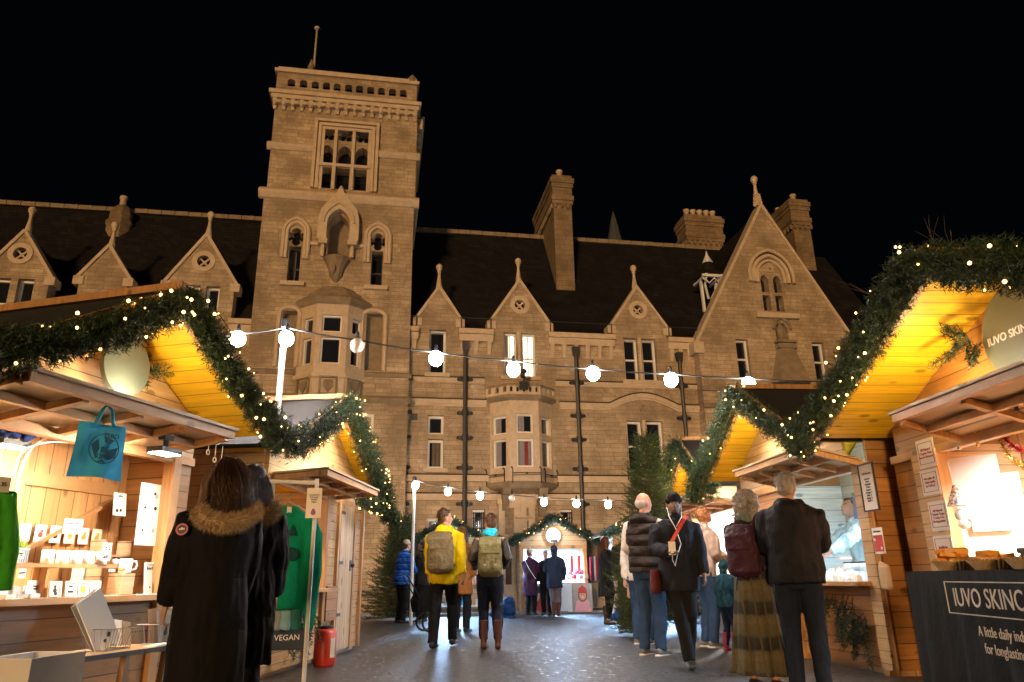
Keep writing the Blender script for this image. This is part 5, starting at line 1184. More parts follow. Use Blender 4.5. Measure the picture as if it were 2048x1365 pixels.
# fuel can
p = G(648, 1333); t_ = thing('jerry_can', 'red plastic container standing on the ground by the second left stall', 'container', p, .3); m = MB(); m.loft([(0,0,0), (0,0,.03), (0,0,.36), (0,0,.40)], [(.11,.13), (.125,.145), (.125,.145), (.10,.12)], n=20); m.build('can_body', plain('red_plastic', (.42,.03,.012), .35, .2), t_, True)
m = MB(); m.lathe([(.09, .40), (.09, .425), (.075, .43)], (0,0,0), 18); m.build('lid', M_plast, t_); m = MB(); m.box(.05, .10, -.137, -.1325, .1, .3); m.build('label', M_paper, t_)
# clothes rail with sweatshirts
ra = A(480, 975, 5.75); rb = A(634, 966, 5.95); t_ = thing('clothes_rail', 'white metal clothes rail standing in front of the second left stall', 'clothes rail', (rb.x, rb.y, 0)); o_ = Vector((rb.x, rb.y, 0)); ztop = rb.z
m = MB(); m.tube([(ra.x-rb.x, ra.y-rb.y, ztop), (0, 0, ztop)], .016, 8); m.build('rail_bar', M_pole, t_); 
m = MB(); m.tube([(0, 0, 0), (0, 0, ztop+.03)], .017, 8); m.build('rail_post', M_pole, t_); m = MB(); m.tube([(ra.x-rb.x, ra.y-rb.y, 0), (ra.x-rb.x, ra.y-rb.y, ztop)], .017, 8); m.build('rail_post', M_pole, t_)
def shirt(p, rz, mat, label, w_=.2, h_=.72, grp=None, sleeve=.62):
    t_ = thing('sweatshirt', label, 'sweatshirt', p, rz, grp); m = MB()
    m.loft([(0,0,-h_), (0,0,-h_+.06), (0,0,-.3), (0,0,-.08), (0,0,-.015), (0,.0,.01)], [(w_*.78,.05), (w_*.88,.065), (w_*.86,.06), (w_*.86,.05), (w_*.42,.04), (w_*.26,.03)], n=20)
    for s_ in (-1, 1): m.loft([(s_*w_*.62, 0, -.08), (s_*w_*.95, -.01, -.22), (s_*w_*1.04, -.015, -.5), (s_*w_*1.02, -.02, -sleeve-.2), (s_*w_*.98, -.02, -sleeve-.3)], [(.09,.045), (.085,.045), (.07,.04), (.05,.035), (.045,.03)], n=12)
    remesh(m, 'garment', mat, t_, .014, 3, .010, (7, 7, 2.5))
    k = MB(); k.tube([(w_*.26*math.cos(a*PI/10), -.03-.012*math.sin(a*PI/10), .012-.075*math.sin(a*PI/10)) for a in range(11)], .011, 6); k.build('collar', mat, t_, True)
    h = MB(); h.tube([(-.17, 0, -.06), (-.08, 0, .0), (0, 0, .035), (.08, 0, .0), (.17, 0, -.06)], .014, 6); h.build('hanger', M_oak, t_, True); h = MB(); h.tube([(0,0,.035), (0,0,.07), (.018,0,.09), (.0,0,.108), (-.015,0,.095)], .003, 5); h.build('hook', M_chrome, t_)
    return t_
M_green = cloth('green_sweat', (.0,.27,.14), .85, .5, (14, 14, 3)); M_ltb = cloth('pale_blue_sweat', (.22,.42,.52)); M_teal = cloth('teal_sweat', (.03,.16,.16))
sp = A(577, 1015, 5.9); gs = shirt(sp, .5, M_green, 'green sweatshirt with dark print hanging at the front of the rail', .215, .76)
k = MB(); k.box(-.018, .018, -.042, -.038, -.07, .0); k.build('neck_label', M_paper, gs)
M_print = col('dark_print', (.0,.05,.045)); k = MB(); k.prism(circ((.03, -.36), .052, 16), -.085, -.06); k.prism([(.0,-.22),(.06,-.22),(.03,-.14)], -.078, -.055); k.build('print', M_print, gs)
for i, (mt, lb) in enumerate(((M_teal, 'dark teal sweatshirt just behind the green one'), (M_ltb, 'pale blue sweatshirt third on the rail'), (cloth('grey_sweat', (.30,.34,.36)), 'pale grey sweatshirt furthest back on the rail'))):
    d = (ra-rb).normalized(); shirt(Vector((sp.x, sp.y, sp.z))+Vector((d.x*.09*(i+1)-.01, d.y*.09*(i+1)+.06*(i+1), -.0)), .38, mt, lb, grp='sweatshirts on the rail')
q = A(632, 975, 5.85); t_ = thing('paper_notice', 'paper notice with a purple drawing taped to the end of the clothes rail', 'notice', (q.x, q.y-.03, q.z-.24), .1); m = MB(); flat(m, .115, .23); m.build('sheet', M_paper, t_); text('lettering', 'sweatshirts\n£35 each\nethical\nvegan', .018, M_ink, t_, (0, -.008, .15)); discs(t_, 'picture', plain('purple_print', (.3,.1,.35), .6), [(0, .04, .02), (0, .06, .012)])
x, z = L2.at(570, 1270, -.3); t_ = thing('chalk_board', 'small dark board with white lettering under the green sweatshirt', 'sign', A(572, 1300, 6.3), .3); m = MB(); flat(m, .33, .17, .02); m.build('board', plain('slate', (.02,.03,.05), .6), t_); text('lettering', 'VEGAN', .06, M_paper, t_, (0, -.023, .09))
# ---------------- R1: notices, tinsel, baubles, poster, table
def note(px, py, y, w_, h_, txt, label, st=R1, ts=.03, ink=None, border=True, mat=None):
    o_ = card(st, px, py, y, w_, h_, 'paper_notice', 'notice', label, (txt, .5), ts, mat=mat, lean_=0, ink=ink or M_redink, group='notices on the stall posts')
    if border: m = MB(); m.prism([(-w_*.42, h_*.12), (w_*.42, h_*.12), (w_*.42, h_*.88), (-w_*.42, h_*.88)], -.007, -.0045, [[(-w_*.40, h_*.14), (w_*.40, h_*.14), (w_*.40, h_*.86), (-w_*.40, h_*.86)]]); m.build('border', ink or M_redink, o_)
    return o_
M_paperd = plain('cream_paper', (.60,.55,.50), .5, .06)
m = MB(); m.box(-1.66, -1.34, -.052, -.03, .06, 1.98); m.build('notice_board', M_boardmid, R1.root)
note(1858, 935, -.056, .25, .25, 'All Natural\nOrganic Plant\nbased Skincare', 'topmost paper notice on the first right stall post', ts=.032, mat=M_paperd)
note(1866, 990, -.058, .25, .22, 'No palm oil\nHand made\nin Oxford', 'second paper notice down, shining in the light', ts=.032, mat=M_paperd)
note(1884, 1062, -.056, .25, .25, 'All Natural\nOrganic Vegan\nCruelty Free\nBiodegradable', 'third paper notice down with red lettering', ts=.03, mat=M_paperd)
note(1893, 1120, -.058, .25, .20, 'Refillable', 'lowest paper notice, just above the soap baskets', ts=.034, mat=M_paperd)
# menu and red card on the near post of the second right stall
o_ = card(R2, 1745, 1020, -.10, .23, .43, 'menu_board', 'menu', 'black framed menu of small print on the post between the right stalls', ('Gift Selections\n\nLavender\nRose\nPatchouli\nCedar\nLemon\nOrange  5\nMint  5\nPeony  6\nBasil  6', .5), .026, mat=M_paperd, frame=M_plast, lean_=0, rz=0)
card(R2, 1762, 1108, -.08, .17, .24, 'christmas_card', 'card', 'white card with red panels pinned under the menu', ('Christmas', .85), .03, lean_=0)
m = MB(); k_ = [o_ for o_ in COL.objects if o_.name.startswith('christmas_card')][0]; m.box(-.07, .07, -.008, -.005, .02, .17); m.build('picture', C_red, k_); discs(k_, 'picture', M_paper, [(-.05, .13, .014), (.045, .05, .014)], -.011)
x, z = R2.at(1775, 1180, -.1); t_ = place(R2, 'paper_bag', 'plain brown paper bag hanging on the post below the red card', 'paper bag', x, -.1, z); m = MB(); m.loft([(0,0,0), (0,0,.02), (0,0,.2), (.01,0,.235)], [(.085,.025), (.09,.03), (.088,.028), (.086,.008)], n=12); remesh(m, 'bag', C_kraft, t_, .008, 1, .004, 20)
for x_ in (1.68,): m = MB(); m.box(x_-.09, x_+.09, -.07, -.046, .06, 2.0); m.build('post', M_boardmid, R2.root)
# red card tinsel garlands
M_tins = plain('red_tinsel', (.42,.03,.06), .22, .3, 30, metal=.85); M_tins2 = plain('gold_tinsel', (.55,.40,.10), .22, .3, 30, metal=.9)
def tinsel(st, pts, y, label, mat, n=900, r_=.045):
    P = [st.w(*[st.at(a, b_, y)[0], y, st.at(a, b_, y)[1]]) for a, b_ in pts]; t_ = thing('tinsel', label, 'tinsel', P[0], 0, 'tinsel garlands'); pp = [p-P[0] for p in P]
    Q, Tn, L = path_sample(pp, n); h = rng.normal(size=Q.shape); D = unit(h-Tn*np.sum(h*Tn, 1, keepdims=True)*.8); s_ = unit(np.cross(D, rng.normal(size=D.shape)))*.0022
    V = np.stack([Q-s_, Q+s_, Q+D*r_*rng.uniform(.6, 1.1, (n, 1))], 1).reshape(-1, 3); fast_mesh('strands', V, np.arange(len(V)).reshape(-1, 3), mat, t_); m = MB(); m.tube(pp, .006, 5); m.build('core', mat, t_)
tinsel(R1, [(1893, 822), (1905, 850), (1925, 855), (1940, 830), (1965, 805)], .0, 'red tinsel looped at the first post of the nearest right stall', M_tins, 1400)
tinsel(R1, [(1985, 838), (2000, 865), (2020, 890), (2050, 905), (2090, 900)], .15, 'red tinsel hanging further right', M_tins, 1200)
tinsel(R1, [(2000, 880), (2015, 910), (2040, 930), (2080, 945)], .12, 'gold tinsel under the red tinsel', M_tins2, 900)
for (px, py, mt, lb) in ((1918, 895, plain('silver_bauble', (.7,.7,.75), .12, .05, metal=.9), 'silver bauble hanging below the red tinsel'), (1955, 889, plain('gold_bauble', (.7,.45,.12), .15, .05, metal=.9), 'gold bauble hanging below the red tinsel')):
    x, z = R1.at(px, py, -.02); t_ = place(R1, 'bauble', lb, 'bauble', x, -.02, z, 'baubles below the tinsel'); m = MB(); m.ell((0,0,0), .02, 12, 8); m.build('ball', mt, t_, True); m = MB(); m.tube([(-.002,0,.02), (-.012,0,.13)], .0025, 4); m.tube([(.002,0,.02), (.004,0,.13)], .0025, 4); m.build('ribbon', M_whitep, t_)
x, z = R1.at(1925, 1040, .35); o_ = place(R1, 'white_display', 'glaring white display panel standing on the nearest right counter', 'display', R1.at(1978, 1060, .6)[0], .6, .84, rz=.65); m = MB(); m.box(-.32, .32, -.02, .02, 0, .92); m.box(-.25, .18, -.02, .02, .92, 1.1); m.build('panel', M_whitewall, o_); m = MB(); m.box(-.1, .2, -.09, -.02, .42, .56); m.build('leaflet_holder', M_whitep, o_)
x, z = R1.at(1915, 995, -.06); t_ = place(R1, 'gift_bag', 'see-through cone of wrapped soaps hanging on a ribbon by the post', 'gift bag', x, -.07, z); m = MB(); m.lathe([(.012, .1), (.025, .07), (.075, -.06), (.085, -.07), (.05, -.075)], (0,0,0), 12); m.build('cone', speckle('wrapped_soaps', [(.05,.06,.12), (.6,.25,.08), (.65,.65,.7), (.12,.14,.22), (.5,.5,.55)], 60, .25), t_); m = MB(); m.tube([(0,0,.1), (-.02,0,.3)], .004, 4); m.build('ribbon', M_whitep, t_)
x, z = R1.at(1922, 1040, -.06); t_ = place(R1, 'bath_puff_bag', 'clear bag holding two white round sponges under the soap cone', 'bag', x, -.06, z); m = MB(); m.ell((0,0,.04), (.045,.04,.05), 12, 8); m.build('sponge', M_whitep, t_, True); m = MB(); m.ell((.03,-.0,-.04), (.05,.045,.04), 12, 8); m.build('sponge', M_whitep, t_, True)
# goods on the counter behind the table
spc = speckle('dried_lavender', [(.10,.08,.25), (.3,.2,.45), (.6,.6,.6), (.15,.12,.2), (.05,.05,.1)], 50, .5)
# folding table with black cloth
Ta = A(1812, 1150, 5.0); tx = Vector((-.1, -1, 0)).normalized(); zt0 = .925
TR = Matrix.Translation((Ta.x, Ta.y, 0)) @ Matrix.Rotation(math.atan2(tx.y, tx.x), 4, 'Z')
p0 = Vector((Ta.x, Ta.y, 0))
tb = thing('draped_table', 'table under a black cloth reading IUVO SKIN at the lower right', 'table', p0, math.atan2(tx.y, tx.x))
M_clothb = cloth('black_tablecloth', (.018,.019,.021), .9, .6, (5, 5, 2)); Lw = 2.6; dw = .5
def dr_(u, v):                                # perimeter u, drop v
    f = (1-v)
    if u < .25: x_ = 0; y_ = dw*(1-u/.25); n_ = (-1, 0)
    else: x_ = (u-.25)/.75*Lw; y_ = 0; n_ = (0, -1)
    w_ = .018*math.sin(u*43)+.010*math.sin(u*97+1); fl = v*.03+w_*v*1.2+.0
    return (x_+n_[0]*fl, y_+n_[1]*fl, zt0-.885*v)
m = cloth_panel(1, 1, 120, 10, dr_); m.add([(0, dw, zt0+.001), (0, 0, zt0+.001), (Lw, 0, zt0+.001), (Lw, dw, zt0+.001)], [(0,1,2,3)]); m.build('tablecloth', M_clothb, tb, True)
m = MB(); m.box(.02, Lw-.02, .02, dw-.02, zt0-.04, zt0-.004); m.build('tabletop', M_oak, tb)
M_let = plain('cream_lettering', (.66,.58,.50), .6, .05)
f0 = MB(); f0.prism([(.66,.70),(1.75,.70),(1.75,.868),(.66,.868)], -.062, -.058, [[(.665,.705),(1.745,.705),(1.745,.863),(.665,.863)]]); f0.build('printed_border', M_let, tb)
for tx_, sz, x_, z_, y_ in (('IUVO SKINCARE', .135, .74, .782, -.060), ('A little daily indulgence', .07, .96, .625, -.066), ('for longlasting luxury', .07, 1.0, .545, -.068)):
    o_ = text('lettering', tx_, sz, M_let, tb, (x_, y_, z_), align='LEFT', ext=.001); o_.scale = (.94, 1, 1)
M_wick = plain('wicker', (.58,.38,.17), .6, .4, 40, bump=.6); M_soap = plain('orange_soap', (.80,.33,.01), .4, .12); M_soapd = plain('dark_soap', (.03,.03,.04), .5); M_soapp = plain('pale_soap', (.6,.55,.45), .5)
for i, (xx, mt, lb) in enumerate(((.36, M_soap, 'wicker basket heaped with orange soaps, nearest the table corner'), (.80, M_soap, 'second wicker basket with a few orange soaps'), (1.2, M_soapd, 'third wicker basket with dark soaps'))):
    t_ = thing('wicker_basket', lb, 'basket', p0+tx*xx+Vector((1, -.1, 0)).normalized()*.16+Vector((0, 0, zt0)), math.atan2(tx.y, tx.x), 'wicker baskets on the black table'); m = MB()
    k = 34
    for j in range(k):
        a = 2*PI*j/k; c_, s_ = math.cos(a), math.sin(a); m.tube([(.09*c_, .06*s_, .0), (.13*c_+.01*s_, .09*s_, .055)], .0065, 5)
    m.lathe([(.08, .0), (.11, .045), (.10, .045), (.075, .01)], (0,0,0), 20); mm = MB(); mm.add([(x_*1.55, y_*1.1, z_*1.1) for x_, y_, z_ in m.v], m.f); mm.build('weave', M_wick, t_)
    for j in range(9 if i == 0 else 5):
        s_ = MB(); a = random.uniform(-.5, .5); lz = .052+.025*(j//3); s_.box(-.05, .05, -.032, .032, 0, .024); b_ = s_.build('soap', mt if not (i == 2 and j == 1) else M_soapp, t_); b_.location = (random.uniform(-.1, .1), random.uniform(-.04, .04), lz); b_.rotation_euler = (random.uniform(-.15, .15), random.uniform(-.15, .15), a)
for i, (px, lb) in enumerate(((1955, 'bunch of dried lavender in cellophane, left'), (1990, 'bunch of dried lavender in cellophane, middle'), (2035, 'bunch of dried lavender in cellophane, by the picture edge'))):
    t_ = thing('lavender_bunch', lb, 'dried flowers', p0+tx*(.95+.38*i)+Vector((1, -.1, 0)).normalized()*.36+Vector((0, 0, zt0)), 0, 'lavender bunches'); m = MB()
    for j in range(16): a = random.uniform(0, 6.28); r_ = random.uniform(0, .07); m.ell((r_*math.cos(a), r_*math.sin(a), random.uniform(.03, .17)), (.018, .018, .022), 6, 5)
    m.build('flowers', spc, t_)
# ---------------- R2 goods: rows of tins and jars, till
M_tin = plain('pale_tin', (.78,.83,.88), .25, .1)
xs = np.linspace(.35, 1.52, 12)
for j in range(3):
    for x in xs:
        t_ = place(R2, 'soap_tin', 'small round pale tin among the rows on the second right counter', 'tin', x+random.uniform(-.015, .015), -.12+j*.11, .84+.03*j, 'tins on the second right counter'); m = MB(); h_ = random.choice((.03, .045, .06)); m.lathe([(.034, -.03*j), (.034, h_), (.030, h_+.004)], (0,0,0), 12); m.build('tin', M_tin, t_); 
for i, x in enumerate(np.linspace(.75, 1.5, 6)):
    for j in range(2):
        t_ = place(R2, 'glass_jar', 'white labelled jar with dark lid in the stacked jars behind the tins', 'jar', x, .22, .84+j*.10, 'stacked jars on the second right counter'); m = MB(); m.lathe([(.045, 0), (.047, .075), (.04, .08)], (0,0,0), 14); m.build('glass', M_cer, t_, True); m = MB(); m.lathe([(.043, .08), (.043, .095)], (0,0,0), 14); m.build('lid', plain('green_black_lid', (.02,.05,.04), .4) if i == 0 and j == 0 else C_black, t_)
x, z = R2.at(1718, 1020, .7); t_ = place(R2, 'till_screen', 'blue grey till screen in the second right stall', 'till', x, .7, z-.1); m = MB(); m.box(-.17, .17, -.02, .02, 0, .24); m.build('screen', plain('bluegrey_plastic', (.16,.22,.40), .4), t_); m = MB(); m.box(-.03, .03, .021, .06, -.35, .2); m.build('stand', M_plast, t_)
m = MB(); m.box(.28, .34, 1.42, 1.458, .06, 2.2); m.build('stud', M_boardpale, R2.root)
x, z = R2.at(1725, 1330, -.03); m = MB(); m.box(x-.06, x+.06, -.03, -.001, .24, .33); m.build('vent', M_plast, R2.root)
for i in range(14):
    t_ = place(R1, 'soap_bottle', 'small cosmetic bottle in the row on the nearest right counter', 'bottle', -1.2+i*.11, .05+.05*(i%2), .84, 'bottles on the nearest right counter'); m = MB(); h_ = random.choice((.11, .14, .17)); m.lathe([(.028, 0), (.028, h_*.7), (.012, h_*.82), (.012, h_)], (0,0,0), 12); m.build('bottle', random.choice((M_cer, C_kraft, plain('lilac_glass%d' % i, (.25,.15,.4), .2), C_cream)), t_, True)
for i in range(10):
    t_ = place(R2, 'gift_box', 'small pale gift box stacked at the back of the second right counter', 'box', .3+i*.12, .30, .84+.0*i, 'gift boxes on the second right counter'); m = MB(); h_ = random.uniform(.08, .2); m.box(-.05, .05, -.04, .04, 0, h_); m.box(-.03, .03, -.043, -.04, h_*.3, h_*.6); m.build('carton', random.choice((M_cer, C_cream, C_blue, plain('pale_blue%d' % i, (.4,.6,.75), .5))), t_)
# ---------------- far stalls: counters, posters, hats, clothes
hatc = [(.5,.05,.05), (.7,.7,.72), (.55,.15,.25), (.05,.05,.1), (.6,.4,.45), (.35,.3,.3), (.75,.7,.65)]
hm = [cloth('hat_wool_%d' % i, c_) for i, c_ in enumerate(hatc)]
for j in range(2):
    for i in range(11):
        x = -.85+i*.175+(.08 if j else 0)
        if j == 1 and i > 9: continue
        t_ = place(F0, 'bobble_hat', 'woollen bobble hat on display on the far middle stall', 'hat', x, .0+j*.2, .78, 'bobble hats on the far middle counter'); mt = random.choice(hm); m = MB(); zz = .10+.12*j; m.tube([(0,0,0), (0,0,zz)], .012, 5); m.build('stand', M_whitep, t_); m = MB(); m.lathe([(.07, zz), (.075, zz+.02), (.07, zz+.08), (.03, zz+.12)], (0,0,0), 10); m.build('knit', mt, t_, True); m = MB(); m.ell((0,0,zz+.145), .035, 8, 6); m.build('bobble', random.choice(hm), t_, True)
m = MB(); m.box(-.8, -.02, -.23, -.22, .05, .74) ; 
def poster(st, x, w_, h_, z, label, bgm, parts, y=-.25):
    t_ = place(st, 'poster', label, 'poster', x, y, z, None); m = MB(); m.box(-w_/2, w_/2, -.004, 0, 0, h_); m.build('sheet', bgm, t_)
    for mt, kind, a in parts:
        q = MB()
        if kind == 'p': q.prism(a, -.009-.002*parts.index((mt, kind, a)), -.005)
        else: q.prism([(a[0]+a[2]*math.cos(k*PI/10), a[1]+a[3]*math.sin(k*PI/10)) for k in range(20)], -.009-.002*parts.index((mt, kind, a)), -.005)
        q.build('picture', mt, t_)
skin_p = col('print_skin', (.62,.36,.25)); 
poster(F0, .72, .52, .72, .04, 'poster of a smiling child in a red bobble hat and pink jumper', plain('print_bg', (.35,.33,.31), .5), [(C_pink, 'p', [(-.22, .0), (.22, .0), (.17, .27), (.06, .34), (-.06, .34), (-.17, .27)]), (col('print_hair', (.25,.12,.06)), 'e', (0, .42, .13, .17)), (skin_p, 'e', (0, .42, .09, .12)), (C_red, 'p', [(-.12, .47), (.12, .47), (.10, .6), (.0, .68), (-.10, .6)]), (C_black, 'e', (-.035, .44, .012, .01)), (C_black, 'e', (.035, .44, .012, .01)), (M_paper, 'e', (0, .37, .03, .012))])
poster(F0, -.45, .5, .72, .04, 'poster with a figure in a red coat on the left of the far middle stall', plain('print_bg2', (.10,.07,.06), .5), [(C_red, 'p', [(-.2, .0), (.22, .0), (.2, .3), (.05, .36), (-.12, .3)]), (skin_p, 'e', (-.08, .42, .10, .14)), (C_black, 'e', (.02, .58, .2, .09))])
m = MB(); m.box(-.18, .0, -.245, -.225, .05, .75); m.build('white_panel', M_whitewall, F0.root); m = MB(); m.box(.02, .44, -.245, -.225, .05, .75); m.build('white_panel', M_whitewall, F0.root)
for s_, a in ((F0, (.95, .6)), (F2, (-.6, .5)), (F1, (.7, .5))):
    pass
M_gar = [cloth('hung_%d' % i, c_) for i, c_ in enumerate([(.35,.02,.03), (.03,.04,.12), (.5,.5,.5), (.30,.02,.03), (.02,.02,.03)])]
for i in range(5):
    t_ = place(F0, 'hanging_coat', 'coat hanging at the right edge of the far middle stall', 'coat', .98+.055*i, -.28, 1.45, 'coats hanging right of the far middle stall', 1.35); m = MB(); m.loft([(0,0,-.62), (0,0,-.3), (0,0,-.05), (0,0,0)], [(.14,.03), (.15,.035), (.13,.03), (.03,.02)], n=10); m.loft([(.12,0,-.06), (.17,0,-.4)], [(.04,.03), (.035,.03)]); m.build('garment', M_gar[i], t_, True)
for i, (x, c_, lb) in enumerate(((.35, (.6,.03,.03), 'red scarf hanging inside the far middle stall, left one'), (.55, (.6,.04,.04), 'red scarf hanging inside the far middle stall, right one'))):
    t_ = place(F0, 'scarf', lb, 'scarf', x+.2, .3, 1.5, 'red scarves'); m = MB(); m.box(-.04, .04, -.01, .01, -.55, 0); m.build('knit', cloth('scarf_red%d' % i, c_), t_)
# far left stall: shelves of goods
cc = [(.02,.25,.5), (.6,.6,.62), (.7,.3,.05), (.3,.05,.3), (.05,.05,.08), (.5,.5,.2), (.1,.4,.45), (.55,.05,.2)]
gm_ = [plain('goods_%d' % i, c_, .4) for i, c_ in enumerate(cc)]
for j, z in enumerate((.25, .78, 1.05, 1.3)):
    if j != 1: m = MB(); m.box(-.9, .9, .15 if j else -.45, .4 if j else -.2, z-.03, z); m.build('shelf_board', M_whitewall, F1.root)
    for i in range(9):
        t_ = place(F1, 'gift_box', 'small coloured box on the far left stall shelves', 'box', -.82+i*.2+random.uniform(-.03, .03), .25 if j else -.32, z, 'boxes on the far left stall'); h_ = random.uniform(.08, .2); w_ = random.uniform(.04, .08); m = MB(); m.box(-w_, w_, -.05, .05, 0, h_); m.box(-w_*.6, w_*.6, -.054, -.05, h_*.3, h_*.7); b_ = m.build('carton', random.choice(gm_), t_)
poster(F1, .7, .3, .28, .95, 'white notice with script lettering on the far left stall', M_paper, [(C_black, 'p', [(-.1, .12), (.1, .14), (.1, .16), (-.1, .14)]), (C_black, 'p', [(-.1, .06), (.08, .08), (.08, .095), (-.1, .075)])])
for px, py, lb, mt in ((1010, 1228, 'dark blue bag heaped against the left side of the far middle stall', (.01,.04,.15)), (1255, 1215, 'blue bag on the ground by the tall right Christmas tree', (.01,.06,.25))):
    p = A(px, py+6, 19.2 if px < 1100 else 16.6); t_ = thing('duffel_bag', lb, 'bag', (p.x, p.y, 0)); m = MB(); m.ell((0,0,.17), (.28,.22,.2), 14, 10); m.ell((.1,0,.35), (.16,.16,.14), 12, 8); m.ell((-.2,-.05,.1), (.2,.2,.11), 12, 8); m.ell((0,0,.0), (.3,.22,.02), 12, 4); remesh(m, 'bag', cloth('bag_blue%d' % px, mt), t_, .02, 2, .02, 9)
# ------------------------------------------------------------------ trees
def xmas(p, h, rb, label, seed, dens=1.0, mat=None, bare=False):
    rnd = random.Random(seed); t_ = thing('christmas_tree', label, 'tree', p, rnd.uniform(0, 6)); m = MB(); m.tube([(0,0,0), (0,0,h*.5), (.02,0,h)], [.05*h/2.6, .03*h/2.6, .006], 8); m.build('trunk', M_bark, t_)
    B = []; X = []; Ls = []; br = MB(); n = int(270*dens)
    for i in range(n):
        f = (i+.5)/n; z = h*(.05+.93*f**.92); R_ = rb*(1-f)**.85*rnd.uniform(.55, 1.2)+.06; a = i*2.399+rnd.uniform(-.3, .3)
        up = .55*f+.05; d = Vector((math.cos(a), math.sin(a), up-.15)).normalized(); pts = [Vector((0,0,z))+d*R_*k/5+Vector((0, 0, -.05*R_*(k/5)+.09*R_*(k/5)**2)) for k in range(6)]; br.tube(pts, [.010, .008, .007, .005, .004, .003], 4)
        ns = max(4, int(R_*22*dens))
        for k in range(ns):
            t = .18+.82*(k+.5)/ns; q = pts[0].lerp(pts[-1], t); B.append(list(q)); w_ = Vector((-d.y, d.x, 0))*rnd.choice((-1, 1)); X.append(list(d*.7+w_*rnd.uniform(.2, 1.0)+Vector((0, 0, rnd.uniform(-.1, .35))))); Ls.append((.20*(1-t)+.13)*rnd.uniform(.7, 1.1))
        B.append(list(pts[-1])); X.append(list(d+Vector((0, 0, .5)))); Ls.append(.22)
    br.build('branches', M_bark, t_); V, F = sprigs(B, X, np.array(Ls), 22, .038, .0062); fast_mesh('crown', V, F, mat or M_fir2, t_); return t_
p = A(1322, 1290, 13.0); hh = A(1298, 872, 13.0).z
xmas((p.x, 13.0, 0), hh, .72, 'tall Christmas tree behind the man in the padded gilet on the right', 3, 1.3)
p = A(785, 1238, 17.0); hh = A(815, 1035, 17.0).z
xmas((A(800, 1200, 18.6).x, 18.6, 0), A(815, 1035, 18.6).z, .9, 'Christmas tree by the college wall behind the person in blue', 5, 1.15)
p = A(1268, 1262, 13.2); hh = A(1268, 1108, 12.6).z
xmas((A(1274, 1200, 12.6).x, 12.6, 0), hh*1.02, .30, 'small bushy Christmas tree in front of the taller right one', 9, .8)
# bare tree above the nearest right stall roof
rt = thing('bare_tree', 'leafless dark tree behind the nearest right stall roof', 'tree', (A(1900, 500, 14).x, 14, 0)); m = MB(); tw = MB(); rnd = random.Random(4)
def grow(mb, p, d, l, r_, n):
    q = p+d*l; mid = p.lerp(q, .5)+Vector((rnd.uniform(-1, 1), rnd.uniform(-1, 1), 0))*l*.06; mb.tube([p, mid, q], [r_, r_*.85, r_*.7], 5)
    if n > 0:
        for k in range(3 if n > 1 else 4): grow(mb if n > 3 else tw, p.lerp(q, rnd.uniform(.55, 1)), (d+Vector((rnd.uniform(-.7, .7), rnd.uniform(-.7, .7), rnd.uniform(-.2, .5)))).normalized(), l*rnd.uniform(.6, .82), r_*.6, n-1)
grow(m, Vector((0,0,0)), Vector((.02, 0, 1)), 2.65, .09, 6); m.build('trunk', M_bark, rt); tw.build('crown', M_bark, rt)
# ------------------------------------------------------------------ people
def skin(n, c): 
    t = NT(n); v = t.obj(); return t.out(t.mix(t.noise(v, 18, 3), tuple(x*.85 for x in c), tuple(min(1, x*1.12) for x in c)), .5, Subsurface_Weight=.0)
SK_pale = skin('pale_skin', (.46,.26,.19)); SK_ruddy = skin('ruddy_skin', (.40,.19,.125)); SK_dark = skin('dark_skin', (.18,.10,.065))
def hairm(n, c):
    t = NT(n); v = t.obj(); k = t.noise(t.mapv(v, (70, 70, 9)), 1.0, 4, .6); t.bump(k, .8, .01)
    return t.out(t.mix(k, tuple(x*.45 for x in c), tuple(min(1, x*1.6) for x in c)), .45)
HR_brown = hairm('brown_hair', (.075,.034,.018)); HR_red = hairm('auburn_hair', (.10,.030,.014)); HR_dark = hairm('dark_hair', (.012,.009,.008)); HR_grey = hairm('grey_hair', (.22,.20,.19)); HR_ging = hairm('ginger_hair', (.30,.13,.05))
M_eye = plain('eye_dark', (.01,.008,.008), .15, 0); M_eyew = plain('eye_white', (.5,.48,.46), .2, 0); M_lip = plain('lips', (.30,.10,.09), .5); M_lipd = plain('lips_dark', (.10,.04,.035), .5)
M_jean = cloth('blue_denim', (.020,.045,.10), .85, .5, (11, 11, 5)); M_jeand = cloth('dark_denim', (.009,.014,.028), .85, .5, (11, 11, 5)); M_blackc = cloth('black_fabric', (.0065,.0065,.0075), .85, .45, (10, 10, 5))
M_shoe = plain('dark_shoe', (.02,.017,.016), .35, .2); M_sneak = plain('grey_sneaker', (.10,.10,.11), .6); M_sole = plain('white_sole', (.6,.58,.55), .6); M_boot = plain('brown_boot', (.09,.028,.015), .35, .3)
def ik(a, b, l1, l2, pole):
    a, b = Vector(a), Vector(b); d = b-a; L = min(d.length, (l1+l2)*.999); dn = d.normalized(); b = a+dn*L
    x = (l1*l1-l2*l2+L*L)/(2*L); h = math.sqrt(max(l1*l1-x*x, 0)); pl = Vector(pole); pl = (pl-dn*pl.dot(dn)).normalized(); return a+dn*x+pl*h, b
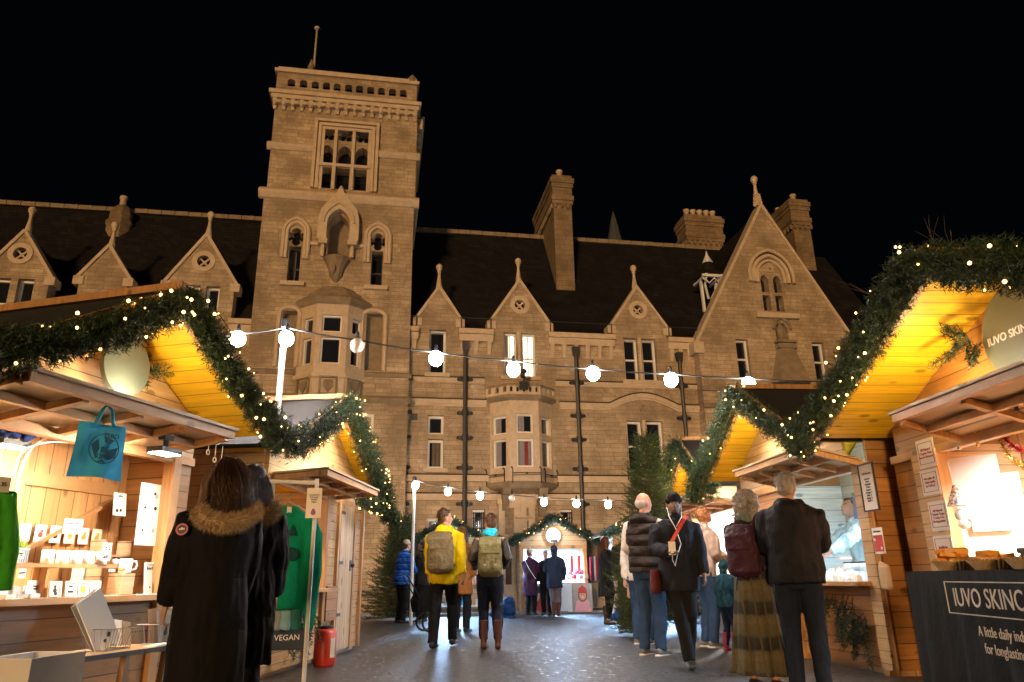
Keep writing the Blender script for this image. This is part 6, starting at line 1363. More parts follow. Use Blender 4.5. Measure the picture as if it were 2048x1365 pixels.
def person(label, pos, H, rz, sk=SK_pale, top=None, pants=None, shoes=M_shoe, legs=((-.10,0,0),(.10,0,0)), hands=((-.26,.02,.80),(.26,.02,.80)), lean=.03, yaw=0, pitch=0, hem=.82, bulk=.03, quiltd=False,
           hair='short', hm=None, hood=None, hat=None, hatm=None, skirt=None, boots=None, group=None, fine=False, collar=True, scarf=None, sleeve=None, sleeves=None, gender='m', curl=.8, face=True, pole=None, disp=.022, fringe=False, beard=False, brow=True, hipw=1.0, hs=1.0):
    root = thing('person', label, 'person', (pos[0], pos[1], 0), rz, group); root.scale = (H/1.75,)*3
    hz = .93; cl, sl_ = math.cos(lean), math.sin(lean)
    def Lz(p): p = Vector(p); z = p.z-hz; return Vector((p.x, p.y*cl+z*sl_, hz+z*cl-p.y*sl_)) if z > 0 else p
    hc = Lz((0, .015, 1.635)); HM = Matrix.Rotation(yaw, 3, 'Z') @ Matrix.Rotation(-pitch, 3, 'X')
    def hp(x, y, z): return hc+HM @ Vector((x, y, z))
    sw = .185 if gender == 'm' else .165; J = {}
    for i, s_ in enumerate((-1, 1)):
        sh = Lz((s_*sw, -.01, 1.425)); el, hd = ik(sh, hands[i], .285, .25, (pole[i] if pole else (s_*.35, -.8, -.3)))
        hip = Vector((s_*.085, 0, .92)); an = Vector((legs[i][0], legs[i][1], .085+legs[i][2])); kn, an = ik(hip, an, .43, .415, (s_*.05, 1, 0))
        J[s_] = (sh, el, hd, hip, kn, an)
    m = MB()
    tz = [(.86, .13, .10), (.95, .16, .115), (1.08, .135, .10), (1.25, .165, .11), (1.38, .175, .095), (1.45, .11, .075), (1.50, .058, .058)]
    m.loft([Lz((0, 0, z)) for z, *_ in tz]+[hc+Vector((0, -.012, -.06))], [(a, b_) for _, a, b_ in tz]+[(.052, .055)], n=16)
    for s_ in (-1, 1):
        sh, el, hd, hip, kn, an = J[s_]
        m.loft([hip+Vector((0, 0, .04)), hip.lerp(kn, .5), kn, kn.lerp(an, .35), an], [.088, .072, .053, .055, .036], n=12)
        m.loft([an+Vector((0, -.05, -.03)), an+Vector((0, .03, -.045)), an+Vector((0, .16, -.06))], [(.035, .04), (.04, .035), (.035, .02)], n=10)
        m.loft([sh, sh.lerp(el, .5), el, el.lerp(hd, .4), hd], [.052, .044, .036, .034, .024], n=10)
        d = (hd-el).normalized(); ax = d.cross(Vector((0, 0, 1))); ax = ax.normalized() if ax.length > .2 else Vector((1, 0, 0)); fw = Vector((0, 1, 0)); fw = (fw-d*fw.dot(d)); fw = fw.normalized() if fw.length > .2 else Vector((0, 0, -1))
        if abs(d.z) > .8: acr = fw; cur = Vector((-s_, 0, 0))       # arm hanging: palm faces the thigh
        else: acr = ax; cur = Vector((0, 0, 1)) if curl < 1.2 else Vector((0, 0, 1))
        acr = acr.normalized(); cur = (cur-d*cur.dot(d)-acr*cur.dot(acr)).normalized()
        m.loft([hd-d*.01, hd+d*.035, hd+d*.072], [(.022, .018), (.038, .015), (.040, .013)], side=acr, n=10)
        for f, (off, ln) in enumerate(((.030, .064), (.010, .073), (-.011, .068), (-.031, .054))):
            b_ = hd+d*.07+acr*off; c1 = curl*(.5+.1*f); p1 = b_+(d*math.cos(c1*.6)+cur*math.sin(c1*.6))*ln*.45; p2 = p1+(d*math.cos(c1*1.5)+cur*math.sin(c1*1.5))*ln*.32; p3 = p2+(d*math.cos(c1*2.1)+cur*math.sin(c1*2.1))*ln*.25
            m.tube([b_-d*.01, p1, p2, p3], [.0092, .0088, .008, .0065], 7)
        t0 = hd+d*.03+acr*.03; m.tube([t0, t0+d*.03+acr*.022+cur*.012, t0+d*.055+acr*.026+cur*.03], [.013, .0105, .008], 7)
        J[s_] = J[s_]+(d,)
    # head
    def e(c_, r_): m.ell(hp(*c_), r_, 14, 10, mat=HM)
    e((0, -.012, .025), (.074, .090, .092)); e((0, .012, -.03), (.066, .072, .075)); e((0, .036, -.072), (.040, .040, .035)); m.loft([hp(0, .082, .012), hp(0, .098, -.018), hp(0, .092, -.03)], [(.008, .008), (.014, .012), (.016, .010)], n=8)
    e((0, .066, .022), (.046, .018, .012)); e((-.035, .058, -.022), (.022, .016, .02)); e((.035, .058, -.022), (.022, .016, .02)); e((0, .073, -.052), (.024, .014, .014))
    for s_ in (-1, 1): e((s_*.074, -.008, -.008), (.010, .020, .032))
    remesh(m, 'body', sk, root, .0075 if fine else .011, 2 if fine else 1)
    if face:
        for s_ in (-1, 1):
            q = MB(); q.ell(hp(s_*.030, .068, .004), (.0125, .009, .007), 10, 8, mat=HM); ey = q.build('eye', M_eyew, root, True); q = MB(); q.ell(hp(s_*.030, .0755, .004), (.0055, .003, .0055), 8, 6, mat=HM); q.build('iris', M_eye, ey, True)
            if brow: q = MB(); q.tube([hp(s_*.016, .081, .019), hp(s_*.032, .078, .026), hp(s_*.048, .066, .021)], [.004, .0045, .003], 5); q.build('eyebrow', hm or HR_dark, root, True)
        q = MB(); q.ell(hp(0, .084, -.050), (.021, .006, .0045), 10, 6, mat=HM); q.ell(hp(0, .083, -.058), (.018, .006, .005), 10, 6, mat=HM); q.build('mouth', M_lipd if sk is SK_dark else M_lip, root, True)
        if beard: q = MB(); q.ell(hp(0, .040, -.082), (.048, .044, .034), 12, 8, mat=HM); q.ell(hp(0, .085, -.038), (.026, .005, .005), 8, 6, mat=HM); remesh(q, 'beard', HR_dark, root, .007, 1, .002, 60)
    # hair
    hp0 = hp
    def hp(x, y, z, k=hs): return hp0(x*k, y*k, z*k if z < 0 else z*(1+(k-1)*.4))
    if hair and hair != 'none':
        q = MB(); q.ell(hp(0, -.028, .040), (.083, .088, .092), 14, 10, mat=HM); q.ell(hp(0, -.045, -.01), (.075, .062, .07), 12, 8, mat=HM)
        if fringe: q.ell(hp(0, .030, .075), (.066, .055, .035), 10, 8, mat=HM)
        if hair == 'short': q.ell(hp(.02, .03, .085), (.055, .045, .03), 10, 8, mat=HM)
        if hair == 'long':
            q.loft([hp(0, -.03, .10), hp(0, -.055, .0), hp(0, -.085, -.12), hp(0, -.10, -.24), hp(0, -.09, -.36)], [(.06, .05), (.09, .065), (.105, .06), (.10, .045), (.05, .02)], side=tuple(HM @ Vector((1, 0, 0))), n=16)
            for s_ in (-1, 1): q.loft([hp(s_*.06, .0, .06), hp(s_*.085, .01, -.03), hp(s_*.095, .0, -.14), hp(s_*.085, -.01, -.24)], [.035, .032, .036, .015], n=8)
        if hair == 'curly':
            for k in range(46):
                v_ = Vector((random.gauss(0, 1), random.gauss(0, 1), random.gauss(0, 1))).normalized()
                if v_.y > .35 and v_.z < .45: continue
                q.ell(hp(v_.x*.10, v_.y*.09-.025, v_.z*.105-.005-.05*max(0, -v_.z)), random.uniform(.028, .045), 8, 6)
            for k in range(16): a = random.uniform(-2.6, -.5); q.ell(hp(.10*math.cos(a), .09*math.sin(a)-.01, random.uniform(-.17, -.08)), random.uniform(.026, .04), 8, 6)
        remesh(q, 'hair', hm or HR_brown, root, .008, 1, {'curly': .012, 'long': .0015}.get(hair, .006), {'curly': 38, 'long': (55, 55, 6)}.get(hair, 30))
        if hair == 'long' and fine or hair == 'curly':
            B = []; st_ = MB()
            for k in range(1300 if hair == 'long' else 170):
                a = random.uniform(PI*1.0, PI*2.0) if hair == 'long' else random.uniform(PI*.9, PI*2.1)
                if hair == 'long':
                    cx, cy = math.cos(a), math.sin(a); z0 = random.uniform(.0, .125); r0 = math.sqrt(max(0, 1-(z0/.135)**2)); ln = random.uniform(.19, .29) if hs > 1.1 else random.uniform(.3, .46); w_ = random.uniform(.85, 1.1); pts = []
                    for j in range(9):
                        t_ = j/8; z_ = z0-ln*t_; rr = (.088*max(r0, .2)+(.115-.088*max(r0, .2))*min(1, t_*2.4))*w_; pts.append(hp(cx*rr*(1-.35*max(0, t_-.6)), cy*rr*.62-.038-.075*t_+.003*math.sin(j*.5+a*3), z_+.0))
                    st_.tube(pts, [.0011]*8+[.0005], 3)
                else:
                    th = random.uniform(.1, 2.4); c0 = hp(.115*math.sin(th)*math.cos(a), .10*math.sin(th)*math.sin(a)-.02, .115*math.cos(th)-.02); r_ = random.uniform(.008, .016); ph = random.uniform(0, 6)
                    st_.tube([c0+Vector((r_*math.cos(j*.9+ph), r_*math.sin(j*.9+ph), -.009*j)) for j in range(9)], .0022, 4)
            st_.build('hair_strands', hm or HR_brown, root, True)
    if hair == 'short' and not hat:
        st_ = MB()
        for k in range(260):
            th = random.uniform(.0, 1.9); a = random.uniform(0, 2*PI)
            if math.sin(a) > .3 and th > .9: continue
            n_ = Vector((math.sin(th)*math.cos(a), math.sin(th)*math.sin(a), math.cos(th))); c0 = Vector((0, -.028, .038))+Vector((n_.x*.086, n_.y*.090, n_.z*.094)); dn = (Vector((0, -.5, -.9))+n_*.9+Vector((random.gauss(0, .3), random.gauss(0, .3), random.gauss(0, .3)))).normalized()
            st_.tube([hp(*c0), hp(*(c0+dn*.014)), hp(*(c0+dn*.026+Vector((0, 0, -.004))))], [.0026, .002, .0006], 3)
        st_.build('hair_tufts', hm or HR_brown, root, True)
    # hats and hoods
    hp = hp0
    if hat:
        q = MB(); mt = hatm or M_blackc
        if hat in ('beanie', 'bobble'):
            q.ell(hp(0, -.012, .052), (.086, .100, .092), 16, 10, mat=HM); kk = hp(0, -.012, .038); k = MB()
            q.add([kk+HM @ (Vector(v_)) for v_ in MB().lathe([(.080, -.012), (.094, -.01), (.096, .022), (.085, .03)], (0, 0, 0), 20).v], MB().lathe([(1, 0), (1, 0), (1, 0), (1, 0)], (0, 0, 0), 20).f)
            if hat == 'bobble': q.ell(hp(0, -.02, .165), .035, 10, 8)
        if hat == 'cap': q.ell(hp(0, 0, .075), (.098, .115, .045), 16, 8, mat=HM); q.ell(hp(0, .095, .055), (.07, .05, .012), 12, 6, mat=HM)
        remesh(q, 'hat', mt, root, .008, 2, .002, 30)
    up = top or M_blackc; B_ = bulk
    # trousers / skirt / shoes
    if pants:
        q = MB(); q.loft([(0, 0, .80), (0, 0, .86), (0, 0, .95), (0, 0, 1.03)], [(.12, .10), (.155*hipw, .118), (.168*hipw, .125), (.15, .11)], n=16)
        for s_ in (-1, 1):
            sh, el, hd, hip, kn, an, d = J[s_]; q.loft([hip+Vector((0, 0, .02)), hip.lerp(kn, .5), kn, kn.lerp(an, .5), an+Vector((0, 0, .035 if boots else -.025))], [.104, .092, .077, .070, .062 if not boots else .056], n=14)
        remesh(q, 'trousers', pants, root, .012, 2, disp*.5, (13, 13, 8))
    if skirt:
        q = MB(); n_ = 144; vs = []; zz = (1.0, .8, .6, .4, .2, .13)
        for k, z_ in enumerate(zz):
            rr = .15+.024*k; 
            for j in range(n_): a = 2*PI*j/n_; f = 1+(.09*math.sin(a*9+.4*math.sin(a*2))+.045*math.sin(a*17+1))*k/5; vs.append((rr*f*math.cos(a)*1.08, rr*f*math.sin(a)*.9-.01, z_))
        q.add(vs, [(k*n_+j, (k+1)*n_+j, (k+1)*n_+(j+1)%n_, k*n_+(j+1)%n_) for k in range(len(zz)-1) for j in range(n_)]); q.build('skirt', skirt, root, True)
    for s_ in (-1, 1):
        an = J[s_][5]; q = MB(); q.loft([an+Vector((0, -.07, -.045)), an+Vector((0, -.03, -.04)), an+Vector((0, .06, -.05)), an+Vector((0, .17, -.062)), an+Vector((0, .20, -.066))], [(.03, .03), (.043, .048), (.048, .040), (.045, .026), (.03, .018)], n=12); q.loft([an+Vector((0, -.02, -.05)), an+Vector((0, -.015, .0 if not boots else .28))], [(.040, .045), (.034, .038) if not boots else (.055, .06)], n=12)
        sh_ = remesh(q, 'boot' if boots else 'shoe', boots or shoes, root, .010, 1)
        if shoes is M_sneak: q = MB(); q.loft([an+Vector((0, -.08, -.074)), an+Vector((0, -.02, -.074)), an+Vector((0, .07, -.074)), an+Vector((0, .2, -.074))], [(.03, .012), (.046, .012), (.05, .012), (.03, .012)], n=10); q.build('sole', M_sole, sh_, True)
    # upper garment
    q = MB(); bt = [(hem, .165, .120), (max(hem+.06, .96) if hem < .9 else hem+.04, .170, .125), (1.08, .150, .112), (1.25, .178, .122), (1.36, .186, .112), (1.43, .155, .092), (1.475, .095, .08)]
    if hem < .7: bt = [(hem, .19, .15), (.75, .185, .145)]+bt[1:]
    f_ = 1 if gender == 'm' else .94
    q.loft([Lz((0, 0, z)) for z, *_ in bt], [(a*f_+B_, b_*f_+B_) for _, a, b_ in bt], n=20)
    def sleeve_(q_, r0=.062, r1=.046, s_=1, ex=.0): sh, el, hd, hip, kn, an, d = J[s_]; q_.loft([sh+Vector((-s_*.04, 0, -.01)), sh+Vector((s_*.008, 0, -.035)), sh.lerp(el, .5), el, el.lerp(hd, .5), hd-d*.012], [r0*.75+B_*.2, r0+B_*.5, r0*.95+B_*.7, r0*.85+B_*.8, r1+B_*.7, r1*.85+B_*.5], n=12)
    if not sleeves:
        for s_ in (-1, 1): sleeve_(q, s_=s_)
    if collar: q.loft([Lz((0, 0, 1.45)), Lz((0, -.005, 1.50)), Lz((0, -.008, 1.535))], [(.085, .08), (.078, .078), (.074, .076)], n=14)
    if hood == 'down': q.ell(Lz((0, -.10-B_*.5, 1.44)), (.115, .06, .075), 14, 10); q.ell(Lz((-.07, -.05, 1.49)), (.05, .05, .04), 10, 8); q.ell(Lz((.07, -.05, 1.49)), (.05, .05, .04), 10, 8)
    if hood == 'up': q.ell(hp(0, -.025, .022), (.10, .108, .125), 16, 12, mat=HM); q.ell(hp(0, -.05, -.09), (.09, .08, .07), 12, 8, mat=HM)
    jk = remesh(q, 'coat' if hem < .75 else 'jacket', up, root, .011 if fine else .014, 2, disp, (12, 12, 6) if not quiltd else (6, 6, 12))
    if sleeves:
        q = MB()
        for s_ in (-1, 1): sleeve_(q, .052, .038, s_)
        remesh(q, 'shirt_sleeves', sleeves, root, .013, 2, .006, 12)
    if scarf: q = MB(); q.loft([Lz((0, -.0, 1.455)), Lz((0, 0, 1.50)), Lz((0, .0, 1.55))], [(.10, .10), (.115, .115), (.09, .095)], n=16); q.tube([Lz((.09*math.cos(a), .1*math.sin(a), 1.48+.02*math.sin(2*a))) for a in [i*PI/6 for i in range(13)]], .035, 8); remesh(q, 'scarf', scarf, root, .010, 1, .012, 16)
    root['_t'] = 0; del root['_t']
    return root, J, Lz, hp
def carry(name, label, cat, pr, group=None):
    t_ = thing(name, label, cat, pr.location, pr.rotation_euler.z, group); t_.scale = pr.scale; return t_
def backpack(pr, Lz, label, mat, h=.46, w_=.15, d=.10, pockets=True, zc_=1.17, straps=None, yo=-.17):
    t_ = carry('backpack', label, 'backpack', pr); q = MB(); z0, z1 = zc_-h/2, zc_+h/2
    q.loft([Lz((0, yo-d*.4, z0)), Lz((0, yo-d*.5, z0+.04)), Lz((0, yo-d*.5, zc_)), Lz((0, yo-d*.4, z1-.06)), Lz((0, yo-d*.2, z1))], [(w_*.8, d*.6), (w_*1.02, d*.95), (w_*1.03, d), (w_*.92, d*.85), (w_*.5, d*.4)], n=18)
    remesh(q, 'bag_body', mat, t_, .010, 2, .010, 12)
    q = MB(); q.loft([Lz((0, yo-d*.1, z1-.0)), Lz((0, yo-d*.7, z1-.01)), Lz((0, yo-d*1.35, z1-.10)), Lz((0, yo-d*1.48, z1-.22))], [(w_*.75, .02), (w_*.95, .03), (w_*.95, .02), (w_*.75, .012)], n=14); remesh(q, 'flap', mat, t_, .008, 1, .006, 14)
    if pockets:
        for s_ in (-1, 1):
            q = MB(); q.loft([Lz((s_*w_*.48, yo-d*1.5, z0+.05)), Lz((s_*w_*.48, yo-d*1.55, z0+.10)), Lz((s_*w_*.48, yo-d*1.5, z0+.19))], [(w_*.36, .03), (w_*.42, .04), (w_*.40, .025)], n=12); pk = remesh(q, 'pocket', mat, t_, .008, 1, .004, 14)
            q = MB(); c_ = Lz((s_*w_*.45, yo-d*1.62-.02, z0+.16)); q.box(c_.x-.012, c_.x+.012, c_.y-.008, c_.y+.004, c_.z-.07, c_.z+.06); q.build('buckle_strap', straps or M_boot, t_)
            q = MB(); q.box(c_.x-.016, c_.x+.016, c_.y-.014, c_.y-.008, c_.z-.035, c_.z-.01); q.build('buckle', M_chrome, t_)
    for s_ in (-1, 1): q = MB(); q.tube([Lz((s_*.07, yo+.0, z1-.03)), Lz((s_*.10, -.06, 1.50)), Lz((s_*.13, .06, 1.49)), Lz((s_*.15, .17, 1.33)), Lz((s_*.165, .12, 1.12)), Lz((s_*.15, yo+.03, z0+.06))], .017, 6); q.build('shoulder_strap', mat, t_, True)
    return t_
def at_feet(px, py, hx, hy): p = G(px, py); return (p.x, p.y), A(hx, hy, p.y).z
def at_d(px, y, hx, hy): p = A(px, 1200, y); return (p.x, p.y), A(hx, hy, y).z
D = R
def fur(pr, path, r_, label_mat, n=2600, par=None, L=.045):
    P = [Vector(p) for p in path]; Q, Tn, _ = path_sample(P, n); h = rng.normal(size=Q.shape); r1 = unit(h-Tn*np.sum(h*Tn, 1, keepdims=True)); Bp = Q+r1*r_*.8; Dd = unit(r1+Tn*rng.uniform(-.2, .7, (n, 1))+rng.normal(0, .25, Q.shape)+np.array([0, 0, -.2])); s_ = unit(np.cross(Dd, rng.normal(size=Dd.shape)))*.0013
    V = np.stack([Bp-s_, Bp+s_, Bp+Dd*L*rng.uniform(.5, 1.1, (n, 1))], 1).reshape(-1, 3); fast_mesh('fur_trim', V, np.arange(len(V)).reshape(-1, 3), label_mat, par or pr)
    m = MB(); m.tube(P, r_*.85, 8); m.build('fur_roll', label_mat, par or pr, True)
M_fur = NT('coyote_fur'); v = M_fur.obj(); M_fur = M_fur.out(M_fur.mix(M_fur.noise(v, 30, 3), (.28,.18,.09), (.80,.62,.40)), .8)
M_parka = quilt('black_parka', (.006,.006,.0075), 3.6, .8, .22)
# 1, 2: women in parkas at the nearest left stall
(pos, H) = at_d(424, 3.95, 395, 922)
pr, J, Lz, hp = person('woman in long black padded parka, nearest the camera, facing the card stall', pos, H, D(38), top=M_parka, pants=M_blackc, hem=.42, bulk=.04, hair='long', hm=HR_brown, hood='down', gender='f', fine=True, yaw=D(22), hands=((-.21,.17,.90),(.20,.18,.93)), hs=1.25, lean=.02, group='shoppers in black parkas', disp=.009)
fur(pr, [Lz(p) for p in ((-.16, -.10, 1.44), (-.13, -.17, 1.375), (-.05, -.205, 1.355), (.06, -.20, 1.375), (.14, -.15, 1.42), (.17, -.07, 1.47), (.13, .0, 1.50))], .042, M_fur, 6500)
m = MB(); q_ = J[-1][0].lerp(J[-1][1], .35); 
M_badge = plain('badge_red', (.55,.08,.16), .5); bd = MB(); bd.prism(circ((0, 0), .034, 20), -.004, 0, [circ((0, 0), .025, 20)]); o_ = bd.build('sleeve_badge', M_badge, pr); o_.location = q_+Vector((-.055, -.105, .0)); o_.rotation_euler = (-.1, 0, -.55)
bd = MB(); bd.prism(circ((0, 0), .0248, 16), -.003, 0); bd2 = bd.build('badge_centre', plain('badge_navy', (.01,.015,.05), .5), o_)
bd = MB(); [bd.prism(circ((x_, z_), r_, 8), -.0055, -.0035) for x_, z_, r_ in ((0, .003, .008), (-.011, .0, .005), (.011, .002, .005))]; bd.build('badge_mark', M_paper, o_)
(pos, H) = at_d(480, 4.62, 474, 932)
pr, J, Lz, hp = person('woman with dark hair in black fur-hooded coat standing just beyond the nearest one', pos, H, D(28), top=M_parka, pants=M_blackc, hem=.5, bulk=.05, hair='long', hm=HR_dark, hood='down', gender='f', fine=True, yaw=D(30), hands=((-.24,.16,.9),(.24,.10,.85)), group='shoppers in black parkas')
fur(pr, [Lz(p) for p in ((-.13, -.15, 1.41), (-.03, -.20, 1.375), (.08, -.19, 1.38), (.15, -.12, 1.43), (.15, -.04, 1.49))], .040, M_fur, 4200)
# 3, 4: couple walking away
M_yel = cloth('yellow_raincoat', (.68,.50,.0), .6, .45, (9, 9, 4)); M_khaki = cloth('khaki_canvas', (.16,.125,.075), .9, .6, (12, 12, 10)); M_olive = cloth('olive_canvas', (.14,.13,.065), .9, .5, (12, 12, 10))
pos, H = at_feet(886, 1296, 885, 1019)
pr, J, Lz, hp = person('man in bright yellow raincoat with brown rucksack walking away', pos, H, D(-8), top=M_yel, pants=M_blackc, hem=.78, bulk=.028, hair='short', hm=HR_brown, hood='down', yaw=D(-62), legs=((-.10,-.16,.0),(.08,.20,.02)), hands=((-.24,.12,.85),(.27,-.02,.84)), lean=.04)
backpack(pr, Lz, 'bulging brown canvas rucksack on the back of the man in yellow', M_khaki, .50, .175, .13, False)
pos, H = at_feet(981, 1299, 990, 1029)
M_leath = plain('black_leather', (.018,.014,.013), .35, .3, 14, bump=.6, bs=30)
pr, J, Lz, hp = person('short-haired person in leather jacket and bright blue scarf walking away', pos, H, D(2), top=M_leath, pants=cloth('navy_leggings', (.010,.014,.030), .8, .3), hem=.93, bulk=.012, hair='short', hm=HR_brown, gender='f', yaw=D(28), scarf=cloth('turquoise_scarf', (.01,.38,.60)), legs=((-.09,.06,0),(.10,-.05,0)), hands=((-.20,.20,1.05),(.20,.20,1.05)), boots=M_boot)
backpack(pr, Lz, 'olive canvas backpack with two buckled pockets on the person in the blue scarf', M_olive, .50, .16, .10, True)
# 5-7 left background
M_bluep = quilt('cobalt_puffer', (.012,.075,.34), 8.0, .55)
pos, H = at_feet(800, 1247, 815, 1085)
pr, J, Lz, hp = person('person in cobalt blue puffer jacket and pale hat bending towards a companion', pos, H*1.03, D(-50), top=M_bluep, pants=M_blackc, hem=.80, bulk=.05, hat='beanie', hatm=cloth('oatmeal_wool', (.34,.28,.21)), hair='short', hm=HR_brown, lean=.16, hands=((-.05,.38,1.15),(.12,.36,1.1)), quiltd=True, group='visitors by the left Christmas tree')
pos, H = at_d(845, 17.6, 850, 1082)
person('dark-coated person facing left beside the one in blue', pos, H, D(65), sk=SK_ruddy, top=M_blackc, pants=M_blackc, hem=.6, hair='short', hm=HR_dark, hands=((-.1,.3,1.1),(.1,.3,1.1)), shoes=M_sneak, group='visitors by the left Christmas tree')
pos, H = at_d(922, 14.3, 922, 1056)
person('person in tan brown hooded coat half hidden behind the man in yellow', pos, H, D(-20), top=cloth('tan_coat', (.28,.12,.04)), pants=M_jeand, hem=.62, bulk=.035, hood='up', hair='long', gender='f')
t_ = thing('pushchair', 'black pushchair with a round wheel beside the man in yellow', 'pushchair', (A(852, 1190, 14.2).x, 14.2, 0), .4); m = MB()
mm = MB(); mm.tube([(.28*math.cos(a*PI/10), 0, .30+.28*math.sin(a*PI/10)) for a in range(21)], .03, 6); 
w_ = MB(); w_.tube([(.15*math.cos(a*PI/10)+.1, 0, .17+.15*math.sin(a*PI/10)) for a in range(21)], .022, 6); w_.build('wheel', M_plast, t_); w_ = MB(); w_.tube([(.15*math.cos(a*PI/10)+.1, .42, .17+.15*math.sin(a*PI/10)) for a in range(21)], .022, 6); w_.build('wheel', M_plast, t_)
m = MB(); m.loft([(0, .2, .35), (0, .2, .5), (.1, .2, .8)], [(.2, .2), (.25, .2), (.2, .18)]); remesh(m, 'seat', M_blackc, t_, .015, 2); m = MB(); m.tube([(.1, 0, .17), (-.1, .05, .6), (-.35, .05, 1.0), (-.35, .37, 1.0), (-.1, .37, .6), (.1, .42, .17)], .014, 6); m.build('frame', M_plast, t_)
# 8-11 around the far middle stall
pos, H = at_feet(1062, 1231, 1057, 1099)
pr, J, Lz, hp = person('woman in plum coat and cream bobble hat at the far middle stall', pos, H, D(-25), top=cloth('plum_coat', (.05,.018,.05)), pants=M_blackc, hem=.52, bulk=.03, hat='bobble', hatm=cloth('cream_wool', (.5,.38,.30)), hair='short', gender='f', hands=((-.1,.32,1.1),(.15,.34,1.12)), yaw=D(-30))
q = MB(); q.tube([Lz((-.12, -.12, 1.47)), Lz((.05, -.17, 1.2)), Lz((.2, -.08, .95))], .008, 5); q.build('bag_strap', M_paper, pr)
pos, H = at_feet(1112, 1233, 1108, 1093)
person('person in navy hooded coat and brown knee boots in front of the far middle stall', pos, H, D(-8), top=cloth('navy_coat', (.012,.022,.05)), pants=cloth('grey_tights', (.12,.11,.13)), hem=.70, bulk=.05, hood='up', hair=None, boots=M_boot, gender='f', legs=((-.06,0,0),(.07,-.03,0)), hands=((-.14,.25,1.1),(.22,.14,.95)))
pos, H = at_d(1094, 20.15, 1098, 1102)
person('dark-haired person just behind the one in the navy hood', pos, H, D(160), sk=SK_ruddy, top=M_blackc, pants=M_blackc, hem=.8, hair='short', hm=HR_dark)
pos, H = at_feet(1216, 1249, 1207, 1074)
pr, J, Lz, hp = person('woman with long auburn hair and dark coat raising a phone to her mouth', pos, H, D(-105), top=cloth('black_coat', (.012,.016,.022)), pants=M_blackc, hem=.55, bulk=.03, hair='long', hm=HR_red, fringe=True, gender='f', yaw=D(20), boots=M_shoe, hands=((-.06,.26,1.44),(.10,.26,1.38)), fine=True)
ph = carry('phone', 'dark phone held up by the woman with long auburn hair', 'phone', pr); q = MB(); q.box(-.05, -.02, .29, .36, 1.46, 1.60); q.build('handset', M_plast, ph)
# 12 flat cap
pos, H = at_d(1258, 14.6, 1258, 1058)
pr, J, Lz, hp = person('man in flat cap and dark jacket standing behind the small bushy tree', pos, H, D(170), sk=SK_ruddy, top=cloth('dark_green_jacket', (.018,.022,.018)), pants=M_blackc, hem=.78, hat='cap', hatm=cloth('grey_tweed', (.2,.22,.22)), hair='short', hm=HR_grey)
pos_b = A(1268, 1180, 12.0); t_ = thing('handbag', 'pale pink handbag hanging beside the small bushy tree', 'handbag', (pos_b.x, 12.0, pos_b.z-.12), .2); q = MB(); q.loft([(0,0,0), (0,0,.03), (0,0,.18), (0,0,.24)], [(.10,.035), (.12,.045), (.11,.04), (.08,.02)]); remesh(q, 'bag_body', cloth('pink_bag', (.50,.32,.27)), t_, .01, 1); q = MB(); q.tube([(-.07,0,.22), (-.04,0,.4), (.04,0,.4), (.07,0,.22)], .008, 5); q.build('handle', M_boot, t_, True)
# 13-16 right group
pos, H = at_feet(1306, 1312, 1304, 986)
M_gilet = quilt('brown_gilet', (.018,.012,.011), 8.5, .6)
pr, J, Lz, hp = person('balding grey man in dark brown padded gilet and jeans seen from behind', pos, H, D(-40), sk=SK_ruddy, top=M_gilet, pants=M_jean, hem=.86, bulk=.05, hood='down', hair='none', sleeves=cloth('white_shirt', (.5,.47,.45)), shoes=M_sneak, yaw=D(-25), hands=((-.22,.24,1.02),(.22,.24,1.0)), quiltd=True)
q = MB(); q.ell(hp(0, -.045, .0), (.077, .062, .07), 14, 10); remesh(q, 'hair', hairm('stubble', (.30,.26,.24)), pr, .008, 1)
pos, H = at_d(1282, 11.2, 1282, 1040)
person('person in pale sleeves and blue jeans mostly hidden by the man in the gilet', pos, H, D(-30), top=cloth('pale_blouse', (.5,.48,.47)), pants=M_jean, hem=.88, hair='short', gender='f', shoes=M_sneak, face=False)
pos, H = at_feet(1377, 1335, 1349, 989); pos = (A(1362, 1200, pos[1]).x, pos[1])
pr, J, Lz, hp = person('man in black beanie and navy coat walking towards the camera holding a phone', pos, H, D(176), sk=SK_dark, top=cloth('navy_wool', (.010,.012,.020), .85, .5), pants=M_blackc, hem=.74, bulk=.04, hat='beanie', hair='none', fine=True, beard=True, legs=((-.05,-.10,.03),(-.02,.14,0)), hands=((.26,.10,.90),(-.06,.30,1.14))[::-1] and ((-.25,.10,.88),(.12,.33,1.12)), pole=((-.9,-.5,0),(.6,-.7,-.3)), yaw=D(-4), hm=HR_dark, curl=1.0, disp=.014)
q = MB(); q.box(-.035, .035, .405, .415, 1.12, 1.25); ph = carry('phone', 'white phone in the hand of the man in the black beanie', 'phone', pr); m = MB(); m.box(.07, .14, .40, .412, 1.10, 1.23); m.build('handset', M_whitep, ph)
q = MB(); 
ec = carry('earphone_cable', 'white earphone cable running from the beanie man down to his phone', 'cable', pr); q.tube([hp(.078, .0, -.02), Lz((.07, .10, 1.50)), Lz((.02, .165, 1.38)), Lz((-.02, .185, 1.22)), Lz((.03, .19, 1.10)), Lz((.06, .20, 1.0)), Lz((.09, .25, 1.06)), Vector((.105, .40, 1.11))], .0042, 5); q.tube([hp(-.078, .0, -.02), Lz((-.06, .11, 1.50)), Lz((.01, .165, 1.40))], .0042, 5); q.build('wire', M_whitep, ec, True)
st_ = carry('satchel', 'bright red shoulder strap and dark red bag worn by the man in the beanie', 'shoulder bag', pr); q = MB()
P_ = [Lz((-.13, .02, 1.51)), Lz((-.08, .12, 1.47)), Lz((.0, .175, 1.36)), Lz((.09, .185, 1.22)), Lz((.17, .165, 1.08))]
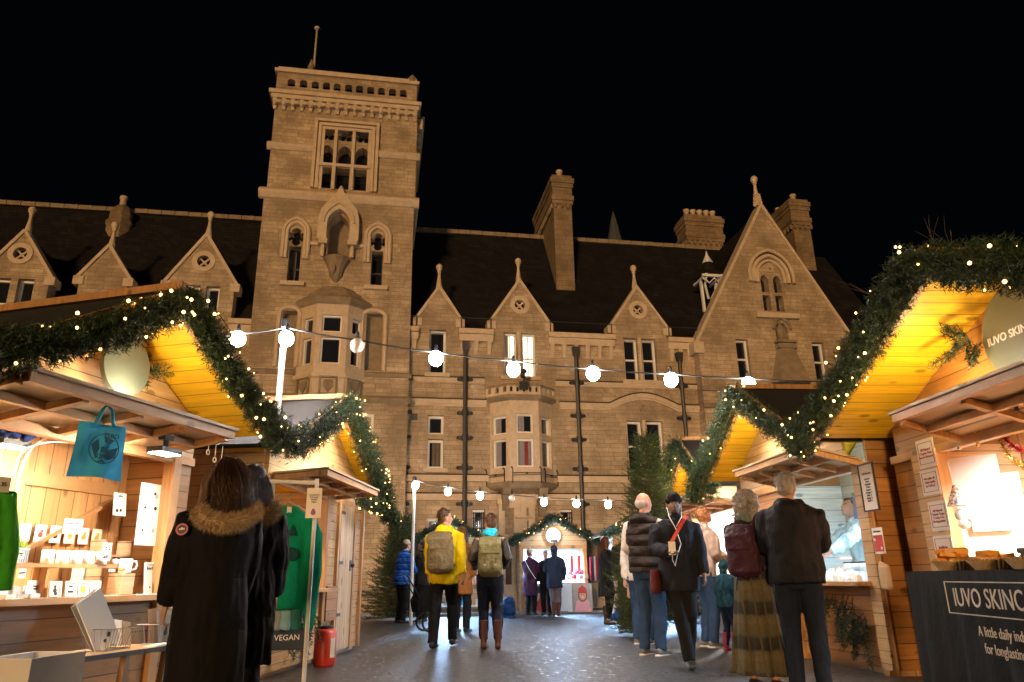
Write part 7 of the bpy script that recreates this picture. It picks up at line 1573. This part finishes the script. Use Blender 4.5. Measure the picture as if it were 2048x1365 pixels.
for a, b_ in zip(P_[:-1], P_[1:]): q.beam(a, b_, .036, .008, up=(0, 1, .3))
q.build('strap', plain('red_strap', (.60,.05,.03), .5), st_); q = MB(); q.loft([(.25, -.02, .72), (.25, -.02, .76), (.25, -.02, .96)], [(.05, .12), (.06, .14), (.05, .13)]); remesh(q, 'bag_body', cloth('dark_red_bag', (.07,.008,.008)), st_, .012, 1, .004, 14)
pos, H = at_d(1412, 10.6, 1405, 1014)
person('ginger-haired man in pale shirt looking down at the third right stall', pos, H, D(-75), sk=SK_ruddy, top=cloth('pink_white_shirt', (.42,.32,.30)), pants=M_jean, hem=.85, hair='short', hm=HR_ging, pitch=D(-22), shoes=M_sneak, hands=((-.1,.3,1.05),(.15,.3,1.05)), lean=.10)
pos, H = at_feet(1463, 1304, 1462, 1122)
person('small child in dark teal jacket, jeans and pink boots', pos, H, D(-60), top=cloth('teal_jacket', (.015,.06,.09)), pants=M_jean, hem=.84, bulk=.06, hood='up', hair=None, boots=plain('pink_boot', (.50,.05,.09), .4), face=False, legs=((-.12,0,0),(.12,0,0)), hands=((-.26,.1,.78),(.26,.1,.78)), gender='f', fine=False)
# 17, 18 pair at the second right counter
pos, H = at_d(1512, 6.75, 1497, 980)
pr, J, Lz, hp = person('woman with curly grey hair, black cardigan and long checked skirt', pos, H, D(-38), sk=SK_ruddy, top=cloth('black_cardigan', (.014,.013,.014)), skirt=plaid('checked_skirt'), hem=.72, bulk=.03, hair='curly', hm=HR_grey, gender='f', yaw=D(-18), scarf=cloth('sage_scarf', (.13,.16,.145)), hands=((-.12,.32,1.1),(.16,.34,1.1)), lean=.05, shoes=M_shoe)
backpack(pr, Lz, 'dark purple backpack on the curly-haired woman', cloth('aubergine_nylon', (.045,.012,.030), .5, .6, (9, 9, 9)), .44, .15, .10, False, yo=-.15)
g_ = carry('glasses', 'dark glasses worn by the curly-haired woman', 'glasses', pr); q = MB()
for s_ in (-1, 1): q.tube([hp(s_*.031+.02*math.cos(a), .09, .004+.017*math.sin(a)) for a in [i*PI/5 for i in range(11)]], .002, 4); q.tube([hp(s_*.05, .088, .006), hp(s_*.076, .0, .004)], .002, 4)
q.build('frame', M_plast, g_)
pos, H = at_d(1600, 6.35, 1578, 950)
pr, J, Lz, hp = person('tall grey-haired man in dark waterproof jacket leaning to the counter', pos, H*1.01, D(-24), sk=SK_ruddy, top=cloth('midnight_jacket', (.005,.006,.012), .6, .6, (7, 7, 4)), pants=M_jeand, hem=.84, bulk=.055, hair='short', hm=HR_grey, hood='down', lean=.10, yaw=D(-12), hands=((-.16,.34,1.12),(.14,.40,1.14)), disp=.016, hipw=1.05)
# 19 stallholder
w0 = R2.w(R2.at(1722, 985, .85)[0], .85, 0); hw_ = A(1728, 985, w0.y).z
pr, J, Lz, hp = person('dark-haired stallholder in pale blue jumper reaching over the second right counter', (w0.x, w0.y), 1.80, R2.rz+PI, sk=SK_pale, top=cloth('pale_blue_jumper', (.38,.55,.66)), pants=M_blackc, hem=.85, hair='short', hm=HR_dark, lean=.22, pitch=D(-20), hands=((-.10,.56,1.10),(.22,.54,1.08)), fine=True)
t_ = place(R2, 'card_reader', 'small white card reader handed over the second right counter', 'card reader', .98, .06, 1.06); m = MB(); m.box(-.04, .04, -.07, .07, 0, .022); m.box(-.03, .03, -.0, .06, .022, .026); m.build('case', M_whitep, t_)
# ------------------------------------------------------------------ separate the pieces of repeated parts
def split_parts(o, margin=.03):
    me = o.data; n = len(me.vertices); par = list(range(n))
    def find(a):
        while par[a] != a: par[a] = par[par[a]]; a = par[a]
        return a
    for p in me.polygons:
        vs = list(p.vertices); r0 = find(vs[0])
        for v_ in vs[1:]: par[find(v_)] = r0
    comp = {}
    for p in me.polygons: comp.setdefault(find(p.vertices[0]), []).append(p.index)
    items = []
    for fs in comp.values():
        cs = np.array([me.vertices[i].co[:] for f in fs for i in me.polygons[f].vertices]); items.append([cs.min(0)-margin, cs.max(0)+margin, fs])
    ch = True
    while ch:
        ch = False
        for i in range(len(items)):
            for j in range(i+1, len(items)):
                if np.all(items[i][0] <= items[j][1]) and np.all(items[j][0] <= items[i][1]):
                    items[i] = [np.minimum(items[i][0], items[j][0]), np.maximum(items[i][1], items[j][1]), items[i][2]+items[j][2]]; items.pop(j); ch = True; break
            if ch: break
    if len(items) < 2: return
    for k, (_, _, fs) in enumerate(items):
        idx = {}; V = []; F = []; mi = []; sm = []
        for f in fs:
            p = me.polygons[f]; q = []
            for i in p.vertices:
                if i not in idx: idx[i] = len(V); V.append(me.vertices[i].co[:])
                q.append(idx[i])
            F.append(q); mi.append(p.material_index); sm.append(p.use_smooth)
        nm = bpy.data.meshes.new(o.name.split('.')[0]); nm.from_pydata(V, [], F)
        for mt in me.materials: nm.materials.append(mt)
        nm.polygons.foreach_set('material_index', mi); nm.polygons.foreach_set('use_smooth', sm); nm.update()
        if k == 0: first = nm
        else: c_ = o.copy(); c_.data = nm; COL.objects.link(c_)
    o.data = first
for o_ in list(COL.objects):
    if o_.type == 'MESH' and o_.name.split('.')[0] in ('mullion', 'shield_panel', 'niche_back', 'awning_rib', 'awning_rail', 'hood_mould', 'ridge_tiles', 'window_railing', 'pane', 'tower_wall', 'crocket', 'roof', 'ledge', 'string_course', 'niche_gablet', 'window_surround', 'statue_pedestal', 'coping', 'hair_tufts_none') and o_.name.split('.')[0] != 'pane' or (o_.type == 'MESH' and o_.name.startswith('pane') and o_.parent is BLD):
        split_parts(o_, .002 if not o_.name.startswith('ridge') else .1)
